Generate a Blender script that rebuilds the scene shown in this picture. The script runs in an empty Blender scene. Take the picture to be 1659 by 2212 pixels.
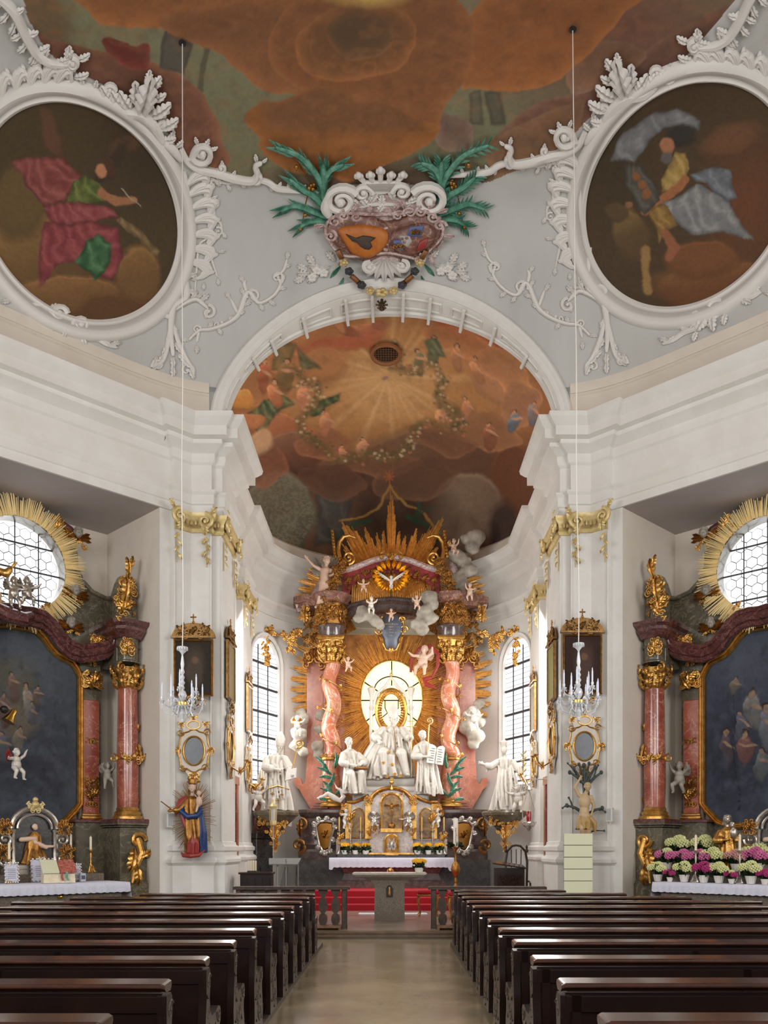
import bpy, bmesh, math, random
import numpy as np
from mathutils import Vector, Matrix
PI=math.pi
C=bpy.context.scene.collection
SC=bpy.context.scene
# ---------------------------------------------------------------- camera model (1659x2212 frame)
FL,CX,HY,CZ=1750.0,845.0,1832.0,1.65
def at(px,py,Y): return Vector(((px-CX)/FL*Y, Y, CZ+(HY-py)/FL*Y))
def pj(x,y,z): return CX+FL*x/y, HY-FL*(z-CZ)/y

# ---------------------------------------------------------------- tagging
def tag(o,label=None,cat=None,group=None,kind=None):
    if label: o['label']=label
    if cat: o['category']=cat
    if group: o['group']=group
    if kind: o['kind']=kind
    return o
def thing(name,label,cat,loc=(0,0,0),rz=0.0,group=None):
    o=bpy.data.objects.new(name,None); C.objects.link(o)
    o.location=loc; o.rotation_euler=(0,0,rz); o.empty_display_size=.1
    return tag(o,label,cat,group)
def copy_tree(o,parent=None):
    c=o.copy(); C.objects.link(c); c.parent=parent
    for ch in list(KIDS.get(o.name,[])):
        d=copy_tree(ch,c)
    return c
KIDS={}
def setpar(o,p):
    o.parent=p
    KIDS.setdefault(p.name,[]).append(o)
_cp=copy_tree
def copy_tree(o,parent=None):
    c=o.copy(); C.objects.link(c)
    if parent is not None: setpar(c,parent)
    for ch in list(KIDS.get(o.name,[])): copy_tree(ch,c)
    return c
def dup(o,loc,rz=None,label=None,group=None,scale=None):
    c=copy_tree(o); c.location=loc
    if rz is not None: c.rotation_euler=(0,0,rz)
    if label: c['label']=label
    if group: c['group']=group
    if scale: c.scale=scale if not isinstance(scale,(int,float)) else (scale,)*3
    return c

# ---------------------------------------------------------------- mesh builder
def V(*a): return Vector(a)
class MB:
    def __init__(s,m=None): s.v=[]; s.f=[]; s.m=m
    def add(s,vs,fs):
        n=len(s.v)
        if s.m is not None: s.v+=[tuple(s.m@Vector(p)) for p in vs]
        else: s.v+=[tuple(p) for p in vs]
        s.f+=[tuple(i+n for i in f) for f in fs]
    def bx(s,x0,x1,y0,y1,z0,z1):
        s.add([(x,y,z) for z in (z0,z1) for y in (y0,y1) for x in (x0,x1)],
              [(0,2,3,1),(4,5,7,6),(0,1,5,4),(2,6,7,3),(0,4,6,2),(1,3,7,5)])
    def box(s,c,sz,rz=0):
        R=Matrix.Rotation(rz,3,'Z'); vs=[]
        for z in (-.5,.5):
            for y in (-.5,.5):
                for x in (-.5,.5): vs.append(Vector(c)+R@Vector((x*sz[0],y*sz[1],z*sz[2])))
        s.add(vs,[(0,2,3,1),(4,5,7,6),(0,1,5,4),(2,6,7,3),(0,4,6,2),(1,3,7,5)])
    def bbox(s,x0,x1,y0,y1,z0,z1,b=.01):
        # box with chamfered vertical and top edges
        s.prism([(x0+b,y0),(x1-b,y0),(x1,y0+b),(x1,y1-b),(x1-b,y1),(x0+b,y1),(x0,y1-b),(x0,y0+b)],z0,z1-b,'xy')
        s.loft([[(x,y,z1-b) for x,y in [(x0+b,y0),(x1-b,y0),(x1,y0+b),(x1,y1-b),(x1-b,y1),(x0+b,y1),(x0,y1-b),(x0,y0+b)]],
                [(x,y,z1) for x,y in [(x0+b,y0+b),(x1-b,y0+b),(x1-b,y0+b),(x1-b,y1-b),(x1-b,y1-b),(x0+b,y1-b),(x0+b,y1-b),(x0+b,y0+b)]]],caps=(0,1))
    def prism(s,poly,a,b,plane='xz'):
        n=len(poly)
        g={'xz':lambda p,t:(p[0],t,p[1]),'xy':lambda p,t:(p[0],p[1],t),'yz':lambda p,t:(t,p[0],p[1])}[plane]
        vs=[g(p,a) for p in poly]+[g(p,b) for p in poly]
        fs=[tuple(range(n)),tuple(range(2*n-1,n-1,-1))]+[(i,n+i,n+(i+1)%n,(i+1)%n) for i in range(n)]
        s.add(vs,fs)
    def lathe(s,prof,c=(0,0,0),n=20,a0=0,a1=2*PI,sx=1,sy=1,cap=True):
        full=abs(a1-a0-2*PI)<1e-6; k=n if full else n+1; vs=[]
        for r,z in prof:
            for i in range(k):
                t=a0+(a1-a0)*i/n; vs.append((c[0]+r*sx*math.cos(t),c[1]+r*sy*math.sin(t),c[2]+z))
        fs=[]
        for j in range(len(prof)-1):
            for i in range(n):
                a=j*k+i; b=j*k+(i+1)%k; fs.append((a,b,b+k,a+k))
        if full and cap:
            if prof[0][0]>1e-4: fs.append(tuple(range(k-1,-1,-1)))
            if prof[-1][0]>1e-4: o=(len(prof)-1)*k; fs.append(tuple(range(o,o+k)))
        s.add(vs,fs)
    def loft(s,rings,caps=(1,1),closed=True):
        k=len(rings[0]); vs=[p for r in rings for p in r]; fs=[]
        for j in range(len(rings)-1):
            for i in range(k if closed else k-1):
                a=j*k+i; b=j*k+(i+1)%k; fs.append((a,b,b+k,a+k))
        if caps[0]: fs.append(tuple(range(k-1,-1,-1)))
        if caps[1]: o=(len(rings)-1)*k; fs.append(tuple(range(o,o+k)))
        s.add(vs,fs)
    def tube(s,pts,rad,n=6,flat=1.0,caps=True,up=None):
        pts=[Vector(p) for p in pts]; m=len(pts)
        if not hasattr(rad,'__len__'): rad=[rad]*m
        rings=[]; pr=None
        for i in range(m):
            d=(pts[min(i+1,m-1)]-pts[max(i-1,0)])
            if d.length<1e-9: d=Vector((0,0,1))
            d.normalize()
            if pr is None:
                pr=up or (Vector((0,1,0)) if abs(d.y)<.9 else Vector((1,0,0)))
            e=(pr-d*pr.dot(d))
            if e.length<1e-6: e=d.orthogonal()
            e.normalize(); pr=e; g=d.cross(e); r=rad[i]
            rings.append([pts[i]+e*(r*flat*math.cos(2*PI*k/n))+g*(r*math.sin(2*PI*k/n)) for k in range(n)])
        s.loft(rings,caps=(1,1) if caps else (0,0))
    def ell(s,c,r,n=12,m=8,R=None):
        if not hasattr(r,'__len__'): r=(r,r,r)
        vs=[];fs=[]
        for j in range(1,m):
            p=PI*j/m
            for i in range(n):
                t=2*PI*i/n; v=Vector((r[0]*math.sin(p)*math.cos(t),r[1]*math.sin(p)*math.sin(t),r[2]*math.cos(p)))
                vs.append((R@v if R else v)+Vector(c))
        for j in range(m-2):
            for i in range(n):
                a=j*n+i;b=j*n+(i+1)%n; fs.append((a,a+n,b+n,b))
        t=Vector((0,0,r[2])); t=R@t if R else t
        vs.append(Vector(c)+t); vs.append(Vector(c)-t); T=len(vs)-2; B=T+1
        for i in range(n):
            fs.append((T,i,(i+1)%n)); o=(m-2)*n; fs.append((B,o+(i+1)%n,o+i))
        s.add(vs,fs)
    def cap(s,p0,p1,r0,r1,n=10):
        p0=Vector(p0);p1=Vector(p1); d=p1-p0
        s.tube([p0-d.normalized()*r0*.75,p0-d.normalized()*r0*.45,p0,p0.lerp(p1,.5),p1,p1+d.normalized()*r1*.45,p1+d.normalized()*r1*.75],[r0*.3,r0*.8,r0,(r0+r1)/2,r1,r1*.8,r1*.3],n)
    def sweep(s,path,prof,closed=False,caps=True):
        # path: plan points (x,y); prof: (offset to the LEFT of travel, z)
        n=len(path); rings=[]
        P=[Vector((p[0],p[1])) for p in path]
        for i in range(n):
            a=P[i-1] if (i>0 or closed) else None; b=P[(i+1)%n] if (i<n-1 or closed) else None
            d1=(P[i]-a).normalized() if a is not None else None
            d2=(b-P[i]).normalized() if b is not None else None
            if d1 is None: d1=d2
            if d2 is None: d2=d1
            n1=Vector((-d1.y,d1.x)); n2=Vector((-d2.y,d2.x)); m=n1+n2
            m=m/ max(m.dot(n1),.3)
            rings.append([(P[i].x+m.x*o,P[i].y+m.y*o,z) for o,z in prof])
        if closed: rings.append(rings[0])
        s.loft(rings,caps=(1,1) if (caps and not closed) else (0,0),closed=False) if not caps else s.loft(rings,caps=(0,0) if closed else (1,1),closed=True)
    # --- ornament primitives: drawn in the local XZ plane, relief towards -Y
    def scroll(s,c,r,turns=1.4,a0=0,dirn=1,t=.03,tail=None,n=6,k=18,dep=0.0):
        pts=[];rad=[]
        if tail is not None:
            pass
        for i in range(k+1):
            u=i/k; a=a0+dirn*turns*2*PI*u; q=r*(1-u)**.8*1.0+r*.12
            pts.append((c[0]+q*math.cos(a),c[1]-dep*u,c[2]+q*math.sin(a))); rad.append(t*(1-.55*u))
        if tail is not None:
            p=Vector(pts[0]); q=Vector(tail); 
            dd=Vector((-math.sin(a0)*dirn,0,math.cos(a0)*dirn))*-1
            L=(q-p).length; pre=[]
            for i in range(6):
                u=i/6; h=q*(1-u)**2+(p+dd*L*.5)*2*u*(1-u)+p*u*u; pre.append(tuple(h))
            pts=pre+pts; rad=[t*(.35+.65*i/6) for i in range(6)]+rad
        s.tube(pts,rad,n)
        e=pts[-1]; s.ell(e,t*1.1,6,4)
    def leaf(s,p,ang,L,w=None,curl=.3,lobes=4,th=.25,side=0.0):
        # acanthus leaf in local XZ plane from p at angle ang
        w=w or L*.4; k=lobes*4; vs=[];fs=[]
        for i in range(k+1):
            u=i/k; a=ang+side*u
            bx=p[0]+L*u*math.cos(ang+side*u*.6); bz=p[2]+L*u*math.sin(ang+side*u*.6)
            by=p[1]-L*curl*math.sin(u*PI*.85)-L*.02
            ww=w*.5*(math.sin(PI*min(1,u*.93+.07))**.7)*(0.62+.38*abs(math.sin(u*lobes*PI)))*(1 if i<k else .05)
            nx,nz=-math.sin(a),math.cos(a); fx,fz=math.cos(a),math.sin(a)
            f=.35*ww
            vs+= [(bx+nx*ww+fx*f,by+L*.05,bz+nz*ww+fz*f),(bx+nx*ww*.45,by-L*.05,bz+nz*ww*.45),(bx,by+L*.03,bz),(bx-nx*ww*.45,by-L*.05,bz-nz*ww*.45),(bx-nx*ww+fx*f,by+L*.05,bz-nz*ww+fz*f)]
        for i in range(k):
            for j in range(4):
                a=i*5+j; fs.append((a,a+1,a+6,a+5))
        s.add(vs,fs)
    def flower(s,c,r,n=5):
        for i in range(n):
            a=2*PI*i/n+.3; s.ell((c[0]+r*.55*math.cos(a),c[1]-r*.1,c[2]+r*.55*math.sin(a)),(r*.45,r*.3,r*.45),7,5)
        s.ell((c[0],c[1]-r*.3,c[2]),r*.3,6,4)
    def rocaille(s,w,h,seed=0,c=(0,0,0),dens=1.0,t=None,sym=True):
        # symmetric cluster of C-scrolls and leaves filling w x h
        rd=random.Random(seed); t=t or min(w,h)*.05; k=max(3,int(5*dens))
        for i in range(k):
            x=rd.uniform(.12,.42)*w; z=rd.uniform(-.4,.4)*h; r=rd.uniform(.10,.2)*min(w,h)*1.1; a=rd.uniform(0,2*PI); d=rd.choice((-1,1)); L=rd.uniform(.2,.4)*min(w,h)
            la=rd.uniform(0,2*PI)
            s.scroll((c[0]+x,c[1]-t,c[2]+z),r,1.3,a,d,t,k=12,n=5)
            s.leaf((c[0]+x,c[1],c[2]+z),la,L,L*.55,lobes=3)
            if sym:
                s.scroll((c[0]-x,c[1]-t,c[2]+z),r,1.3,PI-a,-d,t,k=12,n=5)
                s.leaf((c[0]-x,c[1],c[2]+z),PI-la,L,L*.55,lobes=3)
        for j in range(3): s.leaf((c[0],c[1],c[2]-h*.1*j),PI/2+(j-1)*.5,h*.45,h*.25,lobes=4)
    def build(s,name,mat,parent=None,smooth=35,loc=None,rz=None,kind=None):
        me=bpy.data.meshes.new(name); me.from_pydata(s.v,[],s.f); me.update()
        return link(name,me,mat,parent,smooth,loc,rz,kind)
def link(name,me,mat,parent=None,smooth=35,loc=None,rz=None,kind=None):
    if smooth:
        me.shade_smooth()
        if smooth<180: me.set_sharp_from_angle(angle=math.radians(smooth))
    if mat: me.materials.append(mat)
    o=bpy.data.objects.new(name,me); C.objects.link(o)
    if parent is not None: setpar(o,parent)
    if loc is not None: o.location=loc
    if rz is not None: o.rotation_euler=(0,0,rz)
    if kind: o['kind']=kind
    return o
def fixn(o):
    bm=bmesh.new(); bm.from_mesh(o.data); bmesh.ops.recalc_face_normals(bm,faces=bm.faces); bm.to_mesh(o.data); bm.free(); return o
def merge_voxel(b,name,mat,parent=None,vox=.02,smooth_it=3,loc=None,rz=None,dec=None):
    """fuse overlapping solids of a builder into ONE continuous skin"""
    me=bpy.data.meshes.new(name); me.from_pydata(b.v,[],b.f); me.update()
    bm=bmesh.new(); bm.from_mesh(me); bmesh.ops.recalc_face_normals(bm,faces=bm.faces); bm.to_mesh(me); bm.free()
    t=bpy.data.objects.new('tmp',me); C.objects.link(t)
    m=t.modifiers.new('r','REMESH'); m.mode='VOXEL'; m.voxel_size=vox; m.adaptivity=0
    if smooth_it:
        q=t.modifiers.new('s','SMOOTH'); q.iterations=smooth_it; q.factor=.5
    bpy.context.view_layer.update()
    dg=bpy.context.evaluated_depsgraph_get()
    nm=bpy.data.meshes.new_from_object(t.evaluated_get(dg)); nm.name=name
    bpy.data.objects.remove(t); bpy.data.meshes.remove(me)
    nm.materials.clear()
    return link(name,nm,mat,parent,180,loc,rz)

# ---------------------------------------------------------------- materials
def lin(c):
    c=[x/255 for x in c[:3]]
    return tuple((x/12.92 if x<=.04045 else ((x+.055)/1.055)**2.4) for x in c)+(1,)
def mat(name,col,rough=.5,metal=0,col2=None,nscale=6,bump=0,bscale=40,spec=.5,vein=None,vscale=3,emit=None,estr=1,alpha=None,trans=0,coat=0,attr=None,vth=.06,pointy=None):
    m=bpy.data.materials.new(name); m.use_nodes=True; nt=m.node_tree; N=nt.nodes; L=nt.links
    p=N['Principled BSDF']; p.inputs['Roughness'].default_value=rough; p.inputs['Metallic'].default_value=metal
    p.inputs['Specular IOR Level'].default_value=spec; p.inputs['Coat Weight'].default_value=coat; p.inputs['Coat Roughness'].default_value=.15
    tc=N.new('ShaderNodeTexCoord'); out=None
    if attr:
        a=N.new('ShaderNodeAttribute'); a.attribute_name=attr; out=a.outputs['Color']
    else:
        r=N.new('ShaderNodeRGB'); r.outputs[0].default_value=lin(col); out=r.outputs[0]
    if col2:
        n=N.new('ShaderNodeTexNoise'); n.inputs['Scale'].default_value=nscale; n.inputs['Detail'].default_value=6; n.inputs['Roughness'].default_value=.65
        L.new(tc.outputs['Object'],n.inputs['Vector'])
        cr=N.new('ShaderNodeValToRGB'); cr.color_ramp.elements[0].position=.38; cr.color_ramp.elements[1].position=.62
        L.new(n.outputs['Fac'],cr.inputs['Fac'])
        mx=N.new('ShaderNodeMix'); mx.data_type='RGBA'; L.new(cr.outputs['Color'],mx.inputs['Factor']); L.new(out,mx.inputs['A']); mx.inputs['B'].default_value=lin(col2); out=mx.outputs['Result']
    if vein:
        w=N.new('ShaderNodeTexNoise'); w.inputs['Scale'].default_value=vscale; w.inputs['Detail'].default_value=8; w.inputs['Roughness'].default_value=.6; w.inputs['Distortion'].default_value=1.5
        L.new(tc.outputs['Object'],w.inputs['Vector'])
        s1=N.new('ShaderNodeMath'); s1.operation='SUBTRACT'; s1.inputs[1].default_value=.5; L.new(w.outputs['Fac'],s1.inputs[0])
        s2=N.new('ShaderNodeMath'); s2.operation='ABSOLUTE'; L.new(s1.outputs[0],s2.inputs[0])
        s3=N.new('ShaderNodeMapRange'); s3.inputs['From Min'].default_value=0; s3.inputs['From Max'].default_value=vth; s3.inputs['To Min'].default_value=.75; s3.inputs['To Max'].default_value=0; L.new(s2.outputs[0],s3.inputs['Value'])
        mx=N.new('ShaderNodeMix'); mx.data_type='RGBA'; L.new(s3.outputs['Result'],mx.inputs['Factor']); L.new(out,mx.inputs['A']); mx.inputs['B'].default_value=lin(vein); out=mx.outputs['Result']
    if pointy:  # darkens creases: shade painted into the base colour
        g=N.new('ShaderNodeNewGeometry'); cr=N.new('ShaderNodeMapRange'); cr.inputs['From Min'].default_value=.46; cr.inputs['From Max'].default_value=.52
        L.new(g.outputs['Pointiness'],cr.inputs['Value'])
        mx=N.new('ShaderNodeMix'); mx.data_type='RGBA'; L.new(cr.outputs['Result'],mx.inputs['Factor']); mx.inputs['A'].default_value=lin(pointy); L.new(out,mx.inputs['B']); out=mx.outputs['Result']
    L.new(out,p.inputs['Base Color'])
    if bump:
        n=N.new('ShaderNodeTexNoise'); n.inputs['Scale'].default_value=bscale; n.inputs['Detail'].default_value=4; L.new(tc.outputs['Object'],n.inputs['Vector'])
        b=N.new('ShaderNodeBump'); b.inputs['Strength'].default_value=bump; b.inputs['Distance'].default_value=.02; L.new(n.outputs['Fac'],b.inputs['Height']); L.new(b.outputs['Normal'],p.inputs['Normal'])
    if emit:
        p.inputs['Emission Color'].default_value=lin(emit); p.inputs['Emission Strength'].default_value=estr
    if trans: p.inputs['Transmission Weight'].default_value=trans
    return m
M={}
M['plaster']=mat('white_plaster',(228,226,221),.75,col2=(222,218,211),nscale=1.5,bump=.05)
M['plasterw']=mat('warm_plaster',(222,212,198),.75,col2=(216,205,190),nscale=1.5)
M['rose']=mat('rose_grey_plaster',(186,176,174),.8,col2=(180,170,166),nscale=1.5)
M['grey']=mat('grey_stucco',(196,196,196),.8,col2=(186,187,188),nscale=2.5,bump=.05)
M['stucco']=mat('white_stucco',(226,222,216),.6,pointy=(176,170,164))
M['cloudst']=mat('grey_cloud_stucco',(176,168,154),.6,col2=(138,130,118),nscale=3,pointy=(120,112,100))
M['white']=mat('polished_white_stucco',(222,216,206),.35,spec=.5,pointy=(140,128,112),coat=.15)  # darker crease tone puts statue shading into the colour
M['flesh']=mat('painted_flesh',(214,182,160),.45)
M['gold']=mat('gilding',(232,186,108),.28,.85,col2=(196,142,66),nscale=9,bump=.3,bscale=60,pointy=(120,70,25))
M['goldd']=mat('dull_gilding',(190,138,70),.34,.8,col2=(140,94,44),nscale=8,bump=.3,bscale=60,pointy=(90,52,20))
M['ray']=mat('gilded_rays',(250,194,104),.36,.35,col2=(222,150,68),nscale=14)
M['goldp']=mat('pale_gilding',(224,204,150),.45,.35,col2=(206,180,120),nscale=8,pointy=(150,124,84))
M['goldk']=mat('dark_gilding',(150,112,62),.35,.7,col2=(112,80,42),nscale=12,pointy=(70,46,20))
M['brass']=mat('polished_brass',(230,190,90),.18,1)
M['silver']=mat('silver',(206,200,190),.34,.8,col2=(170,160,150),nscale=12)
M['pink']=mat('pink_scagliola',(204,134,102),.25,col2=(196,112,84),nscale=2.2,vein=(230,196,168),vscale=1.6,coat=.4,vth=.025)
M['pinkd']=mat('dull_pink_scagliola',(184,112,84),.28,col2=(156,86,62),nscale=2,vein=(200,146,118),vscale=1.2,coat=.3,vth=.015)
M['red']=mat('red_marble',(176,98,76),.18,col2=(140,66,52),nscale=2.2,vein=(206,156,134),vscale=2.2,coat=.5,vth=.018)
M['maroon']=mat('maroon_marble',(96,52,50),.22,col2=(70,38,38),nscale=7,vein=(140,96,90),vscale=5,coat=.5,vth=.03)
M['olive']=mat('olive_grey_marble',(104,94,74),.25,col2=(82,76,62),nscale=4,vein=(140,132,112),vscale=3,coat=.4,vth=.03)
M['dark']=mat('dark_grey_marble',(70,68,66),.25,col2=(50,46,46),nscale=4,vein=(96,92,88),vscale=3,coat=.4,vth=.02)
M['darkr']=mat('dark_brown_marble',(92,76,72),.22,col2=(68,54,52),nscale=5,vein=(120,104,98),vscale=3,coat=.5,vth=.02)
M['wood']=mat('dark_pew_wood',(50,28,20),.2,col2=(38,20,15),nscale=5,coat=.3)
M['woodt']=mat('polished_pew_rail_wood',(70,42,32),.2,col2=(54,32,25),nscale=6,coat=.4)
M['woodd']=mat('black_pew_wood',(34,18,14),.28,col2=(24,13,11),nscale=3)
M['woodc']=mat('carved_pew_wood',(96,76,62),.45,col2=(48,34,27),nscale=30,bump=.8,bscale=45)
M['woodr']=mat('rail_wood',(72,56,44),.35,col2=(50,38,30),nscale=8)
M['oak']=mat('light_oak',(132,94,58),.5,col2=(104,72,44),nscale=8)
M['green']=mat('green_leaf_paint',(112,168,146),.5,col2=(66,122,100),nscale=8)
M['foliage']=mat('plant_foliage',(38,62,24),.5,col2=(24,40,16),nscale=20)
M['yellow']=mat('yellow_petals',(250,196,20),.5,col2=(238,160,10),nscale=30)
M['candle']=mat('candle_wax',(240,226,196),.4)
M['candley']=mat('beeswax',(226,180,100),.4)
M['linen']=mat('white_linen',(216,216,228),.8,col2=(200,200,216),nscale=60,bump=.4,bscale=120)
M['cream']=mat('cream_board',(222,222,190),.6)
M['redcarpet']=mat('red_carpet',(170,14,34),.9,col2=(146,10,26),nscale=50)
M['stone']=mat('speckled_stone',(134,122,106),.6,col2=(84,74,64),nscale=70,bump=.6,bscale=70)
M['stonet']=mat('pale_polished_stone',(206,200,186),.18,col2=(190,182,166),nscale=12,coat=.4)
M['black']=mat('black_iron',(20,19,18),.5)
M['lead']=mat('window_lead',(60,60,64),.6)
M['crystal']=mat('cut_crystal',(246,248,252),.05,trans=.25,spec=.9)
M['canvas']=mat('dark_canvas',(56,50,42),.35,col2=(38,34,30),nscale=5)
M['bluecoat']=mat('blue_paint',(36,60,110),.4)
M['redcoat']=mat('red_paint',(150,50,46),.4)
M['redp']=mat('crimson_damask',(160,40,40),.5,col2=(124,28,32),nscale=9)
M['blueg']=mat('blue_grey_paint',(92,100,116),.35,col2=(78,84,98),nscale=4)
M['mauve']=mat('mauve_marbling',(190,166,162),.5,col2=(156,124,118),nscale=6,vein=(224,208,202),vscale=4)
M['wine']=mat('wine_marbling',(134,92,80),.4,col2=(102,66,56),nscale=4,vein=(184,150,128),vscale=3,vth=.03)
M['box']=mat('grey_plastic',(208,206,200),.5)
M['paint']=mat('fresco',(0,0,0),.85,attr='Col')
M['oil']=mat('oil_painting',(0,0,0),.6,attr='Col',spec=.15,bump=.1,bscale=90)

# ---------------------------------------------------------------- painting helpers (numpy)
_rs=np.random.RandomState(7); _L=_rs.rand(257,257)
def vnoise(x,y):
    xi=np.floor(x).astype(int); yi=np.floor(y).astype(int); fx=x-xi; fy=y-yi
    fx=fx*fx*(3-2*fx); fy=fy*fy*(3-2*fy); xi%=256; yi%=256
    a=_L[xi,yi];b=_L[xi+1,yi];c=_L[xi,yi+1];d=_L[xi+1,yi+1]
    return (a*(1-fx)+b*fx)*(1-fy)+(c*(1-fx)+d*fx)*fy
def fbm(x,y,o=5):
    s=0;a=.5
    for i in range(o): s=s+a*vnoise(x*2**i+17*i,y*2**i+31*i); a*=.5
    return s/(1-.5**o)
def L3(c): return np.array(lin(c)[:3])
class Paint:
    """layers of paint over points with flat coordinates x,y (pixel-like units)"""
    def __init__(s,x,y,base,warp=18,ws=60.):
        s.x0=x;s.y0=y
        s.x=x+warp*(fbm(x/ws+5,y/ws)-.5)*2; s.y=y+warp*(fbm(x/ws,y/ws+9)-.5)*2
        s.c=np.empty(x.shape+(3,)); s.c[...]=L3(base)
    def mix(s,a,col): 
        a=np.clip(a,0,1)[...,None]; s.c=s.c*(1-a)+col*a
    def grad(s,x0,y0,x1,y1,col,op=1):
        t=((s.x-x0)*(x1-x0)+(s.y-y0)*(y1-y0))/((x1-x0)**2+(y1-y0)**2); s.mix(np.clip(t,0,1)*op,L3(col))
    def glow(s,cx,cy,rx,ry,col,op=1,pw=1.):
        d=np.sqrt(((s.x-cx)/rx)**2+((s.y-cy)/ry)**2); s.mix(np.clip(1-d,0,1)**pw*op,L3(col))
    def blob(s,cx,cy,rx,ry,col,rot=0,soft=.08,hi=None,lo=None,op=1,light=(-.3,-.9)):
        a=math.radians(rot); dx=s.x-cx; dy=s.y-cy
        u=(dx*math.cos(a)+dy*math.sin(a))/rx; v=(-dx*math.sin(a)+dy*math.cos(a))/ry
        d=np.sqrt(u*u+v*v); m=np.clip((1-d)/soft+.5,0,1)
        c=np.empty(s.c.shape); c[...]=L3(col)
        sh=(dx/rx*light[0]+dy/ry*light[1])
        if hi is not None: h=np.clip(sh,0,1)[...,None]; c=c*(1-h)+L3(hi)*h
        if lo is not None: h=np.clip(-sh,0,1)[...,None]; c=c*(1-h)+L3(lo)*h
        k=np.clip(d,0,1)**3*np.clip(v*.8+.2,0,1); c=c*(1-.38*k[...,None])
        rim=np.exp(-((d-.93)/.05)**2)*np.clip(-v+.1,0,1)*np.clip(.25/max(soft,.05),0,1); c=c*(1+.38*rim[...,None])
        mm=(np.clip(m,0,1)*op)[...,None]; s.c=s.c*(1-mm)+c*mm
    def poly(s,pts,col,soft=3,hi=None,op=1,fold=0):
        P=np.array(pts,float); n=len(P); x=s.x;y=s.y
        ins=np.zeros(x.shape,bool); dm=np.full(x.shape,1e9)
        for i in range(n):
            ax,ay=P[i];bx,by=P[(i+1)%n]
            cond=((ay>y)!=(by>y)); 
            with np.errstate(divide='ignore',invalid='ignore'): xi=(bx-ax)*(y-ay)/((by-ay) if by!=ay else 1e-9)+ax
            ins^=(cond&(x<xi)); ex,ey=bx-ax,by-ay; t=np.clip(((x-ax)*ex+(y-ay)*ey)/(ex*ex+ey*ey+1e-9),0,1)
            dm=np.minimum(dm,np.hypot(x-ax-t*ex,y-ay-t*ey))
        sd=np.where(ins,dm,-dm); a=np.clip(sd/soft+.5,0,1)*op
        c=np.empty(s.c.shape); c[...]=L3(col)
        if hi is not None:
            cx_,cy_=P.mean(0); fd=max(fold,4)
            f=1-np.abs(np.sin((np.hypot(s.x-cx_-60,(s.y-cy_+90)*.7))/fd+5*fbm(s.x/34,s.y/34))); f=np.clip(f*.8+.6*(fbm(s.x/14,s.y/14,3)-.4),0,1)
            c=c*(1-f[...,None])+L3(hi)*f[...,None]
        c=c*(.55+.45*np.clip(np.where(ins,dm,0)/9,0,1))[...,None]
        a=a[...,None]; s.c=s.c*(1-a)+c*a
    def cloud(s,pts,col,rim=(170,110,60),soft=3,dark=.6,rw=16,op=1):
        n=len(pts); q_=[]
        for i in range(n):
            p0,p1,p2,p3=[np.array(pts[(i+j-1)%n],float) for j in range(4)]
            for u in (0,.33,.66): q_.append(.5*((2*p1)+(p2-p0)*u+(2*p0-5*p1+4*p2-p3)*u*u+(3*p1-p0-3*p2+p3)*u**3))
        P=np.array(q_); n=len(P); x=s.x;y=s.y; ins=np.zeros(x.shape,bool); dm=np.full(x.shape,1e9)
        x0,y0=P.min(0)-20; x1,y1=P.max(0)+20; sel=(x>x0)&(x<x1)&(y>y0)&(y<y1); xs=x[sel]; ys=y[sel]
        if xs.size==0: return
        I=np.zeros(xs.shape,bool); D=np.full(xs.shape,1e9)
        for i in range(n):
            ax,ay=P[i];bx,by=P[(i+1)%n]; cond=((ay>ys)!=(by>ys)); xi=(bx-ax)*(ys-ay)/((by-ay) if by!=ay else 1e-9)+ax
            I^=(cond&(xs<xi)); ex,ey=bx-ax,by-ay; t=np.clip(((xs-ax)*ex+(ys-ay)*ey)/(ex*ex+ey*ey+1e-9),0,1); D=np.minimum(D,np.hypot(xs-ax-t*ex,ys-ay-t*ey))
        a=np.clip(np.where(I,D,-D)/soft+.5,0,1)*op
        low=np.clip((ys-P[:,1].min())/(np.ptp(P[:,1])+1),0,1); bl=fbm(xs/55,ys/38,4); r=1-np.abs(np.sin(7*bl+ys/40))
        c=L3(col)[None]*(dark+(1-dark)*low+.25*(bl-.5))[:,None]
        k=(np.exp(-D/rw)*(.35+.65*low)+.35*r**3*low)[:,None]; k=np.clip(k,0,1); c=c*(1-k)+L3(rim)[None]*k
        a=a[:,None]; s.c[sel]=s.c[sel]*(1-a)+c*a
    def line(s,pts,w,col,soft=2,op=1):
        dm=np.full(s.x.shape,1e9)
        for (ax,ay),(bx,by) in zip(pts[:-1],pts[1:]):
            ex,ey=bx-ax,by-ay; t=np.clip(((s.x-ax)*ex+(s.y-ay)*ey)/(ex*ex+ey*ey+1e-9),0,1)
            dm=np.minimum(dm,np.hypot(s.x-ax-t*ex,s.y-ay-t*ey))
        s.mix(np.clip((w-dm)/soft+.5,0,1)*op,L3(col))
    def person(s,x,y,h,skin,cloth,hair=(60,40,28),lean=0,cl2=None):
        hd=h*.085
        s.blob(x,y+h*.45,h*.2,h*.42,cloth,rot=lean,soft=.2,hi=cl2 or tuple(min(255,int(c*1.35)) for c in cloth))
        s.blob(x+h*.08,y+h*.3,h*.22,h*.05,skin,rot=25,soft=.4)
        s.blob(x,y-hd*.2,hd*1.1,hd*1.2,hair,soft=.3); s.blob(x,y+hd*.2,hd*.8,hd,skin,soft=.3)
    def grain(s,amt=.1,sc=9.):
        f=1+amt*2*(fbm(s.x0/sc,s.y0/sc)-.5); s.c=s.c*f[...,None]
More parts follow.
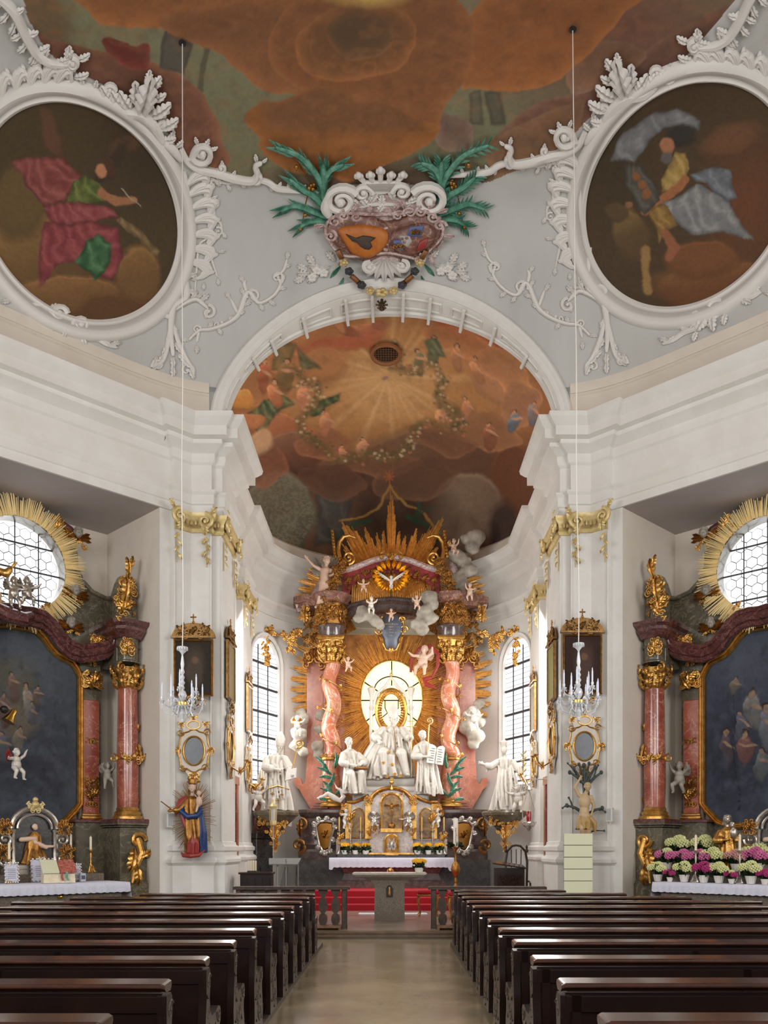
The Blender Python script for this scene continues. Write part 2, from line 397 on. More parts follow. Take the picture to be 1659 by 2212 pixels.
def grid_obj(name,X,Y,Z,m,col=None,parent=None,flip=False,kind=None,smooth=180):
    n,k=X.shape; co=np.stack([X,Y,Z],-1).reshape(-1,3).astype(np.float32)
    i=np.arange(n-1)[:,None]*k+np.arange(k-1)[None]; q=np.stack([i,i+1,i+k+1,i+k],-1).reshape(-1,4)
    if flip: q=q[:,::-1]
    me=bpy.data.meshes.new(name); me.vertices.add(n*k); me.vertices.foreach_set('co',co.ravel())
    nf=len(q); me.loops.add(nf*4); me.loops.foreach_set('vertex_index',q.ravel().astype(np.int32))
    me.polygons.add(nf); me.polygons.foreach_set('loop_start',np.arange(0,nf*4,4,dtype=np.int32)); 
    me.update(calc_edges=True); me.validate()
    if col is not None:
        a=me.color_attributes.new('Col','FLOAT_COLOR','POINT'); c4=np.ones((n*k,4),np.float32); c4[:,:3]=np.clip(col.reshape(-1,3),0,1); a.data.foreach_set('color',c4.ravel())
    return link(name,me,m,parent,smooth,kind=kind)
# ================================================================ THE ROOM SHELL
UX,UY=-.7275,-.686            # along the left diagonal wall, away from the chancel
NX,NY=.686,-.7275             # out of that wall into the nave
W0=(-4.57,16.0)
def Wl(t,o=0): return (W0[0]+UX*t+NX*o, W0[1]+UY*t+NY*o)
SPR=10.19
LP=[(-3.98,22.0),(-3.80,22.0),(-3.80,20.7),(-3.95,20.7),(-3.95,17.8),(-3.45,17.8),(-3.45,16.48),(-3.64,16.48),(-3.64,16.34),(-4.035,16.34),Wl(-.25,.12),Wl(-.25),Wl(0)]
LP2=[Wl(4.3),Wl(4.55),Wl(4.55,.12),Wl(5.3,.12),Wl(5.3),(-8.6,12.1),(-8.6,-6)]
def mr(p): return [(-x,y) for x,y in reversed(p)]
APC=(0,21.6); APR=4.0
aps=[(APR*math.sin(a)*1.0, 21.6+APR*math.cos(a)) for a in [math.radians(84.3-i*168.6/56) for i in range(57)]]
full=mr(LP2)+mr(LP)+aps[1:-1]+LP+LP2
ENT=[(0,8.38),(.05,8.38),(.05,8.54),(.08,8.56),(.08,8.74),(.12,8.79),(.12,8.83),(.02,8.86),(.02,9.36),(.07,9.40),(.10,9.48),(.10,9.56),(.18,9.62),(.28,9.68),(.28,9.76),(.40,9.79),(.40,9.97),(.44,10.0),(.53,10.10),(.55,10.18),(0,SPR)]
b=MB(); b.sweep(full,ENT,closed=True); 
o=b.build('trim_1',M['plaster'],smooth=25,kind='structure'); o['label']='white entablature and cornice running round nave and chancel'
# walls ---------------------------------------------------------
def wallpath(name,path,z0,z1,m,label=None):
    b=MB(); b.loft([[(x,y,z0),(x,y,z1)] for x,y in path],caps=(0,0),closed=False)
    o=b.build(name,m,smooth=25,kind='structure'); return o
CL=(-6.1,17.4); C2=(-9.01,14.66)
wallpath('wall_left_pier',LP,0,8.4,M['plaster']); wallpath('wall_right_pier',mr(LP),0,8.4,M['plaster'])
nich=[Wl(0),CL,C2,Wl(4.3)]
wallpath('wall_left_niche',nich,0,8.4,M['plasterw']); wallpath('wall_right_niche',mr(nich),0,8.4,M['plasterw'])
wallpath('wall_left',LP2,0,8.4,M['plaster']); wallpath('wall_right',mr(LP2),0,8.4,M['plaster'])
b=MB(); b.add([(-8.6,-6,0),(8.6,-6,0),(8.6,-6,8.4),(-8.6,-6,8.4)],[(0,1,2,3)]); b.build('wall_back',M['plaster'],kind='structure')
for sg,nm in ((1,'left'),(-1,'right')):
    b=MB(); b.add([(sg*x,y,8.38) for x,y in nich],[(0,1,2,3)]); b.build('ceiling_niche_'+nm,M['rose'],kind='structure')
# pier pedestals
BASE=[(0,1.80),(.03,1.78),(.04,1.72),(.09,1.68),(.09,1.60),(.05,1.57),(.05,1.50),(.10,1.46),(.13,1.42),(.13,1.36),(.08,1.30),(.08,.30),(.12,.26),(.12,0),(0,0)]
for sg,nm,pp in ((1,'left',LP[:-1]),(-1,'right',mr(LP[:-1]))):
    b=MB(); b.sweep(pp,BASE); b.build('baseboard_'+nm,M['plaster'],smooth=25,kind='structure')
# pilaster edge mouldings: thin raised fillets on the pier faces
for sg in (1,-1):
    b=MB()
    for (x,y) in [Wl(-.25,.125),(-3.64,16.335),(-3.45,16.475),(-3.45,17.8),(-3.80,20.7)]:
        b.tube([(sg*x,y,1.8),(sg*x,y,7.95)],.022,6)
    b.build('trim_2',M['plaster'],kind='structure')
# floor ----------------------------------------------------------
M['floor']=mat('polished_limestone_floor',(150,136,108),.24,col2=(126,112,88),nscale=.9,coat=.15,spec=.4)
b=MB(); b.add([(-9.2,-6,0),(9.2,-6,0),(9.2,17.6,0),(-9.2,17.6,0)],[(0,1,2,3)]); b.build('floor',M['floor'],kind='structure',smooth=0)
M['floor2']=mat('chancel_floor_stone',(150,136,120),.25,col2=(128,112,100),nscale=2,coat=.2)
b=MB()
b.prism([(-4.7,14.84),(4.7,14.84),(4.7,16.3),(4.1,17),(4.1,22),(3.5,24),(0,25.7),(-3.5,24),(-4.1,22),(-4.1,17),(-4.7,16.3)],.0,.12,'xy')
b.build('floor_chancel',M['floor2'],kind='structure',smooth=0)
b=MB(); b.bx(-4.7,4.7,14.80,14.98,.02,.125); b.bx(-4.7,4.7,14.77,14.8,.09,.125)
o=b.build('trim_3',mat('step_edge_stone',(112,92,72),.3,col2=(92,74,58),nscale=5),kind='structure',smooth=0)
for sg,x0,x1 in ((-1,-6.6,-1.16),(1,1.0,6.6)):
    b=MB(); b.bx(x0,x1,1.0,13.75,0,.055); o=b.build('floor_pew_platform',mat('pew_platform_wood',(84,72,60),.45,col2=(60,50,42),nscale=4),kind='structure',smooth=0)

# apse wall with two round-headed windows -------------------------
WIN=[]
def arc_pt(a,r=APR): return (r*math.sin(a),21.6+r*math.cos(a))
wc,wh=math.radians(65.5),.72/APR     # window centre angle and half width
zlo,zsp=3.45,6.95
def hole(a):
    d=abs(abs(a)-wc)
    if d>wh: return None
    return zlo, zsp+.72*math.sqrt(max(0,1-(d/wh)**2))
angs=sorted(set([math.radians(84.3-i*168.6/120) for i in range(121)]+[s*(wc+e*wh) for s in (-1,1) for e in (-1.0001,-1,-.97,-.9,-.8,-.65,-.5,-.3,-.1,.1,.3,.5,.65,.8,.9,.97,1,1.0001)]))
b=MB(); 
for a0,a1 in zip(angs[:-1],angs[1:]):
    h0,h1=hole(a0),hole(a1); p0,p1=arc_pt(a0),arc_pt(a1)
    if h0 and h1:
        b.add([(*p0,0),(*p1,0),(*p1,h1[0]),(*p0,h0[0])],[(0,1,2,3)]); b.add([(*p0,h0[1]),(*p1,h1[1]),(*p1,8.4),(*p0,8.4)],[(0,1,2,3)])
    else: b.add([(*p0,0),(*p1,0),(*p1,8.4),(*p0,8.4)],[(0,1,2,3)])
b.build('wall_apse',M['plaster'],smooth=40,kind='structure')
M['glass']=mat('bright_leaded_glass',(255,255,255),.3,emit=(250,252,255),estr=1.5)
M['glassy']=mat('yellow_glass',(255,226,150),.3,emit=(255,238,170),estr=1.5)
for k,sg in enumerate((-1,1)):
    ac=sg*wc; cx,cy=arc_pt(ac); n=Vector((math.sin(ac),math.cos(ac),0)); tx=Vector((math.cos(ac),-math.sin(ac),0))
    def out(hw,z0,zs,dep,nn=20):
        pts=[(-hw,z0)]+[(-hw*math.cos(PI*i/nn),zs+hw*math.sin(PI*i/nn)) for i in range(nn+1)]+[(hw,z0)]
        return [Vector((cx,cy,0))+tx*u+n*dep+Vector((0,0,z)) for u,z in pts]
    w=thing('window_%d'%(k+1),None,None); w['kind']='structure'
    b=MB(); b.loft([out(.735,zlo,zsp,-.05),out(.72,zlo+.02,zsp,.02),out(.70,zlo+.04,zsp,.07)],caps=(0,0)); b.build('window_reveal',M['plaster'],w)
    b=MB(); b.loft([out(.86,zlo-.02,zsp,-.09),out(.86,zlo-.02,zsp,-.13),out(.80,zlo,zsp,-.14),out(.735,zlo,zsp,-.08)],caps=(0,0)); b.build('window_moulding',M['plaster'],w)
    b=MB(); r=out(.71,zlo+.03,zsp,.06); b.add(r,[tuple(range(len(r)))]); b.build('pane',M['glass'],w,smooth=0)
    b=MB()
    P=lambda u,z,d=.03: Vector((cx,cy,0))+tx*u+n*d+Vector((0,0,z))
    for z in (4.15,4.85,5.55,6.25,6.95): b.tube([P(-.70,z),P(.70,z)],.034,6)
    for z in (3.58,): b.tube([P(-.70,z),P(.70,z)],.03,6)
    for u in (-.28,.22): b.tube([P(u,zlo+.12),P(u,zsp+.5)],.02,5)
    for z in np.arange(3.7,7.45,.14):
        hw=0.70 if z<zsp else math.sqrt(max(0,.49-(z-zsp)**2)); b.tube([P(-hw,z,.05),P(hw,z,.05)],.008,4)
    b.build('glazing_bars',M['lead'],w)

# ---------------------------------------------------------------- nave vault
ZB,YF,ZC,WV=10.95,16.45,13.9,2.0
def vdist(x,y):
    k=.33
    d=[YF-y, .686*(x+4.57)-.7275*(y-16), .686*(4.57-x)-.7275*(y-16), x+8.6, 8.6-x]
    mn=np.minimum.reduce(d); s=0
    for q in d: s=s+np.exp(-(q-mn)/k)
    return mn-k*np.log(s)
def zvault(x,y):
    d=np.maximum(vdist(x,y),0); e=np.minimum(d,WV)
    return ZB+(ZC-ZB)*np.sqrt(np.maximum(0,1-(1-e/WV)**2))+.10*np.maximum(0,d-WV)/(1+.15*np.maximum(0,d-WV))
def vhit(px,py):
    rx=(px-CX)/FL; rz=(HY-py)/FL; lo=np.full(px.shape,4.0); hi=np.full(px.shape,17.2)
    for _ in range(42):
        m=(lo+hi)/2; f=zvault(rx*m,m)-(CZ+rz*m); lo=np.where(f>0,m,lo); hi=np.where(f>0,hi,m)
    return rx*lo,lo,zvault(rx*lo,lo)
def vsurf(px,py,off):
    x,y,z=vhit(px,py); e=.02
    gx=(zvault(x+e,y)-zvault(x-e,y))/(2*e); gy=(zvault(x,y+e)-zvault(x,y-e))/(2*e)
    gx=np.clip(gx,-4,4);gy=np.clip(gy,-4,4); L=np.sqrt(gx*gx+gy*gy+1)
    return x+off*gx/L,y+off*gy/L,z-off/L
KP=.0083
def q(px,py,y=0): return (px*KP,y,-py*KP)
class VMB(MB):
    """builder drawn in flat plan on the vault surface: local x,z in metres, relief towards -y"""
    def build(s,name,m,parent=None,smooth=50,**k):
        a=np.array(s.v,float); x,y,z=vsurf(a[:,0]/KP,-a[:,2]/KP,-a[:,1]); s.v=list(zip(x.tolist(),y.tolist(),z.tolist()))
        return MB.build(s,name,m,parent,smooth,**k)
# arch data
AO,BO,AI,BI=3.62,2.66,3.40,2.42
th=np.linspace(0,PI,97)
def yint(x,z):
    lo=np.full(x.shape,10.);hi=np.full(x.shape,17.)
    for _ in range(40):
        m=(lo+hi)/2; f=zvault(x,m)-z; ok=(f>0)&(vdist(x,m)>0); lo=np.where(ok,m,lo); hi=np.where(ok,hi,m)
    return lo
xo=AO*np.cos(th); zo=SPR+BO*np.sin(th); Yo=yint(xo,zo)
# vault grid
xs=np.concatenate([np.linspace(-8.585,-6.4,14)[:-1],np.linspace(-6.4,6.4,620),np.linspace(6.4,8.585,14)[1:]])
za=np.where(np.abs(xs)<AO,SPR+BO*np.sqrt(np.maximum(0,1-(xs/AO)**2)),-1.)
ye=yint(xs,za)
t=np.linspace(0,1,330); g=np.concatenate([np.array([0.]),t[1:]**1.5])
Yg=ye[None]-(ye[None]+6)*(g[:,None]*.0+np.where(t<.86,(t/.86)**1.35*.30,.30+(t-.86)/.14*.70)[:,None])
Xg=np.repeat(xs[None],len(t),0); Zg=zvault(Xg,Yg)
Ypos=np.maximum(Yg,6.); PXg=CX+FL*Xg/Ypos; PYg=HY-FL*(Zg-CZ)/Ypos
def fresco_nave(px,py):
    P=Paint(px,py,(116,110,82),warp=9,ws=50)
    P.glow(845,430,420,90,(92,62,50),1,.4); P.glow(1350,60,400,260,(104,66,52),1,.6); P.blob(60,60,90,140,(104,82,58),soft=.5)
    P.poly([(360,66),(415,90),(396,163),(345,150)],(84,76,66),soft=5); P.poly([(440,100),(452,104),(436,200),(424,196)],(96,90,70),soft=6); P.poly([(1010,200),(1040,195),(1045,270),(1015,270)],(96,90,72),soft=6); P.poly([(1050,200),(1085,200),(1090,270),(1060,270)],(88,82,66),soft=6)
    P.cloud([(30,60),(120,90),(200,110),(260,110),(300,118),(360,150),(400,172),(433,199),(455,235),(475,268),(482,310),(498,350),(470,380),(400,350),(330,300),(230,220),(120,160),(40,110)],(118,76,58),(150,98,70))
    P.cloud([(215,88),(245,82),(280,100),(318,92),(326,120),(315,150),(285,150),(262,140),(236,118)],(112,48,38),(136,70,54),rw=6); P.poly([(218,84),(260,94),(300,104),(285,112),(245,104)],(120,56,42),soft=2)
    P.cloud([(1150,230),(1240,200),(1330,150),(1460,70),(1560,20),(1700,0),(1700,200),(1300,260),(1200,330),(1150,370),(1090,400),(1060,370),(1062,310),(1090,275)],(108,72,58),(138,98,76))
    P.cloud([(1080,290),(1144,262),(1216,230),(1262,214),(1240,300),(1180,350),(1090,395),(1058,350),(1060,310)],(126,92,66),(150,108,80)); P.cloud([(1230,140),(1300,90),(1400,110),(1360,160),(1280,190),(1230,200)],(122,84,62),(148,110,86))
    P.cloud([(939,253),(975,245),(1010,258),(1024,288),(1018,325),(980,330),(945,320)],(120,92,76),(156,128,110),rw=10)
    P.cloud([(160,-40),(190,20),(215,50),(260,60),(300,64),(358,62),(420,62),(520,60),(700,70),(700,-60)],(140,86,48),(162,100,56))
    P.cloud([(340,40),(372,74),(415,92),(481,118),(490,130),(541,176),(589,203),(637,206),(700,240),(760,240),(720,60),(560,0),(420,20)],(132,84,50),(156,98,60))
    P.cloud([(993,178),(1011,188),(1083,200),(1140,197),(1192,182),(1240,146),(1290,100),(1340,40),(1380,-20),(1100,-30),(1000,60)],(144,86,46),(166,102,56))
    P.cloud([(590,60),(580,110),(600,160),(660,200),(740,215),(830,240),(900,262),(945,285),(951,247),(993,178),(1020,110),(1010,20),(900,-40),(680,-30)],(124,76,44),(150,94,54),dark=.75)
    P.cloud([(640,90),(650,140),(700,170),(770,175),(820,165),(870,140),(900,90),(880,30),(800,0),(720,20),(670,50)],(112,72,42),(158,98,54),dark=.7,rw=12); P.cloud([(705,60),(715,100),(760,130),(815,125),(850,90),(840,50),(790,25),(740,30)],(92,66,42),(128,84,50),rw=8)
    P.cloud([(529,265),(535,245),(559,226),(600,222),(637,206),(660,192),(692,188),(734,192),(757,208),(775,222),(812,216),(850,228),(903,252),(945,275),(940,300),(903,326),(860,345),(818,363),(782,382),(740,388),(692,370),(640,372),(600,360),(571,338),(556,310),(562,296)],(150,92,46),(166,104,54),dark=.58,rw=10)
    P.cloud([(559,226),(600,222),(637,206),(692,188),(734,192),(757,208),(775,222),(812,216),(850,228),(903,252),(900,275),(820,285),(740,280),(650,290),(580,270)],(112,74,46),(124,80,48),dark=.85,op=.8,soft=14)
    P.glow(790,-12,120,34,(190,156,84),1)
    f=fbm(px/30,py/18,5); P.mix((f-.5)*.9,L3((150,96,58))); f=fbm(px/24+40,py/20,5); P.mix((f-.5)*.9,L3((72,50,36)))
    up=np.clip((-py-10)/160,0,1); n_=fbm(px/160+3,py/120,5); up3=up[...,None]; cc=L3((140,88,50))[None,None]*(.6+1.1*np.clip(n_-.3,0,1))[...,None]; P.c=P.c*(1-up3)+cc*up3
    P.grain(.12,5); return P.c*1.28*np.array([.93,1.0,1.04])
STE=[(-400,-260),(40,-60),(60,40),(100,110),(150,150),(240,190),(300,215),(350,270),(390,330),(420,345),(480,375),(555,385),(600,405),(640,412),(700,408),(760,400),(840,392),(900,400),(960,405),(1010,400),(1060,392),(1105,372),(1165,352),(1205,322),(1230,300),(1290,238),(1350,190),(1420,160),(1480,125),(1530,70),(1580,10),(1640,-60),(2100,-260)]
ex=np.array([p[0] for p in STE],float); ey=np.array([p[1] for p in STE],float)
edge=np.interp(PXg,ex,ey); infr=(PYg<edge)|(Yg<9.2)
col=np.empty(Xg.shape+(3,)); gcol=L3((194,193,189)); f=fbm(Xg*2,Yg*2+30,4)[...,None]; col[:]=gcol*(.9+.2*f)
msk=(PYg<edge+6)&(Yg>6); cf=fresco_nave(PXg,PYg); col=np.where((infr&(Yg>6))[...,None],cf,np.where((Yg<=6)[...,None],L3((120,80,50)),col))
o=grid_obj('ceiling',Xg,Yg,Zg,M['paint'],col,kind='structure',flip=False); o['label']='domed nave ceiling with cloud fresco and grey stucco cove'
# white band between cornice and cove
bx=[];
for i in range(len(xs)):
    if abs(xs[i])>=AO-.02: bx.append((float(xs[i]),float(ye[i])))
for nm,sel in (('trim_4',[p for p in bx if p[0]<0]),('trim_5',[p for p in bx if p[0]>0])):
    pts=sel[::-1][:: (6)]+[sel[0]] if False else sel[::5]
    pts=[p for p in pts]
    pts=pts[::-1] ; 
    b=MB(); b.sweep(pts,[(-.02,SPR-.05),(.02,SPR-.05),(.02,10.72),(.05,10.74),(.05,10.78),(.0,10.82),(.02,10.90),(.03,11.0),(-.02,11.0)],caps=True); b.build(nm,M['plasterw'],smooth=30,kind='structure')
# archivolt and soffit
b=MB(); rings=[]
YB=16.62
for i,a in enumerate(th):
    c,s=math.cos(a),math.sin(a); y=float(Yo[i])
    def E(A,B,yy): return (A*c,yy,SPR+B*s)
    rings.append([E(AO+.03,BO+.03,y+.1),E(AO+.03,BO+.03,y-.05),E(AO-.02,BO-.02,y-.09),E(AO-.08,BO-.08,y-.06),E(AO-.1,BO-.1,y-.03),E(AI+.03,BI+.03,y-.03),E(AI,BI,y-.05),E(AI-.02,BI-.02,y),E(AI-.02,BI-.02,YB-.12),E(AI-.06,BI-.06,YB-.1),E(AI-.06,BI-.06,YB),E(AI+.8,BI+.5,YB+.02)])
b.loft(rings,caps=(0,0),closed=False); o=b.build('trim_6',M['plaster'],smooth=30,kind='structure'); o['label']='white chancel arch'
b=MB()   # soffit panels: raised frames between the battens
for t0,t1 in ((.15,.42),(.5,.85),(1.0,1.2),(1.27,1.87),(1.94,2.14),(2.29,2.64),(2.72,2.99)):
    for yy in (.22,.78):
        pts=[]
        for i in range(15):
            a=t0+(t1-t0)*i/14; y0=float(np.interp(a,th,Yo)); pts.append(((AI-.03)*math.cos(a),y0+(YB-.12-y0)*yy,SPR+(BI-.03)*math.sin(a)))
        b.tube(pts,.018,5)
    for a in (t0,t1):
        y0=float(np.interp(a,th,Yo)); w=YB-.12-y0; b.tube([((AI-.03)*math.cos(a),y0+w*.22,SPR+(BI-.03)*math.sin(a)),((AI-.03)*math.cos(a),y0+w*.78,SPR+(BI-.03)*math.sin(a))],.018,5)
b.build('trim_7',M['plaster'],kind='structure')
bat=[(180,265),(268,190),(422,112),(625,65),(750,75),(898,45),(1025,55),(1185,95),(1335,160),(1490,300)]
for i,(u,v) in enumerate(bat):
    x=(450+u/2.127-845)/FL*15.9; a=math.acos(max(-1,min(1,x/AI))); y0=float(np.interp(a,th,Yo)); c,s=math.cos(a),math.sin(a)
    b=MB(); e=Vector((-s,0,c)); _m=M['plaster']
    P0=Vector(((AI-.03)*c,y0-.03,SPR+(BI-.03)*s)); P1=Vector(((AI-.10)*c,YB+.03,SPR+(BI-.10)*s)); dn=Vector((-c,0,-s))*.05
    b.loft([[P0-e*.028,P0+e*.028,P0+e*.028+dn,P0-e*.028+dn],[P1-e*.028,P1+e*.028,P1+e*.028+dn,P1-e*.028+dn]])
    o=b.build('batten',M['plaster'],smooth=0)
    side='left' if i<5 else 'right'; 
    nth=['lowest','second','third','fourth','fifth'][i] if i<5 else ['fifth','fourth','third','second','lowest'][i-5]
    tag(o,'thin white batten under the chancel arch, %s up its %s side'%(nth,side),'batten','battens under the chancel arch')

# ---------------------------------------------------------------- chancel vault (barrel + half dome)
VA,VH=3.97,2.62
def zch(x,y):
    r=np.where(y<21.6,np.abs(x),np.sqrt(x*x+((y-21.6)*(VA/4.0))**2)); return SPR+.06+VH*np.sqrt(np.maximum(0,1-(r/VA)**2))
A=np.linspace(-1,1,330); ax=np.sin(A*PI/2)  # denser at sides
X1=VA*ax; ny=100; Y1=np.linspace(16.62,21.6,ny)
Xb=np.repeat(X1[None],ny,0); Yb=np.repeat(Y1[:,None],len(A),1)
# dome part: rows shrink towards the back of the apse
ph=np.linspace(0,PI/2,150)[1:]; Yd=21.6+4.0*np.sin(ph); Xd=np.cos(ph)[:,None]*X1[None]; Ydd=np.repeat(Yd[:,None],len(A),1)
X=np.concatenate([Xb,Xd]); Y=np.concatenate([Yb,Ydd]); Z=zch(X,Y)
def fresco_ch(px,py):
    P=Paint(px,py,(160,102,54),warp=14,ws=55)
    P.grad(845,700,845,660,(170,96,50),.7)
    P.glow(850,840,330,230,(196,140,76),1,.8); P.glow(842,830,130,110,(212,164,104),.9,1)
    an=np.arctan2(P.y-812,P.x-840); rr=np.hypot(P.x-840,P.y-812)
    an=np.arctan2(py-812,px-840); ra=np.clip(np.sin(an*13+2*fbm(an*3+9,rr/90))*.5+.5*np.sin(an*29+1),0,1)*np.clip(1-rr/250,0,1)*np.clip(rr/30,0,1); P.mix(ra*.7,L3((226,184,124)))
    # lower half falls into brown
    t=np.clip((P.y-905)/150,0,1); P.mix(t*.95,L3((92,62,42)))
    P.blob(610,930,95,34,(168,96,56),rot=20,soft=.25,hi=(186,116,74)); P.blob(640,980,70,45,(120,74,52),soft=.12,hi=(148,100,74),lo=(86,52,36),rot=10); P.blob(745,1015,60,40,(106,68,46),soft=.2,hi=(128,84,56),lo=(72,46,32))
    P.blob(600,1110,85,90,(96,90,72),soft=.12,hi=(112,104,84)); 
    f=fbm(px/3.5,py/3.5,3); P.mix(((np.hypot((P.x-600)/80,(P.y-1110)/84)<1)*(f>.5))*.35,L3((140,130,104)))
    P.poly([(690,1060),(760,1075),(740,1180),(680,1180)],(62,60,56),soft=10,hi=(86,82,74),fold=9)
    P.blob(930,1000,150,70,(104,70,48),soft=.3,hi=(128,92,66)); P.blob(1110,1040,60,80,(110,64,36),soft=.3); P.blob(1010,1110,80,85,(118,94,74),soft=.1,hi=(136,112,90),lo=(84,64,50),light=(-.6,-.5)); P.blob(1090,1140,36,60,(62,44,38),soft=.4)
    P.blob(860,1090,110,60,(64,42,28),soft=.6,op=.9)
    P.blob(1130,860,42,34,(186,124,84),soft=.15,hi=(206,150,108),rot=40); P.blob(1080,830,70,40,(184,126,84),soft=.3,rot=25); P.blob(1040,720,110,30,(176,92,50),soft=.4,rot=14)
    # figures
    for x,y,rx,ry,rot,cl in ((560,830,60,30,-30,(170,104,56)),(620,760,50,24,-40,(176,110,60)),(700,730,70,22,-14,(190,112,62)),(1000,740,80,22,18,(188,110,60)),(1090,800,60,26,40,(192,124,78)),(1120,880,46,30,60,(164,110,80)),(1050,930,80,30,20,(140,92,62)),(960,950,70,26,10,(128,84,56)),(560,1000,60,34,20,(140,84,56)),(700,960,60,24,-10,(150,94,60)),(820,1000,80,26,0,(122,80,52)),(900,1040,90,34,-8,(104,70,48)),(720,1040,70,30,12,(98,64,46))): cl=tuple(int(a_*.6+b_*.4) for a_,b_ in zip(cl,(176,124,76))) if y<950 else cl; P.cloud([(x+rx*1.1*math.cos(t_)*math.cos(math.radians(rot))-ry*math.sin(t_)*math.sin(math.radians(rot))*(1.2+.3*math.sin(3*t_)),y+rx*1.1*math.cos(t_)*math.sin(math.radians(rot))+ry*math.sin(t_)*(1.2+.35*math.cos(4*t_))) for t_ in [2*PI*i_/9 for i_ in range(9)]],cl,tuple(min(255,int(c*1.25)) for c in cl),op=.75,rw=7,dark=.75)
    P.blob(780,722,46,20,(182,100,64),soft=.3,hi=(206,132,88)); P.blob(816,706,14,12,(170,100,70),soft=.3); P.blob(752,712,40,12,(150,86,56),rot=28,soft=.4); P.blob(730,700,24,9,(196,130,86),rot=40,soft=.4)
    P.blob(735,745,80,18,(178,92,52),soft=.5)
    P.blob(690,790,60,40,(178,118,66),soft=.4); P.poly([(640,740),(668,760),(690,800),(650,790)],(96,92,60),soft=6,hi=(140,132,92),fold=6)
    P.poly([(590,740),(640,735),(620,790),(585,800)],(128,112,66),soft=6,hi=(160,120,70),fold=8)
    P.poly([(530,890),(570,862),(620,852),(640,872),(600,905),(560,935),(545,925)],(64,82,52),soft=5,hi=(140,140,90),fold=7)
    P.poly([(660,885),(700,860),(738,848),(736,868),(690,895),(668,900)],(58,76,48),soft=5,hi=(122,128,78),fold=6)
    P.blob(520,862,26,18,(212,140,54),soft=.2,hi=(226,166,80)); P.blob(560,950,30,28,(204,156,112),soft=.3); P.blob(545,905,30,14,(196,120,70),soft=.3)
    for x,y,h,cl in ((620,790,60,(120,92,52)),(570,800,50,(158,84,50)),(905,770,46,(110,104,70)),(990,765,40,(168,110,70)),(1030,790,40,(176,116,74)),(940,745,50,(104,108,76)),(600,840,50,(186,110,66)),(655,850,40,(196,124,84)),(960,890,44,(190,128,86)),(1000,880,40,(186,122,82)),(700,905,40,(186,118,80)),(785,960,34,(186,124,86)),(740,975,30,(180,112,76)),(1060,935,44,(140,84,56)),(1110,900,40,(96,108,120)),(1150,890,40,(116,110,112))):
        P.person(x,y-14,h*1.45,(206,148,108),cl,hair=(92,60,38),lean=(x*7)%60-30)
    P.poly([(920,735),(945,728),(968,775),(930,775)],(92,104,76),soft=5,hi=(140,136,92),fold=5)
    rd=random.Random(4)
    path=[(640,800),(660,830),(690,835),(680,870),(650,910),(655,940),(700,965),(720,990),(790,985),(850,985),(890,960),(900,930),(925,910),(985,920),(1000,915),(960,880),(945,850),(955,820),(940,790),(890,800),(850,790),(860,770),(850,740)]
    P.line(path,9,(112,92,50),soft=9,op=.75)
    for i in range(520):
        j=rd.randrange(len(path)-1); u=rd.random(); x=path[j][0]*(1-u)+path[j+1][0]*u+rd.gauss(0,8); y=path[j][1]*(1-u)+path[j+1][1]*u+rd.gauss(0,7)
        cl=rd.choice([(214,190,152),(196,166,124),(150,110,66),(170,104,70),(86,92,54),(70,80,50),(196,120,84),(96,84,48)]); r=rd.uniform(1.8,4.2)
        m=(np.abs(P.x0-x)<8)&(np.abs(P.y0-y)<8)
        d=np.hypot(P.x0-x,(P.y0-y)*1.2); P.mix(np.clip((r-d)/2.2+.5,0,1)*.62*m,L3(cl))
    P.blob(838,813,6,5,(160,120,110),soft=.4)
    f=fbm(px/34,py/20,5); P.mix((f-.52)*.7*np.clip((960-py)/80,0,1),L3((206,140,80))); f=fbm(px/26+40,py/20,5); P.mix((f-.52)*.8,L3((98,62,40)))
    # gold chain with star painted above the altar
    P.line([(842,1060),(845,1030)],1.5,(150,84,34),soft=2)
    for k in range(8):
        a=k*PI/4; P.line([(843,1030),(843+13*math.cos(a),1030+13*math.sin(a))],1.6,(158,84,36),soft=1.5)
    P.line([(845,1050),(815,1090),(790,1108),(735,1130)],2.4,(150,110,40),soft=2); P.line([(845,1050),(880,1095),(915,1112),(950,1145)],2.4,(150,110,40),soft=2)
    P.line([(800,1118),(770,1128),(740,1150)],4,(40,70,48),soft=4); P.line([(880,1120),(920,1130),(945,1160)],4,(40,70,48),soft=4); P.line([(905,1110),(905,1090),(895,1120),(930,1100)],2.5,(40,70,48),soft=3)
    P.grain(.14,4); g_=P.c.mean(-1,keepdims=True); return (P.c*.86+g_*.14*np.array([1.12,1.0,.8]))*1.32
PX,PYy=pj(X,Y,Z); 
o=grid_obj('ceiling_chancel',X,Y,Z,M['paint'],fresco_ch(PX,PYy),kind='structure'); o['label']='frescoed chancel vault'
b=MB(); b.sweep(aps,[(0,SPR-.02),(.18,SPR-.02),(.18,SPR+.42),(.10,SPR+.50),(-.1,SPR+.55)]); b.build('trim_8',M['plasterw'],smooth=30,kind='structure')
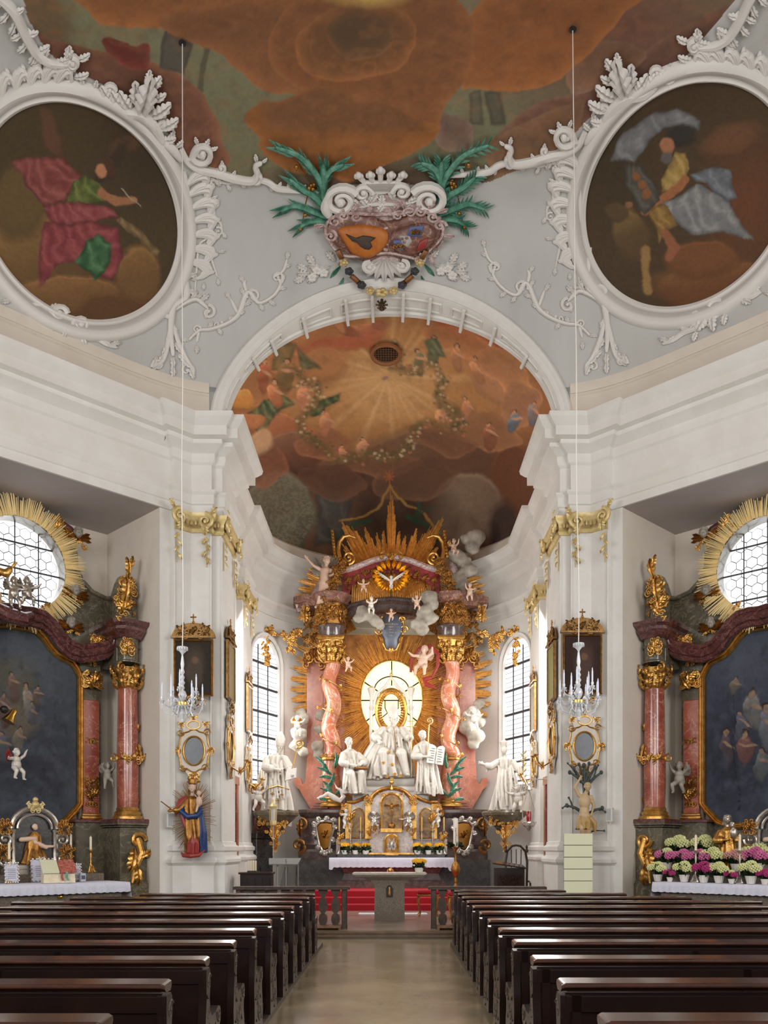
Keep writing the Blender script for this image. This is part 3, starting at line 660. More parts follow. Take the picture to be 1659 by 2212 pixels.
# round grille in the vault
p=at(834,764,18.3); zz=float(zch(np.array(p.x),np.array(18.3)))-.05
g=thing('ceiling_grille','round brown ventilation grille in the painted chancel vault','grille',(p.x,18.3,zz))
b=MB(); b.lathe([(.27,0),(.27,-.03),(.31,-.06),(.36,-.05),(.36,0)],n=28,sy=1.1,cap=False); b.build('frame',mat('painted_frame',(150,96,54),.7),g)
b=MB(); b.lathe([(.0,-.005),(.27,-.005)],n=28,sy=1.1); b.build('backing',M['black'],g)
b=MB()
for i in range(-4,5): 
    w=.27*math.sqrt(1-(i/4.6)**2); b.tube([(i*.058,-w*1.1,-.02),(i*.058,w*1.1,-.02)],.008,4); b.tube([(-w,i*.064,-.022),(w,i*.064,-.022)],.008,4)
b.build('bars',mat('grille_iron',(120,84,56),.6),g)
# lid over everything so no sky leaks through
# ================================================================ FIGURES
def robe(b,rings,nf=9,amp=.10,n=56,seed=0,sub=6,tw=.6):
    """rings: (z,cx,cy,rx,ry) from hem to top; folds deepen towards the hem"""
    rd=random.Random(seed); ph=rd.uniform(0,6); ph2=rd.uniform(0,6); out=[]; R=rings; k=len(R)-1
    for j in range(k*sub+1):
        u=j/sub; i=min(int(u),k-1); t=u-i; t=t*t*(3-2*t); a,c=R[i],R[i+1]
        z,cx,cy,rx,ry=[a[m]*(1-t)+c[m]*t for m in range(5)]; v=j/(k*sub); am=amp*(1.15-v)
        ring=[]
        for m in range(n):
            th_=2*PI*m/n; f=1+am*(math.sin(nf*th_+ph+tw*6*v)+.55*math.sin((nf*2-3)*th_+ph2-tw*9*v)+.3*math.sin(3*th_+v*7))
            ring.append((cx+rx*f*math.cos(th_),cy+ry*f*math.sin(th_),z+.02*math.sin(nf*th_)*(1-v)))
        out.append(ring)
    b.loft(out)
def hand(b,p,d,s=1.0):
    """palm with four unequal bent fingers and a side thumb; d = pointing direction"""
    p=Vector(p); d=Vector(d).normalized(); sd=d.cross(Vector((0,1,0))); 
    if sd.length<.1: sd=d.orthogonal()
    sd.normalize(); nn=d.cross(sd)
    b.cap(p-d*.02*s,p+d*.07*s,.032*s,.036*s,8)
    for k,(o,L) in enumerate(((-.03,.062),(-.01,.078),(.01,.074),(.03,.055))):
        q0=p+d*.085*s+sd*o*s; q1=q0+d*L*.55*s+nn*.012*s; q2=q1+d*L*.4*s+nn*.03*s; b.tube([q0-d*.02*s,q0,q1,q2],[.010*s,.011*s,.010*s,.007*s],6)
    q0=p+d*.02*s-sd*.03*s; b.tube([q0,q0-sd*.03*s+d*.025*s,q0-sd*.035*s+d*.06*s],[.013*s,.012*s,.008*s],6)
def head(b,c,r,yaw=0,pitch=0,hair='curly',neck=None,seed=0):
    """face looks to local -Y turned by yaw; eyes at mid height, nose, lips, chin, ears"""
    R=Matrix.Rotation(yaw,3,'Z')@Matrix.Rotation(pitch,3,'X'); c=Vector(c); g=lambda x,y,z: c+R@Vector((x*r,y*r,z*r)); e=lambda x,y,z,q,n=10: b.ell(g(x,y,z),tuple(k*r for k in q),n,7,R)
    e(0,.06,.12,(.74,.88,.86),14); e(0,-.20,-.32,(.54,.58,.62),12)
    e(0,-.70,-.80+.1,(.18,.16,.15)); b.tube([g(0,-.80,.18),g(0,-.97,-.08),g(0,-1.06,-.22)],[.06*r,.09*r,.13*r],7)
    for s in (-1,1):
        e(s*.28,-.74,.10,(.14,.10,.09)); b.tube([g(s*.10,-.84,.25),g(s*.30,-.84,.31),g(s*.50,-.70,.24)],[.06*r,.075*r,.05*r],6)
        e(s*.76,.04,-.02,(.08,.16,.24)); e(s*.36,-.60,-.22,(.22,.18,.20))
    e(0,-.82,-.43,(.20,.09,.05)); e(0,-.80,-.53,(.17,.09,.05))
    if neck is not None: b.cap(g(0,.15,-.5),neck,.42*r,.52*r,10)
    rd=random.Random(seed)
    if hair in('curly','beard'):
        for i in range(46):
            a=rd.uniform(0,2*PI); p=rd.uniform(.0,1.75); x=math.sin(p)*math.cos(a); y=math.sin(p)*math.sin(a); z=math.cos(p)
            if y<-.25 and z<.62: continue
            e(x*.80,y*.92+.06,z*.92+.14,(.19,.19,.19),6)
    if hair=='beard':
        for i in range(16): e(rd.uniform(-.42,.42),-.55+rd.uniform(-.25,.1),-.72-rd.uniform(0,.75),(.17,.16,.26),6)
    if hair=='mitre':
        out=[]
        for z,w,dd in ((.30,.86,.98),(.8,.94,.95),(1.5,1.0,.75),(2.3,.62,.42),(3.0,.08,.08)):
            out.append([g(w*math.cos(2*PI*i/16),.05+dd*math.sin(2*PI*i/16),z) for i in range(16)])
        b.loft(out)
        for i in range(14): a=rd.uniform(0,PI); e(.7*math.cos(a),.7*math.sin(a),-.1,(.2,.2,.3),6)
        for i in range(12): e(rd.uniform(-.38,.38),-.5,-.7-rd.uniform(0,.5),(.15,.15,.22),6)
    if hair=='veil':
        out=[]
        for z,w,dd,y in ((1.08,.3,.3,.1),(.9,.75,.85,.08),(.3,.9,.95,.18),(-.5,.95,.75,.42),(-1.3,1.15,.65,.5)):
            out.append([g(w*math.cos(2*PI*i/16),y+dd*math.sin(2*PI*i/16)*(1 if math.sin(2*PI*i/16)>0 else (.55 if z<.8 else 1)),z) for i in range(16)])
        b.loft(out)
def arm(b,s,e,h,r=.085,cloth=.0,hs=1.,ft=None):
    s=Vector(s);e=Vector(e);h=Vector(h); b.cap(s,e,r,r*.72); b.cap(e,h,r*.7,r*.46)
    if cloth:
        b.cap(s,e,r*1.35,r*1.5); m=e.lerp(h,.55); b.cap(e,m,r*1.35,r*1.25)
        for k in range(3): b.cap(m.lerp(e,k*.3),m.lerp(e,k*.3)+Vector((0,.03,-cloth*(1-k*.25))),r*.6,r*.25)
    hand(b,h,(h-e),hs)
def folds(b,A,B,n,r,seed=0,sag=.05):
    """ridges of cloth between polyline A (top) and B (bottom)"""
    rd=random.Random(seed)
    lp=lambda P,u:Vector(P[min(int(u*(len(P)-1)),len(P)-2)]).lerp(Vector(P[min(int(u*(len(P)-1)),len(P)-2)+1]),u*(len(P)-1)-min(int(u*(len(P)-1)),len(P)-2))
    for i in range(n):
        u=(i+.5)/n; a=lp(A,u); c=lp(B,min(1,max(0,u+rd.uniform(-.08,.08)))); m=a.lerp(c,.5)+Vector((rd.uniform(-sag,sag),-sag,rd.uniform(-sag,sag)))
        b.tube([a,a.lerp(m,.5)+Vector((0,-sag*.4,0)),m,m.lerp(c,.5)+Vector((0,-sag*.3,0)),c],[r*.5,r*.9,r,r*1.05,r*.8],6)
def legs(b,hp,kn,an,toe,r=.1):
    b.cap(hp,kn,r*1.15,r*.8); b.cap(kn,an,r*.75,r*.45)
    an=Vector(an); t=Vector(toe); b.cap(an,t,r*.5,r*.42); 
    for k in range(4): b.ell(t+Vector(((k-1.5)*.022,-.03,-.01)),(.013,.03,.013),6,4)
def putto_mesh(name,m,s=.6,pose=0,vox=None,parent=None):
    """a winged baby about s tall: one continuous body"""
    rd=random.Random(pose*13+5); b=MB(Matrix.Scale(s/1.0,4))
    b.ell((0,-.01,.50),(.15,.13,.17)); b.ell((0,0,.64),(.14,.11,.12)); b.cap((0,0,.66),(0,0,.78),.06,.06)
    head(b,(0,-.02,.86),.125,yaw=rd.uniform(-.6,.6),pitch=rd.uniform(-.2,.3),seed=pose)
    for sg in (-1,1):
        up=rd.uniform(-.5,1.1); a=rd.uniform(.3,1.0); e=Vector((sg*(.14+.15*math.cos(up)*a+.03),-.06,.68+.15*math.sin(up))); h=e+Vector((sg*.10*math.cos(up+.8),-.09,.12*math.sin(up+.5)))
        b.cap((sg*.12,0,.68),e,.055,.046,8); b.cap(e,h,.046,.032,8); hand(b,h,h-e,.62)
        k=rd.uniform(0,.9); kn=Vector((sg*.13,-.10-.14*k,.38-.16*(1-k))); an=kn+Vector((sg*rd.uniform(-.05,.08),.06*k+.02,-.20)); 
        b.cap((sg*.08,0,.42),kn,.085,.065,8); b.cap(kn,an,.062,.04,8); b.cap(an,an+Vector((0,-.09,-.02)),.035,.028,8)
    b2=MB(Matrix.Scale(s,4)); 
    for sg in (-1,1):
        for k in range(6): b2.leaf((sg*.05,.10,.66),PI/2-sg*(.35+k*.28),.34-.03*k,.11,curl=-.1,lobes=2)
    return b,b2
def putto(name,label,pos,s,rz,pose,m='white',wings='white',cat='putto',group=None,tilt=0,roll=0):
    b,b2=putto_mesh(name,None,s,pose)
    t=thing(name,label,cat,pos,rz,group); t.rotation_euler=(tilt,roll,rz)
    merge_voxel(b,'body',M[m],t,vox=max(.011,s*.018),smooth_it=2); b2.build('wings',M[wings],t,smooth=60)
    return t
def cloudmesh(b,spec,seed=0):
    rd=random.Random(seed)
    for (x,y,z,r) in spec:
        b.ell((x,y,z),(r,r*.7,r*.85),12,8)
        for k in range(4): a=rd.uniform(0,2*PI); b.ell((x+r*.7*math.cos(a),y-r*.15,z+r*.6*math.sin(a)),(r*.5,r*.4,r*.42),10,6)

# ================================================================ PEWS
def pew(L,sg):
    """pew with its aisle end at local x=0 and running to sg*L; sitter faces +Y; back towards the camera"""
    t=thing('pew','','pew'); xa,xb=(0,sg*L) if sg>0 else (-L,0)
    lo,hi=min(0,sg*L),max(0,sg*L)
    b=MB(); P=[(-.045,.915),(-.075,.935),(-.075,.950),(-.070,.957),(.070,.963),(.075,.955),(.075,.938),(.045,.915)]
    ins=.012; b.loft([[(x,y*(1 if 0<k<3 else .86),z-(0 if 0<k<3 else .008)) for y,z in P] for k,x in enumerate((lo-.0,lo+.02,hi-.02,hi))]); fixn(b.build('top_rail',M['woodt'],t,smooth=30))
    b=MB(); b.loft([[(lo+.03,-.02,.10),(lo+.03,.0,.10),(lo+.03,.0,.90),(lo+.03,-.02,.90)],[(hi-.03,-.02,.10),(hi-.03,.0,.10),(hi-.03,.0,.90),(hi-.03,-.02,.90)]])
    nb=max(2,int(L/1.2)); 
    for i in range(nb):
        x0=lo+.06+(hi-lo-.12)*i/nb; x1=lo+.06+(hi-lo-.12)*(i+1)/nb; b.bx(x0,x0+.05,-.035,-.018,.12,.88)
    b.bx(lo+.03,hi-.03,-.035,-.018,.12,.2); b.bx(lo+.03,hi-.03,-.035,-.018,.80,.88)
    b.build('backrest',M['woodd'],t,smooth=0)
    b=MB(); b.bx(lo+.04,hi-.04,.02,.38,.43,.46); b.bx(lo+.04,hi-.04,.33,.36,.36,.43); b.build('seat',M['wood'],t,smooth=0)
    b=MB(); b.bx(lo+.06,hi-.06,-.26,-.08,.16,.185); b.bx(lo+.06,hi-.06,-.10,-.07,.06,.16); b.build('kneeler',M['woodd'],t,smooth=0)
    prof=[(-.045,.055),(-.05,.30),(-.065,.45),(-.05,.58),(-.028,.70),(-.035,.80),(-.03,.885),(.05,.895),(.075,.87),(.08,.80),(.06,.70),(.07,.62),(.12,.57),(.22,.575),(.31,.60),(.37,.585),(.395,.54),(.385,.49),(.35,.46),(.345,.40),(.375,.30),(.39,.20),(.37,.12),(.40,.055)]
    for k,(x0,face) in enumerate(((0,-sg),(sg*L,sg))):
        x1=x0-face*.05 if k==0 else x0-face*.05
        b=MB(); b.prism(prof,min(x0,x1),max(x0,x1),'yz')
        e=fixn(b.build('end_panel',M['woodd'],t,smooth=30))
        if k==0:
            b=MB(Matrix(((0,face,0,x0+face*.004),(1,0,0,0),(0,0,1,0),(0,0,0,1))))
            # carved relief: local x->world y, -y -> outwards
            b.scroll((.05,-.01,.80),.05,1.2,.6,1,.012,k=12); b.scroll((.33,-.01,.54),.05,1.3,2.6,1,.014,k=12); b.scroll((.12,-.01,.42),.08,1.3,.4,-1,.014,k=12); b.scroll((.22,-.01,.22),.09,1.3,2.2,1,.014,k=12); b.scroll((.03,-.01,.62),.045,1.2,4.,1,.010,k=12)
            for (u,v,a_) in ((.0,.70,1.6),(.05,.50,1.1),(.22,.47,.6),(.10,.30,2.2),(.25,.33,.8),(.04,.16,1.4),(.30,.14,2.),(.20,.08,1.2),(.02,.35,1.7)): b.leaf((u,0,v),a_,.13,.07,curl=.12,lobes=3)
            b.build('carving',M['woodc'],e,smooth=60)
    return t
rows_l=[12.3-.9*k for k in range(11)]; rows_r=[13.35-.912*k for k in range(12)]
base_l=pew(5.2,-1); base_r=pew(5.2,1)
def lenl(k): return [3.8-1.15,4.5-1.15,4.9-1.15][k] if k<3 else 5.2
def ordn(k): return ['first','second','third','fourth','fifth','sixth','seventh','eighth','ninth','tenth','eleventh','twelfth'][k]
for k,Y in enumerate(rows_l):
    L=lenl(k)
    if k<3: o=pew(L,-1)
    else: o=dup(base_l,(0,0,0)) if k>3 else base_l
    o.location=(-1.155,Y,0); tag(o,'dark carved wooden pew left of the aisle, %s row from the altar rail'%ordn(k),'pew','pews left of the aisle')
for k,Y in enumerate(rows_r):
    xi=.80+.018*Y; ends=[2.87,3.6,4.26,4.84]
    if k<4: o=pew(ends[k]-xi,1)
    else: o=dup(base_r,(0,0,0)) if k>4 else base_r
    o.location=(xi,Y,0); tag(o,'dark carved wooden pew right of the aisle, %s row from the altar rail'%ordn(k),'pew','pews right of the aisle')

# ================================================================ COMMUNION RAILS
def rail(side,x0,x1,Y=15.45):
    t=thing('communion_rail','dark wooden communion rail with flat-cut balusters %s of the chancel step opening'%side,'railing',((x0+x1)/2,Y,.12)); h=(x1-x0)/2
    b=MB(); b.bbox(-h-.05,h+.05,-.12,.12,.74,.80,.015); b.build('top_rail',M['woodr'],t,smooth=0)
    b=MB(); b.bx(-h,h,-.07,.07,0,.07); b.build('bottom_rail',M['woodr'],t,smooth=0)
    for s in (-1,1):
        b=MB(); b.bbox(s*(h-.05)-.05,s*(h-.05)+.05,-.08,.08,.0,.74,.01); b.build('post',M['woodr'],t,smooth=0)
    n=int((2*h-.2)/.225)
    for i in range(n):
        x=-h+.1+(2*h-.2)*(i+.5)/n; b=MB(); pr=[(.05,.07),(.075,.12),(.085,.18),(.07,.25),(.03,.29),(.05,.31),(.08,.38),(.085,.45),(.06,.54),(.035,.60),(.05,.64),(.085,.70),(.085,.74)]
        b.prism([(x+r,z) for r,z in pr]+[(x-r,z) for r,z in pr[::-1]],-.035,.035); fixn(b.build('baluster',M['woodr'],t,smooth=30))
    b=MB(); b.bx(-h+.1,h-.1,-.38,-.14,.04,.075); b.bx(-h+.1,-h+.14,-.38,-.14,0,.04); b.bx(h-.14,h-.1,-.38,-.14,0,.04); b.build('kneeling_board',M['oak'],t,smooth=0)
    return t
rail('left',-2.95,-.84); rail('right',.76,2.9)

# ================================================================ ALTAR IN FRONT
t=thing('stone_altar','freestanding speckled stone altar with pale slab top before the red steps','altar',(-.035,17.3,.12))
b=MB(); b.loft([[(x*w,y*d,z) for x,y in ((-1,-1),(1,-1),(1,1),(-1,1))] for z,w,d in ((.97,.76,.40),(1.005,.78,.42),(1.01,.775,.415))]); b.build('table_top',M['stonet'],t,smooth=0)
pr=[(.32,.0,.30),(.315,.4,.29),(.31,.70,.28),(.33,.78,.29),(.40,.85,.31),(.56,.90,.36),(.70,.93,.39),(.735,.97,.40)]
b=MB(); b.loft([[(x*w,y*d,z) for x,y in ((-1,-1),(1,-1),(1,1),(-1,1))] for w,z,d in pr]); o=b.build('pedestal',M['stone'],t,smooth=0)
b=MB(); b.prism([(-.07,.50),(.07,.50),(.07,.68),(.04,.74),(0,.76),(-.04,.74),(-.07,.68)],-.302,-.29); r=b.build('relic_niche',M['black'],t,smooth=0)
b=MB(); b.lathe([(.03,0),(.035,.06),(.02,.11),(.026,.14),(.02,.18)],(0,-.31,.53),8); b.build('relic',M['goldd'],r)
t=thing('floor_light_patch','flat white sheet standing in for light patches on the chancel floor behind the stone altar','mat',(.04,18.85,.12)); b=MB(); b.bbox(-.80,.80,-.16,.16,0,.015,.01); b.build('mat',M['linen'],t,smooth=0)  # white sheet put in for patches of light on the floor
# red steps
t=thing('carpeted_steps','three steps covered in red carpet leading up to the high altar','steps',(0,19.8,.12))
for k in range(3):
    b=MB(); b.bbox(-2.0+.0*k,2.0,k*.36,2.2,.15*k,.15*k+.15,.015); b.build('step',M['redcarpet'],t,smooth=0)
b=MB(); b.bx(-2.7,2.7,1.2,5.2,0,.449); 
o=b.build('floor_altar_platform',M['darkr'],None,smooth=0,kind='structure'); o.location=(0,19.8,.12)
# stools
def stool(x,Y,label):
    t=thing('stool',label,'stool',(x,Y,.12))
    b=MB(); b.bbox(-.24,.24,-.2,.2,.46,.50,.01); b.build('seat_frame',M['goldd'],t,smooth=0)
    b=MB(); b.loft([[(xx*w,yy*w*.83,z) for xx,yy in ((-1,-1),(0,-1.04),(1,-1),(1.04,0),(1,1),(0,1.04),(-1,1),(-1.04,0))] for w,z in ((.23,.50),(.24,.54),(.22,.58),(.12,.60))]); b.build('cushion',M['redcarpet'],t,smooth=80)
    for sx in (-1,1):
        for sy in (-1,1): b=MB(); b.tube([(sx*.2,sy*.16,.47),(sx*.23,sy*.18,.36),(sx*.2,sy*.16,.2),(sx*.18,sy*.15,.08),(sx*.22,sy*.17,0.02)],[.03,.026,.018,.016,.028],8); b.build('leg',M['goldd'],t)
stool(.83,18.2,'red cushioned stool on carved legs right behind the stone altar'); stool(1.48,17.6,'red cushioned stool behind the right communion rail, farther right of the two')
# music stand left, bench, candles ---------------------------------
t=thing('music_stand','grey metal folding lectern with hanging cloth behind the left communion rail','lectern',(-2.22,16.9,.12))
b=MB(); b.loft([[(-.31,-.14,1.18),(.29,-.14,1.18),(.33,.12,1.30),(-.35,.12,1.30)],[(-.31,-.14,1.20),(.29,-.14,1.20),(.33,.12,1.32),(-.35,.12,1.32)]]); b.build('desk',mat('grey_metal',(96,94,90),.5,.3),t,smooth=0)
b=MB(); b.tube([(-.15,0,1.2),(-.16,0,0.02)],.022,8); b.tube([(.03,-.02,1.3),(.03,-.02,0.02)],.016,8); b.tube([(.28,0,1.2),(.28,0,.7),(.1,0,.1)],.014,6); b.tube([(-.25,.1,.02),(.3,.1,.02)],.02,6); b.build('poles',mat('steel_tube',(150,146,138),.35,.7),t)
b=MB(); b.prism([(-.13,.62),(.0,1.14),(.06,1.14),(.27,.62)],-.012,.012); b.build('hanging_cloth',mat('grey_cloth',(92,88,84),.8),t,smooth=0)
t=thing('choir_bench','dark wooden choir bench behind the left communion rail, beside the lectern','bench',(-2.88,17.2,.12))
b=MB(); b.bbox(-.33,.38,-.2,.25,.98,1.02,.01); b.build('top',M['wood'],t,smooth=0)
b=MB(); b.bx(-.30,.35,-.15,.22,0.0,.98); 
for k in range(4): b.bx(-.27+k*.16,-.15+k*.16,-.165,-.15,.55,.9)
b.build('front_panel',M['woodd'],t,smooth=0)
t=thing('candle_holder','iron holder with four pale votive candles on the left choir bench','candle holder',(-2.95,17.2,1.14))
b=MB(); b.bbox(-.1,.1,-.05,.05,0,.03,.01); b.build('tray',M['black'],t,smooth=0)
for k in range(4): b=MB(); b.lathe([(.018,.03),(.018,.24),(.0,.245)],(-.075+.05*k,0,0),8); b.build('candle',M['candle'],t)
t=thing('choir_desk','dark carved wooden choir desk behind the right communion rail','desk',(2.60,18.4,.12))
b=MB(); b.loft([[(-.32,-.25,1.17),(.42,-.25,1.06),(.42,.25,1.12),(-.32,.25,1.23)],[(-.32,-.25,1.20),(.42,-.25,1.09),(.42,.25,1.15),(-.32,.25,1.26)]]); b.build('sloping_top',M['wood'],t,smooth=0)
b=MB(); b.bx(-.24,.40,-.2,.2,0,1.08); b.build('body',M['woodd'],t,smooth=0)
b=MB(MB and Matrix.Translation((.08,-.205,.8))); b.bx(-.28,.28,-.012,.0,-.22,.14); b.rocaille(.5,.3,5); b.build('carved_front',M['wood'],t)
t=thing('carved_chair','ornate carved high-backed chair behind the right choir desk','chair',(3.02,19.3,.12))
b=MB(); b.bbox(-.26,.26,-.25,.25,.42,.48,.01); b.build('seat',M['wood'],t,smooth=0)
b=MB()
for s in (-1,1): b.tube([(s*.24,.22,.45),(s*.26,.25,1.2),(s*.22,.26,1.45),(s*.1,.26,1.58),(0,.26,1.60)],.03,6); b.lathe([(.03,0),(.045,.05),(.02,.1),(.03,.14),(0,.2)],(s*.25,.25,1.42),8)
for s in (-1,0,1): b.tube([(s*.1,.25,.5),(s*.12,.26,1.5)],.014,5)
b.build('backrest',M['woodr'],t)
for sx in (-1,1):
    for sy in (-1,1): b=MB(); b.tube([(sx*.23,sy*.22,.42),(sx*.23,sy*.22,0.01)],.028,6); b.build('leg',M['wood'],t)
for s in (-1,1): b=MB(); b.tube([(s*.26,.2,.72),(s*.27,0,.74),(s*.26,-.2,.70),(s*.26,-.22,.46)],.024,6); b.build('armrest',M['wood'],t)
# ================================================================ HIGH ALTAR
PL=.569     # top of the red-carpeted platform
YR=23.5
HA=thing('high_altar_retable','towering pink marble high altar retable with twisted columns and gilded ray crown in the apse','retable',(0,YR,PL))
HL=Vector((0,YR,PL))
def wb(p=None,loc=HL,rz=0,s=1.):
    """builder whose local origin sits at world point p, expressed in the frame of loc"""
    m=Matrix.Translation((Vector(p) if p is not None else Vector((0,0,0)))-loc)
    return MB(m@Matrix.Rotation(rz,4,'Z')@Matrix.Scale(s,4))
def ob(px,py,Y,loc=HL,rz=0): return wb(at(px,py,Y),loc,rz)
def lerp(a,b,t): return a+(b-a)*t
# plinths left and right of the mensa
for sg,(xa,xb) in ((-1,(652,752)),(1,(940,1046))):
    Y=23.1; a,c=at(xa,0,Y).x,at(xb,0,Y).x
    b=wb(); 
    pr=[(0.10,PL),(.10,1.55),(.06,1.62),(.12,1.75),(.08,1.95),(.03,2.1),(.0,2.5),(.06,2.58),(.10,2.66),(.10,2.74),(0,2.76)]
    P=[(a,24.3),(a,Y+.1),(a+.25,Y),(c-.25,Y),(c,Y+.1),(c,24.3)]
    b.loft([[(x+(-o if x<(a+c)/2 else o),y-(o if y<24 else 0),z) for x,y in P] for o,z in pr]); fixn(b.build('plinth',M['darkr'],HA,smooth=25))
    b=wb(); b.bx(a-.16,c+.16,Y-.14,24.3,PL,1.32); b.build('lower_plinth',M['dark'],HA,smooth=0)
    # side scroll
    e=a if sg<0 else c
    b=ob(652 if sg<0 else 1042,1800,23.05); b.scroll((sg*.02,0,.25),.16,1.2,PI/2,sg,.05,k=14); b.scroll((sg*.1,0,-.35),.2,1.2,-PI/2,-sg,.06,k=14); b.leaf((sg*.05,-.02,-.1),PI/2,.5,.2)
    b.build('side_scroll',M['goldd'],HA)
# back wall of the retable between and outside the columns
Yb=24.25
def bandpts(ptsL): return [(at(px,py,Yb).x,at(px,py,Yb).z) for px,py in ptsL]
for sg in (-1,1):
    X=lambda px: (px if sg<0 else 2*845-px)
    # outer marble strip with pilaster, ending in a volute at the foot
    poly=[(672,1748),(655,1720),(648,1706),(640,1700),(636,1690),(640,1680),(650,1682),(654,1694),(660,1690),(664,1640),(664,1430),(745,1430),(745,1748)]
    b=wb(); b.prism([(at(X(px),py,Yb).x,at(X(px),py,Yb).z) for px,py in poly],Yb-.12,Yb+.12); fixn(b.build('back_panel',M['pinkd'],HA,smooth=0))
    b=wb(); x0,x1=sorted((at(X(672),0,24).x,at(X(708),0,24).x)); z0,z1=at(0,1748,24).z,at(0,1440,24).z
    for u0,u1,d in ((0,1,.0),(.12,.88,.04),(.28,.72,.08)): b.bx(lerp(x0,x1,u0),lerp(x0,x1,u1),24.05-d-.05,24.16,z0+.02+d*2,z1-d*2)
    b.build('pilaster',M['pinkd'],HA,smooth=0)
    for py,h_ in ((1418,50),(1380,34)):
        b=ob(X(678),py,23.9); b.rocaille(.62,h_*.0136,py,dens=1.4); b.build('pilaster_capital',M['goldd'],HA)
    b=ob(X(672),1320,23.85); 
    for k in range(5): b.rocaille(.5,.34,k+31,c=(0,0,.42-k*.22))
    b.build('frieze_ornament',M['goldd'],HA)
# annular gloria field behind the saint
gc=at(846,1512,24.2); RX,RZ=.93,1.17
M['gloria']=mat('gilded_gloria_ground',(214,146,66),.5,.2,col2=(176,108,46),nscale=5)
b=wb(); N=64; ri=[]; ro=[]
for i in range(N):
    a=2*PI*i/N; c_,s_=math.cos(a),math.sin(a); f=min(1.75/abs(c_) if abs(c_)>1e-6 else 9,(2.9 if s_<0 else 1.95)/abs(s_) if abs(s_)>1e-6 else 9)
    ri.append((gc.x+RX*c_,24.22,gc.z+RZ*s_)); ro.append((gc.x+f*c_,24.22,gc.z+f*s_))
b.loft([ri,ro],caps=(0,0)); fixn(b.build('gloria_ground',M['gloria'],HA,smooth=0))
def rays(b,c,rx,rz,fn,n,w=.02,seed=0,y=0,a0=0,a1=2*PI,th=.02,dep=.05):
    rd=random.Random(seed)
    for i in range(n):
        a=a0+(a1-a0)*(i+rd.uniform(.3,.7))/n; L=fn(a,i,rd); c_,s_=math.cos(a),math.sin(a); d=Vector((c_,0,s_)); t=Vector((-s_,0,c_))
        p=Vector(c)+Vector((rx*c_,y-rd.uniform(0,dep),rz*s_)); q_=p+d*L+Vector((0,-.05*L,0)); ww=w*rd.uniform(.7,1.2)
        b.add([p-t*ww,p+t*ww,p+Vector((0,-th,0)),q_-t*ww*.45,q_+t*ww*.45,q_+Vector((0,-th*.4,0))],[(0,2,5,3),(2,1,4,5),(1,0,3,4),(3,5,4)])
def bund(base,amp,m): return lambda a,i,rd: base+amp*(1-((i%m)/(m-1)*2-1)**2)*(.75+.5*rd.random())
b=wb(); rays(b,(gc.x,24.15,gc.z),RX,RZ,bund(.35,.6,7),230,.022,1)
rays(b,(gc.x,24.10,gc.z),RX*1.02,RZ*1.02,lambda a,i,rd: rd.uniform(.2,.55),180,.018,2)
b.build('gloria_rays',M['ray'],HA,smooth=0)
b=wb(); b.tube([(gc.x+RX*math.cos(i*PI/32),24.12,gc.z+RZ*math.sin(i*PI/32)) for i in range(65)],.03,6); b.build('window_ring',M['gold'],HA)
w3=thing('window_3',None,None,(gc.x,24.3,gc.z)); w3['kind']='structure'
b=MB(); b.add([(RX*math.cos(2*PI*i/48)*1.02,.02,RZ*math.sin(2*PI*i/48)*1.02) for i in range(48)],[tuple(range(48))]); b.build('pane',M['glassy'],w3,smooth=0)
b=MB()
for a in (90,28,152,0,180,-33,213): 
    r0=.42 if a not in(-33,213) else .42; r1=1.; A_=math.radians(a); b.tube([(RX*.38*math.cos(A_),-.02,RZ*(.38)*math.sin(A_)),(RX*math.cos(A_),-.02,RZ*math.sin(A_))],.022,6)
b.tube([(.52*math.cos(PI*i/16),-.02,.30+.42*math.sin(PI*i/16)) for i in range(17)],.02,6); b.tube([(-.35,-.02,0),(.35,-.02,0)],.02,6)
b.tube([(-.20,-.02,0),(-.2,-.02,-.22),(-.13,-.02,-.38),(-.33,-.02,-.55)],.018,6); b.tube([(.20,-.02,0),(.2,-.02,-.22),(.13,-.02,-.38),(.33,-.02,-.55)],.018,6)
b.build('glazing_bars',M['black'],w3)
# outer fringe of rays on the wall behind the retable
for sg in (-1,1):
    b=wb(); c=at(845,1490,24.5); 
    a0,a1=(math.radians(118),math.radians(200)) if sg<0 else (math.radians(-20),math.radians(62))
    rays(b,(0,24.3,c.z),2.25,2.0,bund(.35,.5,8),100,.03,5,a0=a0,a1=a1)
    c2=at(845,1300,24.5); a0,a1=(math.radians(150),math.radians(192)) if sg<0 else (math.radians(-12),math.radians(30))
    rays(b,(0,24.25,c2.z-.1),2.1,1.6,bund(.4,.35,8),60,.03,6,a0=a0,a1=a1)
    b.build('ray_fringe',M['ray'],HA,smooth=0)
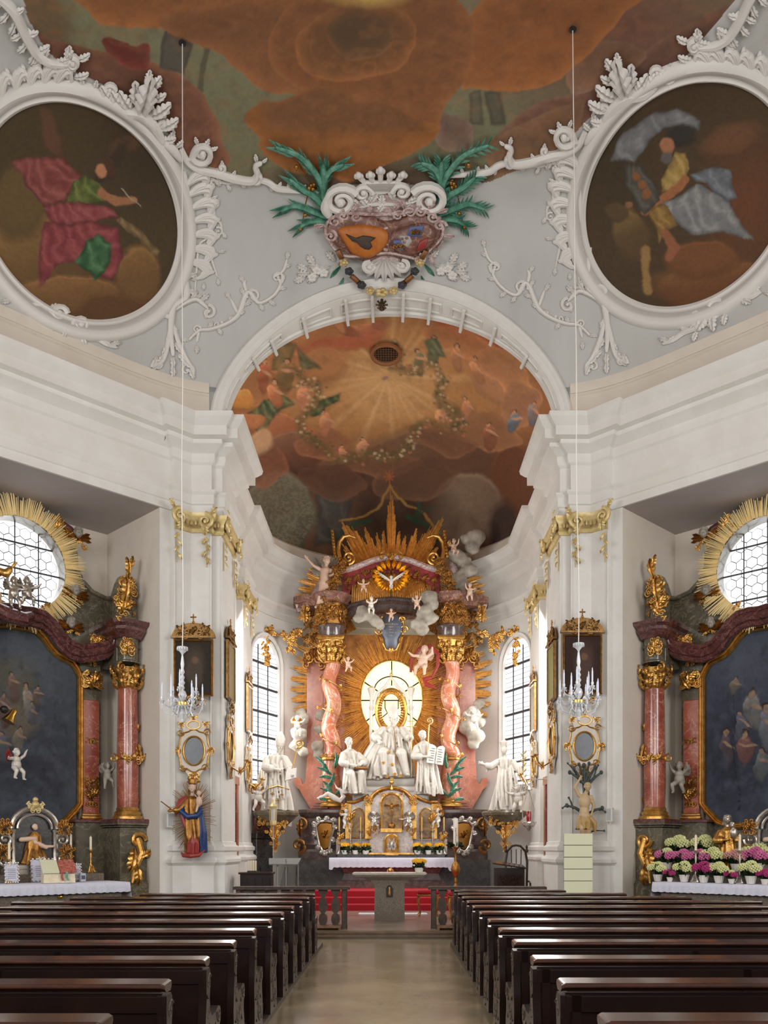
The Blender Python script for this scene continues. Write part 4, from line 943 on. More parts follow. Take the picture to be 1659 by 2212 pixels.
# twisted columns
for k,px in enumerate((716,973)):
    col=at(px,1740,YR); z0=at(0,1738,YR).z; z1=at(0,1432,YR).z; zb=at(0,1640,YR).z
    b=wb((col.x,YR,0)); rings=[]; n=28; K=110
    for j in range(K+1):
        u=j/K; z=lerp(z0+.12,z1,u); r=.245-.035*u; ph=u*2*PI*3.1+(.4 if k==0 else 2.2); a=.075*(1 if z>zb+.05 else .55)
        e=a*math.sin(ph)*1.0; f=a*math.cos(ph)
        fl=1+.05*math.cos(2*ph)
        rings.append([(e+r*fl*math.cos(2*PI*i/n),f+r*math.sin(2*PI*i/n),z) for i in range(n)])
    b.loft(rings); b.build('twisted_shaft',M['pink'],HA,smooth=180)
    b=wb((col.x,YR,0)); b.lathe([(.34,z0-.06),(.34,z0+.0),(.30,z0+.03),(.31,z0+.08),(.27,z0+.12),(.28,z0+.17),(.24,z0+.2)],n=24); b.build('column_base',M['gold'],HA)
    b=wb((col.x,YR,0)); b.lathe([(.255,-.05),(.29,-.03),(.29,.03),(.255,.05)],(0,0,zb),24); 
    for i in range(9): a=2*PI*i/9; b.flower((.27*math.cos(a),.27*math.sin(a),zb+.09),.06)
    b.build('shaft_band',M['goldd'],HA)
    # gold vine winding up
    b=wb((col.x,YR,0)); pts=[]
    for j in range(90):
        u=j/89; z=lerp(zb+.1,z1,u); a=-u*2*PI*3.1*1.0+1.; pts.append((.30*math.cos(a),.28*math.sin(a),z))
    b.tube(pts,.012,5)
    for j in range(4,90,6): x,y,z=pts[j]; b.leaf((x,y-.02,z),j*1.3,.14,.09,lobes=2); b.ell((x,y,z-.05),.025,6,4)
    b.build('gilded_vine',M['gold'],HA)
    b=wb((col.x,YR-.02,0))
    for j,(dz,an,L_) in enumerate(((.30,2.3,.5),(.42,1.9,.42),(.55,.9,.5),(.35,.6,.36),(.95,2.4,.45),(1.05,2.0,.55),(1.12,1.2,.46),(.85,2.8,.36),(.2,2.7,.3))):
        a=an if k==0 else PI-an; s0=1 if k==0 else -1
        b.leaf((s0*(.12-.1*(j%3)),-.27,z0+dz-.1),a,L_,.12,curl=.12,lobes=5,side=.5*s0)
        b.leaf((s0*(.12-.1*(j%3)),-.29,z0+dz-.1),a+.4*s0,L_*.7,.08,curl=.12,lobes=4,side=-.6*s0)
    b.build('green_palm_leaves',M['green'],HA)
    b=wb((col.x,YR,0)); zc=z1
    b.lathe([(.22,zc-.03),(.25,zc),(.23,zc+.03),(.24,zc+.2),(.30,zc+.45),(.36,zc+.6)],n=20)
    b.loft([[(x*w,y*w,z) for x,y in ((-1,-1),(0,-.82),(1,-1),(.82,0),(1,1),(0,.82),(-1,1),(-.82,0))] for w,z in ((.36,zc+.6),(.40,zc+.66),(.38,zc+.72))])
    m0=b.m
    for i in range(8):
        a=2*PI*i/8; b.m=m0@Matrix.Translation((.24*math.cos(a),.24*math.sin(a),zc))@Matrix.Rotation(a+PI/2,4,'Z')
        b.leaf((0,0,.0),PI/2,.28,.21,curl=.45); b.leaf((.07,-.02,.18),PI/2,.26,.2,curl=.5); b.leaf((-.05,-.06,.36),PI/2+.3,.22,.18,curl=.5)
        if i%2: b.scroll((0,-.12,.52),.10,1.3,PI/2,1 if i%4==1 else -1,.03,k=12)
    b.m=m0; b.build('capital',M['gold'],HA)
    # entablature block: mauve impost, gilded frieze, flaring cornice
    zt=zc+.72; b=wb((col.x,YR,0)); b.lathe([(.34,zt),(.36,zt+.05),(.36,zt+.22),(.42,zt+.30),(.40,zt+.34)],n=24); b.bx(-.36,.36,0,.9,zt,zt+.34); b.build('impost',M['mauve'] if False else M['darkr'],HA,smooth=40)
    b=wb((col.x,YR,0)); b.lathe([(.38,zt+.34),(.40,zt+.5),(.38,zt+.85),(.42,zt+.92)],n=24); b.bx(-.40,.40,0,.9,zt+.34,zt+.92)
    for i in range(5):
        a=-PI/2+(i-2)*.55; b.m=m0@Matrix.Translation((.40*math.cos(a),.40*math.sin(a),zt+.62))@Matrix.Rotation(a+PI/2,4,'Z'); b.rocaille(.42,.56,i*3+k,dens=1.0)
    b.m=m0; b.build('frieze',M['goldd'],HA,smooth=50)
    sg=-1 if k==0 else 1
    b=wb((col.x,YR,0)); b.lathe([(.40,zt+.92),(.50,zt+1.0),(.52,zt+1.08),(.60,zt+1.16),(.60,zt+1.2),(.0,zt+1.24)],n=28)
    out_=[(sg*.2,-.3),(sg*.75,-.2),(sg*1.12,.1),(sg*1.15,.5),(sg*.2,.7)]
    b.prism([(x*.93,y) for x,y in out_],zt+.88,zt+1.0,'xy'); b.prism(out_,zt+1.0,zt+1.22,'xy'); fixn(b.build('cornice',M['wine'],HA,smooth=40))
    # sweeping mauve volute rising to the crown
    b=wb(); bs=lambda px,py,Y=23.7:tuple(at(px if sg<0 else 1690-px,py,Y))
    b.tube([bs(640,1312),(bs(672,1304)),bs(690,1280),bs(700,1258),bs(708,1235),bs(714,1215)],[.16,.18,.2,.17,.15,.11],10); b.build('volute',M['mauve'],HA)
    b=ob(660 if sg<0 else 1040,1325,23.2); b.rocaille(.35,.5,8,dens=.6); b.leaf((0,-.05,.1),-PI/2,.4,.2); b.build('cornice_ornament',M['gold'],HA)
    b=wb()
    for i in range(15):
        u=i/14; p=at(lerp(690,738,u) if sg<0 else 1690-lerp(690,738,u),lerp(1340,1215,u)+8*math.sin(i*2),23.15-.1*(i%2)); b.m=Matrix.Translation(p-HL); b.rocaille(.34,.34,i+50*k,dens=.9,t=.014); b.m=Matrix.Translation(-HL)
    b.build('gilded_rocaille',M['goldd'],HA)
# dark arched beam between the entablature blocks
b=wb(); pts=[at(735,1335,23.75),at(760,1322,23.7),at(800,1312,23.7),at(845,1308,23.7),at(890,1312,23.7),at(930,1322,23.7),at(955,1335,23.75)]
b.tube(pts,[.18]*7,8); b.tube([p+Vector((0,-.1,.17)) for p in pts],.07,8); b.build('arched_beam',M['darkr'],HA)
b=wb(); b.prism([(at(735,0,24).x,at(0,1335,24).z),(at(955,0,24).x,at(0,1335,24).z),(at(950,0,24).x,at(0,1240,24).z),(at(740,0,24).x,at(0,1240,24).z)],24.05,24.15); b.build('shadowed_back_panel',M['wine'],HA,smooth=0)
# crown of rays
cc=at(845,1300,23.9)
def crown(a,i,rd):
    d=math.degrees(a); best=0
    for c0,w,h in ((90,3.2,3.1),(84,2.5,2.0),(96,2.5,2.0),(79,4,1.85),(101,4,1.85),(72,5,2.05),(108,5,2.05),(60,5,2.65),(120,5,2.65),(64,6,2.2),(116,6,2.2),(52,5,1.9),(128,5,1.9),(45,5,1.6),(135,5,1.6),(145,4,2.1),(35,3,1.5)):
        if abs(d-c0)<w: best=max(best,h*(1-.35*abs(d-c0)/w)*(.93+.1*rd.random()))
    return max(best,1.25)
b=wb(); rays(b,(0,23.85,cc.z),.45,.2,crown,190,.028,3,a0=math.radians(28),a1=math.radians(152),th=.05); b.build('crown_rays',M['ray'],HA,smooth=0)
b=wb(); ctr=at(845,1300,23.7)
for i in range(40):   # bundle of parallel rays below the lambrequin
    x=lerp(at(760,0,23.8).x,at(945,0,23.8).x,i/39); b.tube([(x,23.8,at(0,1305,23.8).z),(x*.96,23.8,at(0,1235,23.8).z)],.035,5)
b.build('lower_rays',M['ray'],HA)
# big C scroll volutes of the crown
for sg in (-1,1):
    b=wb(); px=lambda v: v if sg<0 else 1690-v
    b.tube([at(px(768),1162,23.3),at(px(755),1157,23.3),at(px(742),1160,23.3),at(px(733),1172,23.3),at(px(731),1190,23.3),at(px(735),1208,23.3),at(px(748),1222,23.25)],[.03,.045,.055,.06,.06,.06,.06],8)
    c=at(px(753),1205,23.25); b.m=Matrix.Translation(c-HL); b.scroll((0,0,0),.17,1.5,-PI/2,-sg,.045,k=18)
    b.m=Matrix.Translation(at(px(727),1185,23.35)-HL)
    for k in range(9): b.leaf((-.01*k,0,-.30+k*.09),PI/2+(.5 if sg<0 else -.5),.16,.09)
    b.build('crown_volute',M['gold'],HA)
# lambrequin band
def lam(px): u=(px-845)/105.; return 1232-28*math.cos(min(1,abs(u))*PI*.5)**1.5 if abs(u)<1 else 1234
b=wb(); top=[];bot=[]
for i in range(43):
    px=740+i*5; y=lam(px); top.append(at(px,y+3,23.35)); dz=30+6*abs(math.sin(i*PI/7))+ (18 if abs(px-845)>85 else 0); bot.append(at(px,y+dz,23.38))
b.loft([top,bot],caps=(0,0),closed=False); b.loft([[p+Vector((0,.05,0)) for p in bot],[p+Vector((0,.05,0)) for p in top]],caps=(0,0),closed=False); b.build('lambrequin',M['redp'],HA)
b=wb(); b.tube([at(738+i*5.1,lam(738+i*5.1),23.3) for i in range(43)],.085,8); b.build('lambrequin_moulding',M['mauve'],HA)
b=wb(); 
for i in range(11):
    px=752+i*18.6; p=at(px,lam(px)+24,23.30); b.m=Matrix.Translation(p-HL); b.rocaille(.22,.3,i,dens=.5); b.ell((0,-.02,-.24),.035,6,4); b.leaf((0,0,-.1),-PI/2,.2,.1)
b.m=Matrix.Translation(-HL)
b.build('lambrequin_embroidery',M['goldd'],HA)
b=ob(845,1200,23.2); b.rocaille(.7,.24,77); b.rocaille(.28,.36,78,c=(0,0,-.1)); b.build('crown_cartouche',M['gold'],HA)
# Holy Spirit dove with petal glory: own thing hung in front
dv=at(845,1250,23.1); t=thing('dove','white dove with outspread wings in a ring of golden petals under the altar crown','dove',dv)
b=MB(); b.ell((0,0,-.08),(.06,.05,.10)); b.ell((0,-.03,.04),.045); b.cap((0,-.05,.03),(0,-.10,.02),.015,.006,6)
for s in (-1,1): b.tube([(s*.03,0,-.06),(s*.18,0,.06),(s*.42,0,.22)],[.03,.022,.008],6); b.leaf((s*.05,.01,-.05),math.radians(35) if s>0 else PI-math.radians(35),.42,.10,curl=.02,lobes=5)
b.leaf((0,0,-.1),-PI/2,.2,.12,curl=.05); b.build('bird',M['white'],t)
b=MB()
for i in range(18):
    a=2*PI*i/18; b.m=Matrix.Translation((.30*math.cos(a),.04,.08+.22*math.sin(a))); b.leaf((0,0,0),a,.26,.13,curl=.12,lobes=1)
b.build('petal_glory',mat('bright_gilding',(255,196,60),.3,1,pointy=(190,120,20)),t)
b=MB(); b.tube([(0,.06,.05),(0,.06,-.55)],.012,5); b.build('hanger',M['black'],t)
# heart-shaped cartouche
cp=at(845,1365,23.2); t=thing('cartouche','blue-grey heart-shaped tablet with faint gold lettering above the oval window','cartouche',cp)
hs=[(0,-.52),(.14,-.48),(.22,-.3),(.30,-.08),(.36,.12),(.34,.30),(.24,.42),(.1,.46),(0,.40),(-.1,.46),(-.24,.42),(-.34,.30),(-.36,.12),(-.30,-.08),(-.22,-.3),(-.14,-.48)]
b=MB(); b.loft([[(x*1.02,.05,z) for x,z in hs],[(x,.0,z) for x,z in hs],[(x*.8,-.06,z*.8) for x,z in hs],[(x*.3,-.09,z*.3) for x,z in hs]]); fixn(b.build('tablet',M['blueg'],t))
b=MB(); b.tube([(x*1.05,-.01,z*1.05) for x,z in hs[10:]+hs[:7]],.025,6)
for s in (-1,1): b.scroll((s*.36,-.03,.05),.12,1.2,0,s,.03); b.leaf((s*.2,-.02,-.35),PI/2+s*-.5,.3,.1); b.scroll((s*.30,-.03,.33),.1,1.2,0,s,.03)
b.leaf((0,-.03,-.4),-PI/2,.22,.16); b.build('frame',M['gold'],t)
b=MB(); rd=random.Random(3)
for z,w in ((.20,.22),(.12,.24),(.04,.22),(-.04,.16),(-.12,.05)):
    x=-w
    while x<w: 
        d=rd.uniform(-.012,.012); b.tube([(x,-.095+abs(x)*.12,z-.022),(x+d,-.095+abs(x)*.12,z+.022)],.0045,4); 
        if rd.random()<.6: zz=z+rd.choice((-.02,0,.02)); b.tube([(x,-.095+abs(x)*.12,zz),(x+.02,-.095+abs(x)*.12,zz)],.0045,4)
        x+=.034
b.build('lettering',M['goldp'],t)
# clouds
def cloud(name,label,pts,Y,m='cloudst',seed=0,vox=.035):
    c=at(pts[0][0],pts[0][1],Y); t=thing('stucco_cloud',label,'cloud',c)
    b=MB(); cloudmesh(b,[(*(at(px,py,Y)-c)[:],r*Y/FL) for px,py,r in pts],seed); merge_voxel(b,'cloud',M[m],t,vox=vox,smooth_it=3); return t
cloud('c','grey stucco cloud bank rising right of the altar crown to the painted vault',[(1020,1182,17),(1030,1160,20),(1008,1165,14),(985,1200,18),(1000,1212,16),(1012,1232,18),(990,1250,16),(1000,1262,15),(1012,1275,16),(975,1285,17),(1000,1290,15),(955,1300,16)],23.45,seed=1)
cloud('c','grey stucco cloud hanging over the right entablature beside the cartouche',[(925,1290,18),(935,1305,14),(918,1322,18),(930,1335,16),(905,1350,17),(912,1362,14)],23.0,seed=2)
cloud('c','grey stucco cloud drooping left of the cartouche under the crown',[(783,1320,13),(795,1330,14),(812,1343,14),(822,1352,10),(775,1335,12)],23.0,seed=3)
cloud('c','pale stucco cloud on the retable left of the left twisted column',[(652,1555,16),(645,1585,17),(640,1610,14),(655,1625,12),(650,1540,12)],23.6,'cloudst',4)
cloud('c','pale stucco cloud behind the left twisted column, overlapping its inner side',[(694,1545,14),(690,1575,12),(685,1610,14),(690,1630,12)],23.95,'cloudst',5)
cloud('c','big pale stucco cloud on the retable right of the right twisted column',[(1020,1545,20),(1035,1520,12),(1010,1570,22),(1030,1590,19),(1000,1560,14),(1022,1606,14),(1038,1560,12)],23.6,'cloudst',6)
# putti and angels of the retable
def pt_(label,px,py,Y,h,rz,pose,m='flesh',w='cloudst',tilt=0,roll=0): 
    p=at(px,py,Y); return putto('putto',label,p,h*Y/FL/1.0,rz,pose,m,w,tilt=tilt,roll=roll)
pt_('putto leaning out of the cloud on the retable, left of the left twisted column',642,1592,23.1,46,.3,1,'white','gold')
pt_('putto with raised arm on the big cloud right of the right twisted column',1024,1580,23.0,50,-.2,2,'white','white')
pt_('pink putto kneeling on the cloud at the far right end of the altar cornice',1015,1300,23.0,40,-.3,3,'flesh','gold')
pt_('pink putto climbing beside the upper right of the altar crown',980,1208,23.2,44,.5,4,'flesh','gold')
pt_('putto tumbling on the cloud left of the cartouche',800,1330,22.8,40,.2,5,'white','gold',tilt=.4)
pt_('small putto resting on top of the heart-shaped cartouche',845,1345,23.0,30,.0,6,'flesh','gold')
pt_('putto peering over the grey cloud right of the cartouche',900,1322,22.7,36,.3,7,'flesh','cloudst')
pt_('putto at the left end of the lambrequin, above the left capital',785,1285,23.0,34,.2,9,'flesh','gold')
pt_('putto clinging to the inner side of the left twisted column capital',752,1455,23.2,36,.4,8,'flesh','gold')
# angel with red drapery
p=at(908,1468,23.3); t=putto('angel','pink flying angel before a curl of red drapery, upper right of the oval window',p,.98,-.3,12,'flesh','flesh',cat='angel',roll=.15)
b=MB(); b.tube([(-.35,.1,.2),(-.38,.12,.55),(-.2,.14,.9),(.1,.14,1.0),(.38,.12,.8),(.42,.1,.45),(.3,.08,.1)],[.04,.06,.07,.06,.06,.05,.03],8,flat=.5)
b.tube([(.3,.08,.1),(.1,.04,.02),(.2,.0,-.12),(.5,.02,-.2)],[.06,.09,.08,.03],8,flat=.6); b.build('red_drapery',M['redcoat'],t)
p=at(702,1305,23.2); t=thing('angel','tall pinkish angel standing on the left volute of the altar crown','angel',p)
b=MB(); robe(b,[(.0,.0,0,.16,.14),(.35,-.03,0,.16,.13),(.62,.02,0,.13,.11)],7,.12,40,3)
b.cap((0,0,.6),(.02,0,.95),.14,.15); head(b,(.06,-.04,1.22),.13,.4,0,'curly',(.03,0,1.02)); arm(b,(-.14,0,1.0),(-.32,-.05,1.08),(-.48,-.1,1.25),.06); arm(b,(.16,0,.98),(.28,-.12,.85),(.20,-.25,.75),.06)
legs(b,(-.06,0,.6),(-.10,-.1,.30),(-.22,.0,-.05),(-.26,-.1,-.12),.1); merge_voxel(b,'body',M['flesh'],t,.022,2)
b=MB(); 
for s in (-1,1):
    for k in range(6): b.leaf((s*.06,.12,.95),PI/2-s*(.5+k*.25),.5-.04*k,.14,curl=-.1,lobes=3)
b.build('wings',M['cloudst'],t)

# gilded garlands swinging from the retable to the side windows
def garland(side,sg):
    pts=[(652,1372),(640,1372),(628,1382),(620,1378),(605,1372),(590,1368),(576,1364)]; Y=[23.6,23.5,23.5,23.5,23.45,23.4,23.3]
    c=at((620 if sg<0 else 1070),1375,23.5); t=thing('gilded_garland','gilded flower garland with hanging tassel between the retable and the %s apse window'%side,'garland',c)
    m=lambda px: px if sg<0 else 1690-px
    b=wb(None,c); P=[at(m(px),py,y) for (px,py),y in zip(pts,Y)]; b.tube(P,.03,6); rd=random.Random(sg+5)
    for i in range(46):
        u=rd.random()*(len(P)-1); j=int(u); p=P[j].lerp(P[j+1],u-j)+Vector((rd.uniform(-.05,.05),rd.uniform(-.1,0),rd.uniform(-.1,.08)))
        (b.leaf(tuple(p),rd.uniform(0,6.28),.18,.1,lobes=3) if i%2 else b.flower(tuple(p),rd.uniform(.05,.09)))
    b.build('swag',M['gold'],t)
    for (px,py,w,n) in ((628,1395,.13,10),):
        b=wb(None,c)
        for i in range(n): p=at(m(px),py,23.4)+Vector((rd.uniform(-w,w),rd.uniform(-.1,.0),rd.uniform(-w*1.2,w*1.2))); (b.leaf(tuple(p),-PI/2+rd.uniform(-.8,.8),.2,.11,lobes=3) if i%2 else b.flower(tuple(p),.07))
        b.build('cluster',M['gold'],t)
    b=wb(None,c)
    for (px,py,w,n) in ((576,1390,.07,8),(576,1415,.08,10),(577,1432,.05,5),(576,1366,.14,9)):
        for i in range(n): p=at(m(px),py,23.3)+Vector((rd.uniform(-w,w),rd.uniform(-.1,.0),rd.uniform(-w*1.2,w*1.2))); (b.leaf(tuple(p),-PI/2+rd.uniform(-.8,.8),.16,.09,lobes=3) if i%2 else b.flower(tuple(p),.06))
    b.tube([at(m(576),1366,23.3),at(m(576),1436,23.3)],.015,5)
    b.build('pendant',M['gold'],t)
garland('left',-1); garland('right',1)

# ---------------------------------------------------------------- mensa, gradine, cloth
Ym=22.3
t=thing('altar_mensa','dark brown marble altar block under the white lace cloth of the high altar','altar',(0,Ym,PL)); l=Vector((0,Ym,PL)); X0,X1=-1.60,1.62
b=wb(None,l); b.loft([[(x*w,22.0+y,z) for x,y in ((X0,o),(X1,o),(X1,1.0),(X0,1.0))] for w,o,z in ((.92,.0,PL),(.92,0,.72),(.84,.1,.78),(.80,.14,.95),(.86,.06,1.15),(.97,-.03,1.28),(1,-.05,1.31),(1,-.05,1.375))]); b.build('block',M['darkr'],t,smooth=0)
b=wb(at(843,1880,21.9),l); b.rocaille(.2,.2,3,dens=.6); b.ell((0,-.05,0),.06); b.build('gilded_boss',M['gold'],t)
b=wb(None,l); b.bx(-1.5,1.5,22.62,23.05,1.375,1.47); b.build('gradine',M['dark'],t,smooth=0)
t=thing('altar_cloth','white linen altar cloth with lace border hanging over the high altar front','tablecloth',(0,Ym,1.376)); l=Vector((0,Ym,1.376))
b=wb(None,l); n=80; top=[];edge=[];bot=[];bot2=[]
for i in range(n+1):
    x=lerp(-1.68,1.70,i/n); fo=.018*math.sin(i*1.7)+.01*math.sin(i*.6); end=(.10 if i>n-4 else (.06 if i<3 else 0))
    top.append((x,22.60,1.384)); edge.append((x,21.93,1.386)); bot.append((x,21.90-fo*.5,1.25)); bot2.append((x,21.885-fo,1.14-end-.018*abs(math.sin(i*.9))))
b.loft([top,edge,[(x,y-.03,z-.02) for x,y,z in edge],bot,bot2],caps=(0,0),closed=False); b.build('cloth',M['linen'],t,smooth=180)

# candlesticks + flower pots on the gradine
def candlestick(name_h,m,candle_m,hs,hc,rb=.1,label='',group=None,loc=(0,0,0),cr=.022):
    t=thing('candlestick',label,'candlestick',loc,0,group)
    b=MB(); b.lathe([(rb,0),(rb*1.05,.02),(rb*.8,.04),(rb*.45,.08),(rb*.3,.10)],n=12)
    for i in range(3): a=2*PI*i/3-PI/2; b.ell((rb*math.cos(a),rb*math.sin(a),.02),.025,6,4); b.tube([(rb*.9*math.cos(a),rb*.9*math.sin(a),.03),(rb*.5*math.cos(a),rb*.5*math.sin(a),.12),(rb*.2*math.cos(a),rb*.2*math.sin(a),.15)],.014,5)
    b.build('base',M[m],t)
    H=hs; b=MB(); b.lathe([(rb*.25,.1),(rb*.4,.1+.1*H),(rb*.2,.1+.2*H),(rb*.32,.1+.28*H),(rb*.18,.1+.45*H),(rb*.3,.1+.6*H),(rb*.16,.1+.7*H),(rb*.2,H-.03),(rb*.55,H),(rb*.6,H+.02),(rb*.2,H+.02)],n=12); b.build('stem',M[m],t)
    b=MB(); b.lathe([(cr,H+.02),(cr,H+.02+hc),(cr*.3,H+.035+hc)],n=10); b.tube([(0,0,H+.03+hc),(0,0,H+.05+hc)],.003,4); b.build('candle',M[candle_m],t)
    return t
Yg_=22.75; k_=Yg_/FL; cs=None
for i,px in enumerate((733,757,779,911,935,959)):
    x=at(px,0,Yg_).x; side='left' if i<3 else 'right'; nth=['outermost','middle','innermost'][i] if i<3 else ['innermost','middle','outermost'][i-3]
    lb='silver candlestick with yellow candle, %s of three %s of the tabernacle'%(nth,side)
    if cs is None: cs=candlestick('',  'silver','candley',.66,.36,.10,lb,'altar candlesticks',(x,Yg_,1.47)); o=cs
    else: o=dup(cs,(x,Yg_,1.47),label=lb)
def flowerpot(loc,label,petal,group,r=.13,seed=0,cat='potted flowers',ph=.11,name='potted_flower'):
    t=thing(name,label,cat,loc,0,group); rd=random.Random(seed)
    b=MB(); b.lathe([(r*.42,0),(r*.5,.01),(r*.62,ph*.8),(r*.68,ph),(r*.60,ph),(r*.55,ph*.85),(0,ph*.8)],n=16); b.build('pot',M['white'],t)
    b=MB(); 
    for i in range(26):
        a=rd.uniform(0,2*PI); b.m=Matrix.Translation((0,0,ph))@Matrix.Rotation(a,4,'Z')@Matrix.Rotation(rd.uniform(-.9,.9),4,'Y'); b.leaf((0,0,-.01),PI/2-rd.uniform(.3,1.1),r*rd.uniform(.9,1.35),r*.55,curl=.2,lobes=2)
    b.build('foliage',M['foliage'],t)
    b=MB()
    for i in range(26):
        a=rd.uniform(0,2*PI); q_=rd.uniform(0,1)**.5*r*.95; b.m=Matrix.Translation((q_*math.cos(a),q_*math.sin(a)*.8,ph+r*1.15-q_*q_*2.2)); b.flower((0,0,0),r*.26,5)
    b.build('blossoms',M[petal],t); return t
fp=None
for i,px in enumerate((745,768,790,902,926,949)):
    side='left' if i<3 else 'right'; nth=['outermost','middle','innermost'][i] if i<3 else ['innermost','middle','outermost'][i-3]
    lb='yellow flowers in a white pot, %s of three %s of the tabernacle'%(nth,side); L_=(at(px,0,22.68).x,22.69,1.47)
    if fp is None: fp=flowerpot(L_,lb,'yellow','yellow potted flowers on the high altar',r=.155,ph=.12); 
    else: dup(fp,L_,rz=i*1.1,label=lb)
t=flowerpot((at(905,0,17.1).x,17.05,.12+1.01),'yellow and white bouquet in a bowl on the stone altar','yellow',None,r=.15,seed=5,name='flower_bouquet',cat='bouquet')
b=MB(); rd=random.Random(8)
for i in range(9): a=rd.uniform(0,6.28); b.flower((.17*math.cos(a),.13*math.sin(a)-.03,.13+rd.uniform(-.03,.1)),.022)
b.build('white_blossoms',M['white'],t)
# paschal candle
p=at(984,0,21.6); t=thing('paschal_candle','tall white paschal candle in a leafy wreath on a gilded stand, right of the altar','candle',(p.x,21.55,PL))
z1=at(0,1830,21.6).z-PL
b=MB(); b.lathe([(.17,0),(.17,.03),(.06,.07),(.03,.15),(.05,.22),(.03,.3),(.10,.42),(.13,.52),(.10,.64),(.03,.74),(.025,1.0),(.05,z1-.06),(.1,z1),(.08,z1+.01)],n=16); b.build('stand',M['goldd'],t)
b=MB(); b.lathe([(.065,z1),(.065,z1+.76),(.0,z1+.77)],n=14); b.build('candle',M['white'],t)
b=MB()
for i in range(7): z=z1+.12+i*.06; b.tube([(-.02*math.cos(i),-.067,z),(.02*math.cos(i*2),-.067,z+.03)],.008,5)
b.tube([(0,-.066,z1+.15),(0,-.066,z1+.52)],.008,5); b.build('wax_decoration',M['goldd'],t)
b=MB(); rd=random.Random(2)
for i in range(70): a=rd.uniform(0,6.28); q_=rd.uniform(.06,.16); b.m=Matrix.Translation((q_*math.cos(a),q_*math.sin(a),z1+rd.uniform(0,.05)))@Matrix.Rotation(a,4,'Z'); b.leaf((0,0,0),rd.uniform(.0,1.2),.12,.04,curl=.1,lobes=1)
b.build('wreath',M['foliage'],t)
# silver-framed relief cartouches on the plinths
for sg,px in ((-1,702),(1,1002)):
    side='left' if sg<0 else 'right'; p=at(px,1805,22.9); t=thing('relief_cartouche','gilded relief in a ruffled silver rocaille frame on the %s altar plinth'%side,'cartouche',p); 
    hs=[(0,-.5),(.12,-.42),(.16,-.1),(.24,.2),(.22,.42),(.05,.46),(-.15,.44),(-.25,.3),(-.22,.05),(-.16,-.3),(-.08,-.45)]; hs=[(-sg*x*.95,z*.85) for x,z in hs]
    b=MB(); b.loft([[(x,.04,z) for x,z in hs],[(x*.9,-.03,z*.9) for x,z in hs],[(x*.4,-.05,z*.4) for x,z in hs]]); b.rocaille(.2,.4,9,c=(0,-.05,0),dens=.6); fixn(b.build('relief',mat('antique_gilding',(140,96,44),.4,1,pointy=(70,44,16)) if sg<0 else bpy.data.materials['antique_gilding'],t))
    b=MB(); b.tube([(x*1.08,-.02,z*1.06) for x,z in hs+hs[:1]],.035,6)
    for i,(x,z) in enumerate(hs): a=math.atan2(z,x); b.leaf((x,-.01,z),a,.17,.16); b.leaf((x,-.03,z),a+.6,.13,.09)
    b.build('frame',M['silver'],t)
# ---------------------------------------------------------------- tabernacle
Yt=22.9; TZ=1.47; tl=Vector((0,Yt,TZ))
T=thing('tabernacle','gilded white marble tabernacle with tall crucifix niche on the high altar','tabernacle',(0,Yt,TZ))
tb=lambda:wb(None,tl)
def tx(px): return at(px,0,Yt).x
def tz(py): return at(0,py,Yt).z
def tbox(b,x0,x1,y0,y1,ya,yb): b.bx(tx(x0),tx(x1),ya,yb,tz(y1),tz(y0))
M['tmarble']=mat('veined_white_marble',(206,196,190),.25,col2=(184,168,160),nscale=5,vein=(150,120,110),vscale=4,coat=.4,vth=.03)
b=tb(); 
arc=[(800+45*(1-math.cos(PI*i/14)),1738-32*math.sin(PI*i/14)) for i in range(15)]
b.prism([(tx(x),tz(y)) for x,y in [(798,1843)]+arc+[(892,1843)]],22.78,23.1)
b.prism([(tx(x),tz(y)) for x,y in [(750,1815),(750,1738),(765,1737),(780,1730),(795,1722),(895,1722),(912,1731),(930,1738),(943,1738),(943,1815)]],22.92,23.14)
tbox(b,726,966,1812,1846,22.95,23.12); fixn(b.build('body',M['tmarble'],T,smooth=0))
b=tb()
for x in (752,795,893,938): tbox(b,x-6,x+6,1735,1812,22.74 if x in(795,893) else 22.86,22.95)
tbox(b,822,868,1790,1798,22.68,22.8); tbox(b,832,860,1843,1847,22.6,22.8); tbox(b,796,894,1842,1847,22.62,22.8)
b.build('gilded_pilasters',M['gold'],T,smooth=0)
b=tb()
pts=[(800+45*(1-math.cos(PI*i/14)),1736-33*math.sin(PI*i/14)) for i in range(15)]; b.tube([(tx(x),22.75,tz(y)) for x,y in pts],.06,8)
for P_ in ([(750,1733),(765,1733),(780,1727),(797,1718)],[(893,1718),(912,1728),(928,1733),(945,1733)]): b.tube([(tx(x),22.86,tz(y)) for x,y in P_],.05,8)
b.build('arched_pediment',M['goldd'],T)
b=tb(); 
ni=[(823,1792),(823,1735)]+[(846-22*math.cos(PI*i/10),1735-20*math.sin(PI*i/10)) for i in range(1,10)]+[(868,1735),(868,1792)]
b.tube([(tx(x),22.76,tz(y)) for x,y in ni+ni[:1]],.045,6); nj=[(832,1842),(832,1815)]+[(846-14*math.cos(PI*i/8),1815-12*math.sin(PI*i/8)) for i in range(1,8)]+[(860,1815),(860,1842)]
b.tube([(tx(x),22.74,tz(y)) for x,y in nj+nj[:1]],.04,6)
for cx_ in (773,921): 
    nk=[(cx_-14,1810),(cx_-14,1760)]+[(cx_-14*math.cos(PI*i/8),1760-14*math.sin(PI*i/8)) for i in range(1,8)]+[(cx_+14,1760),(cx_+14,1810)]; b.tube([(tx(x),22.9,tz(y)) for x,y in nk+nk[:1]],.022,6)
b.build('niche_frames',M['gold'],T)
SG=mat('shadowed_gilt',(150,120,82),.35,.5,col2=(96,74,52),nscale=6)
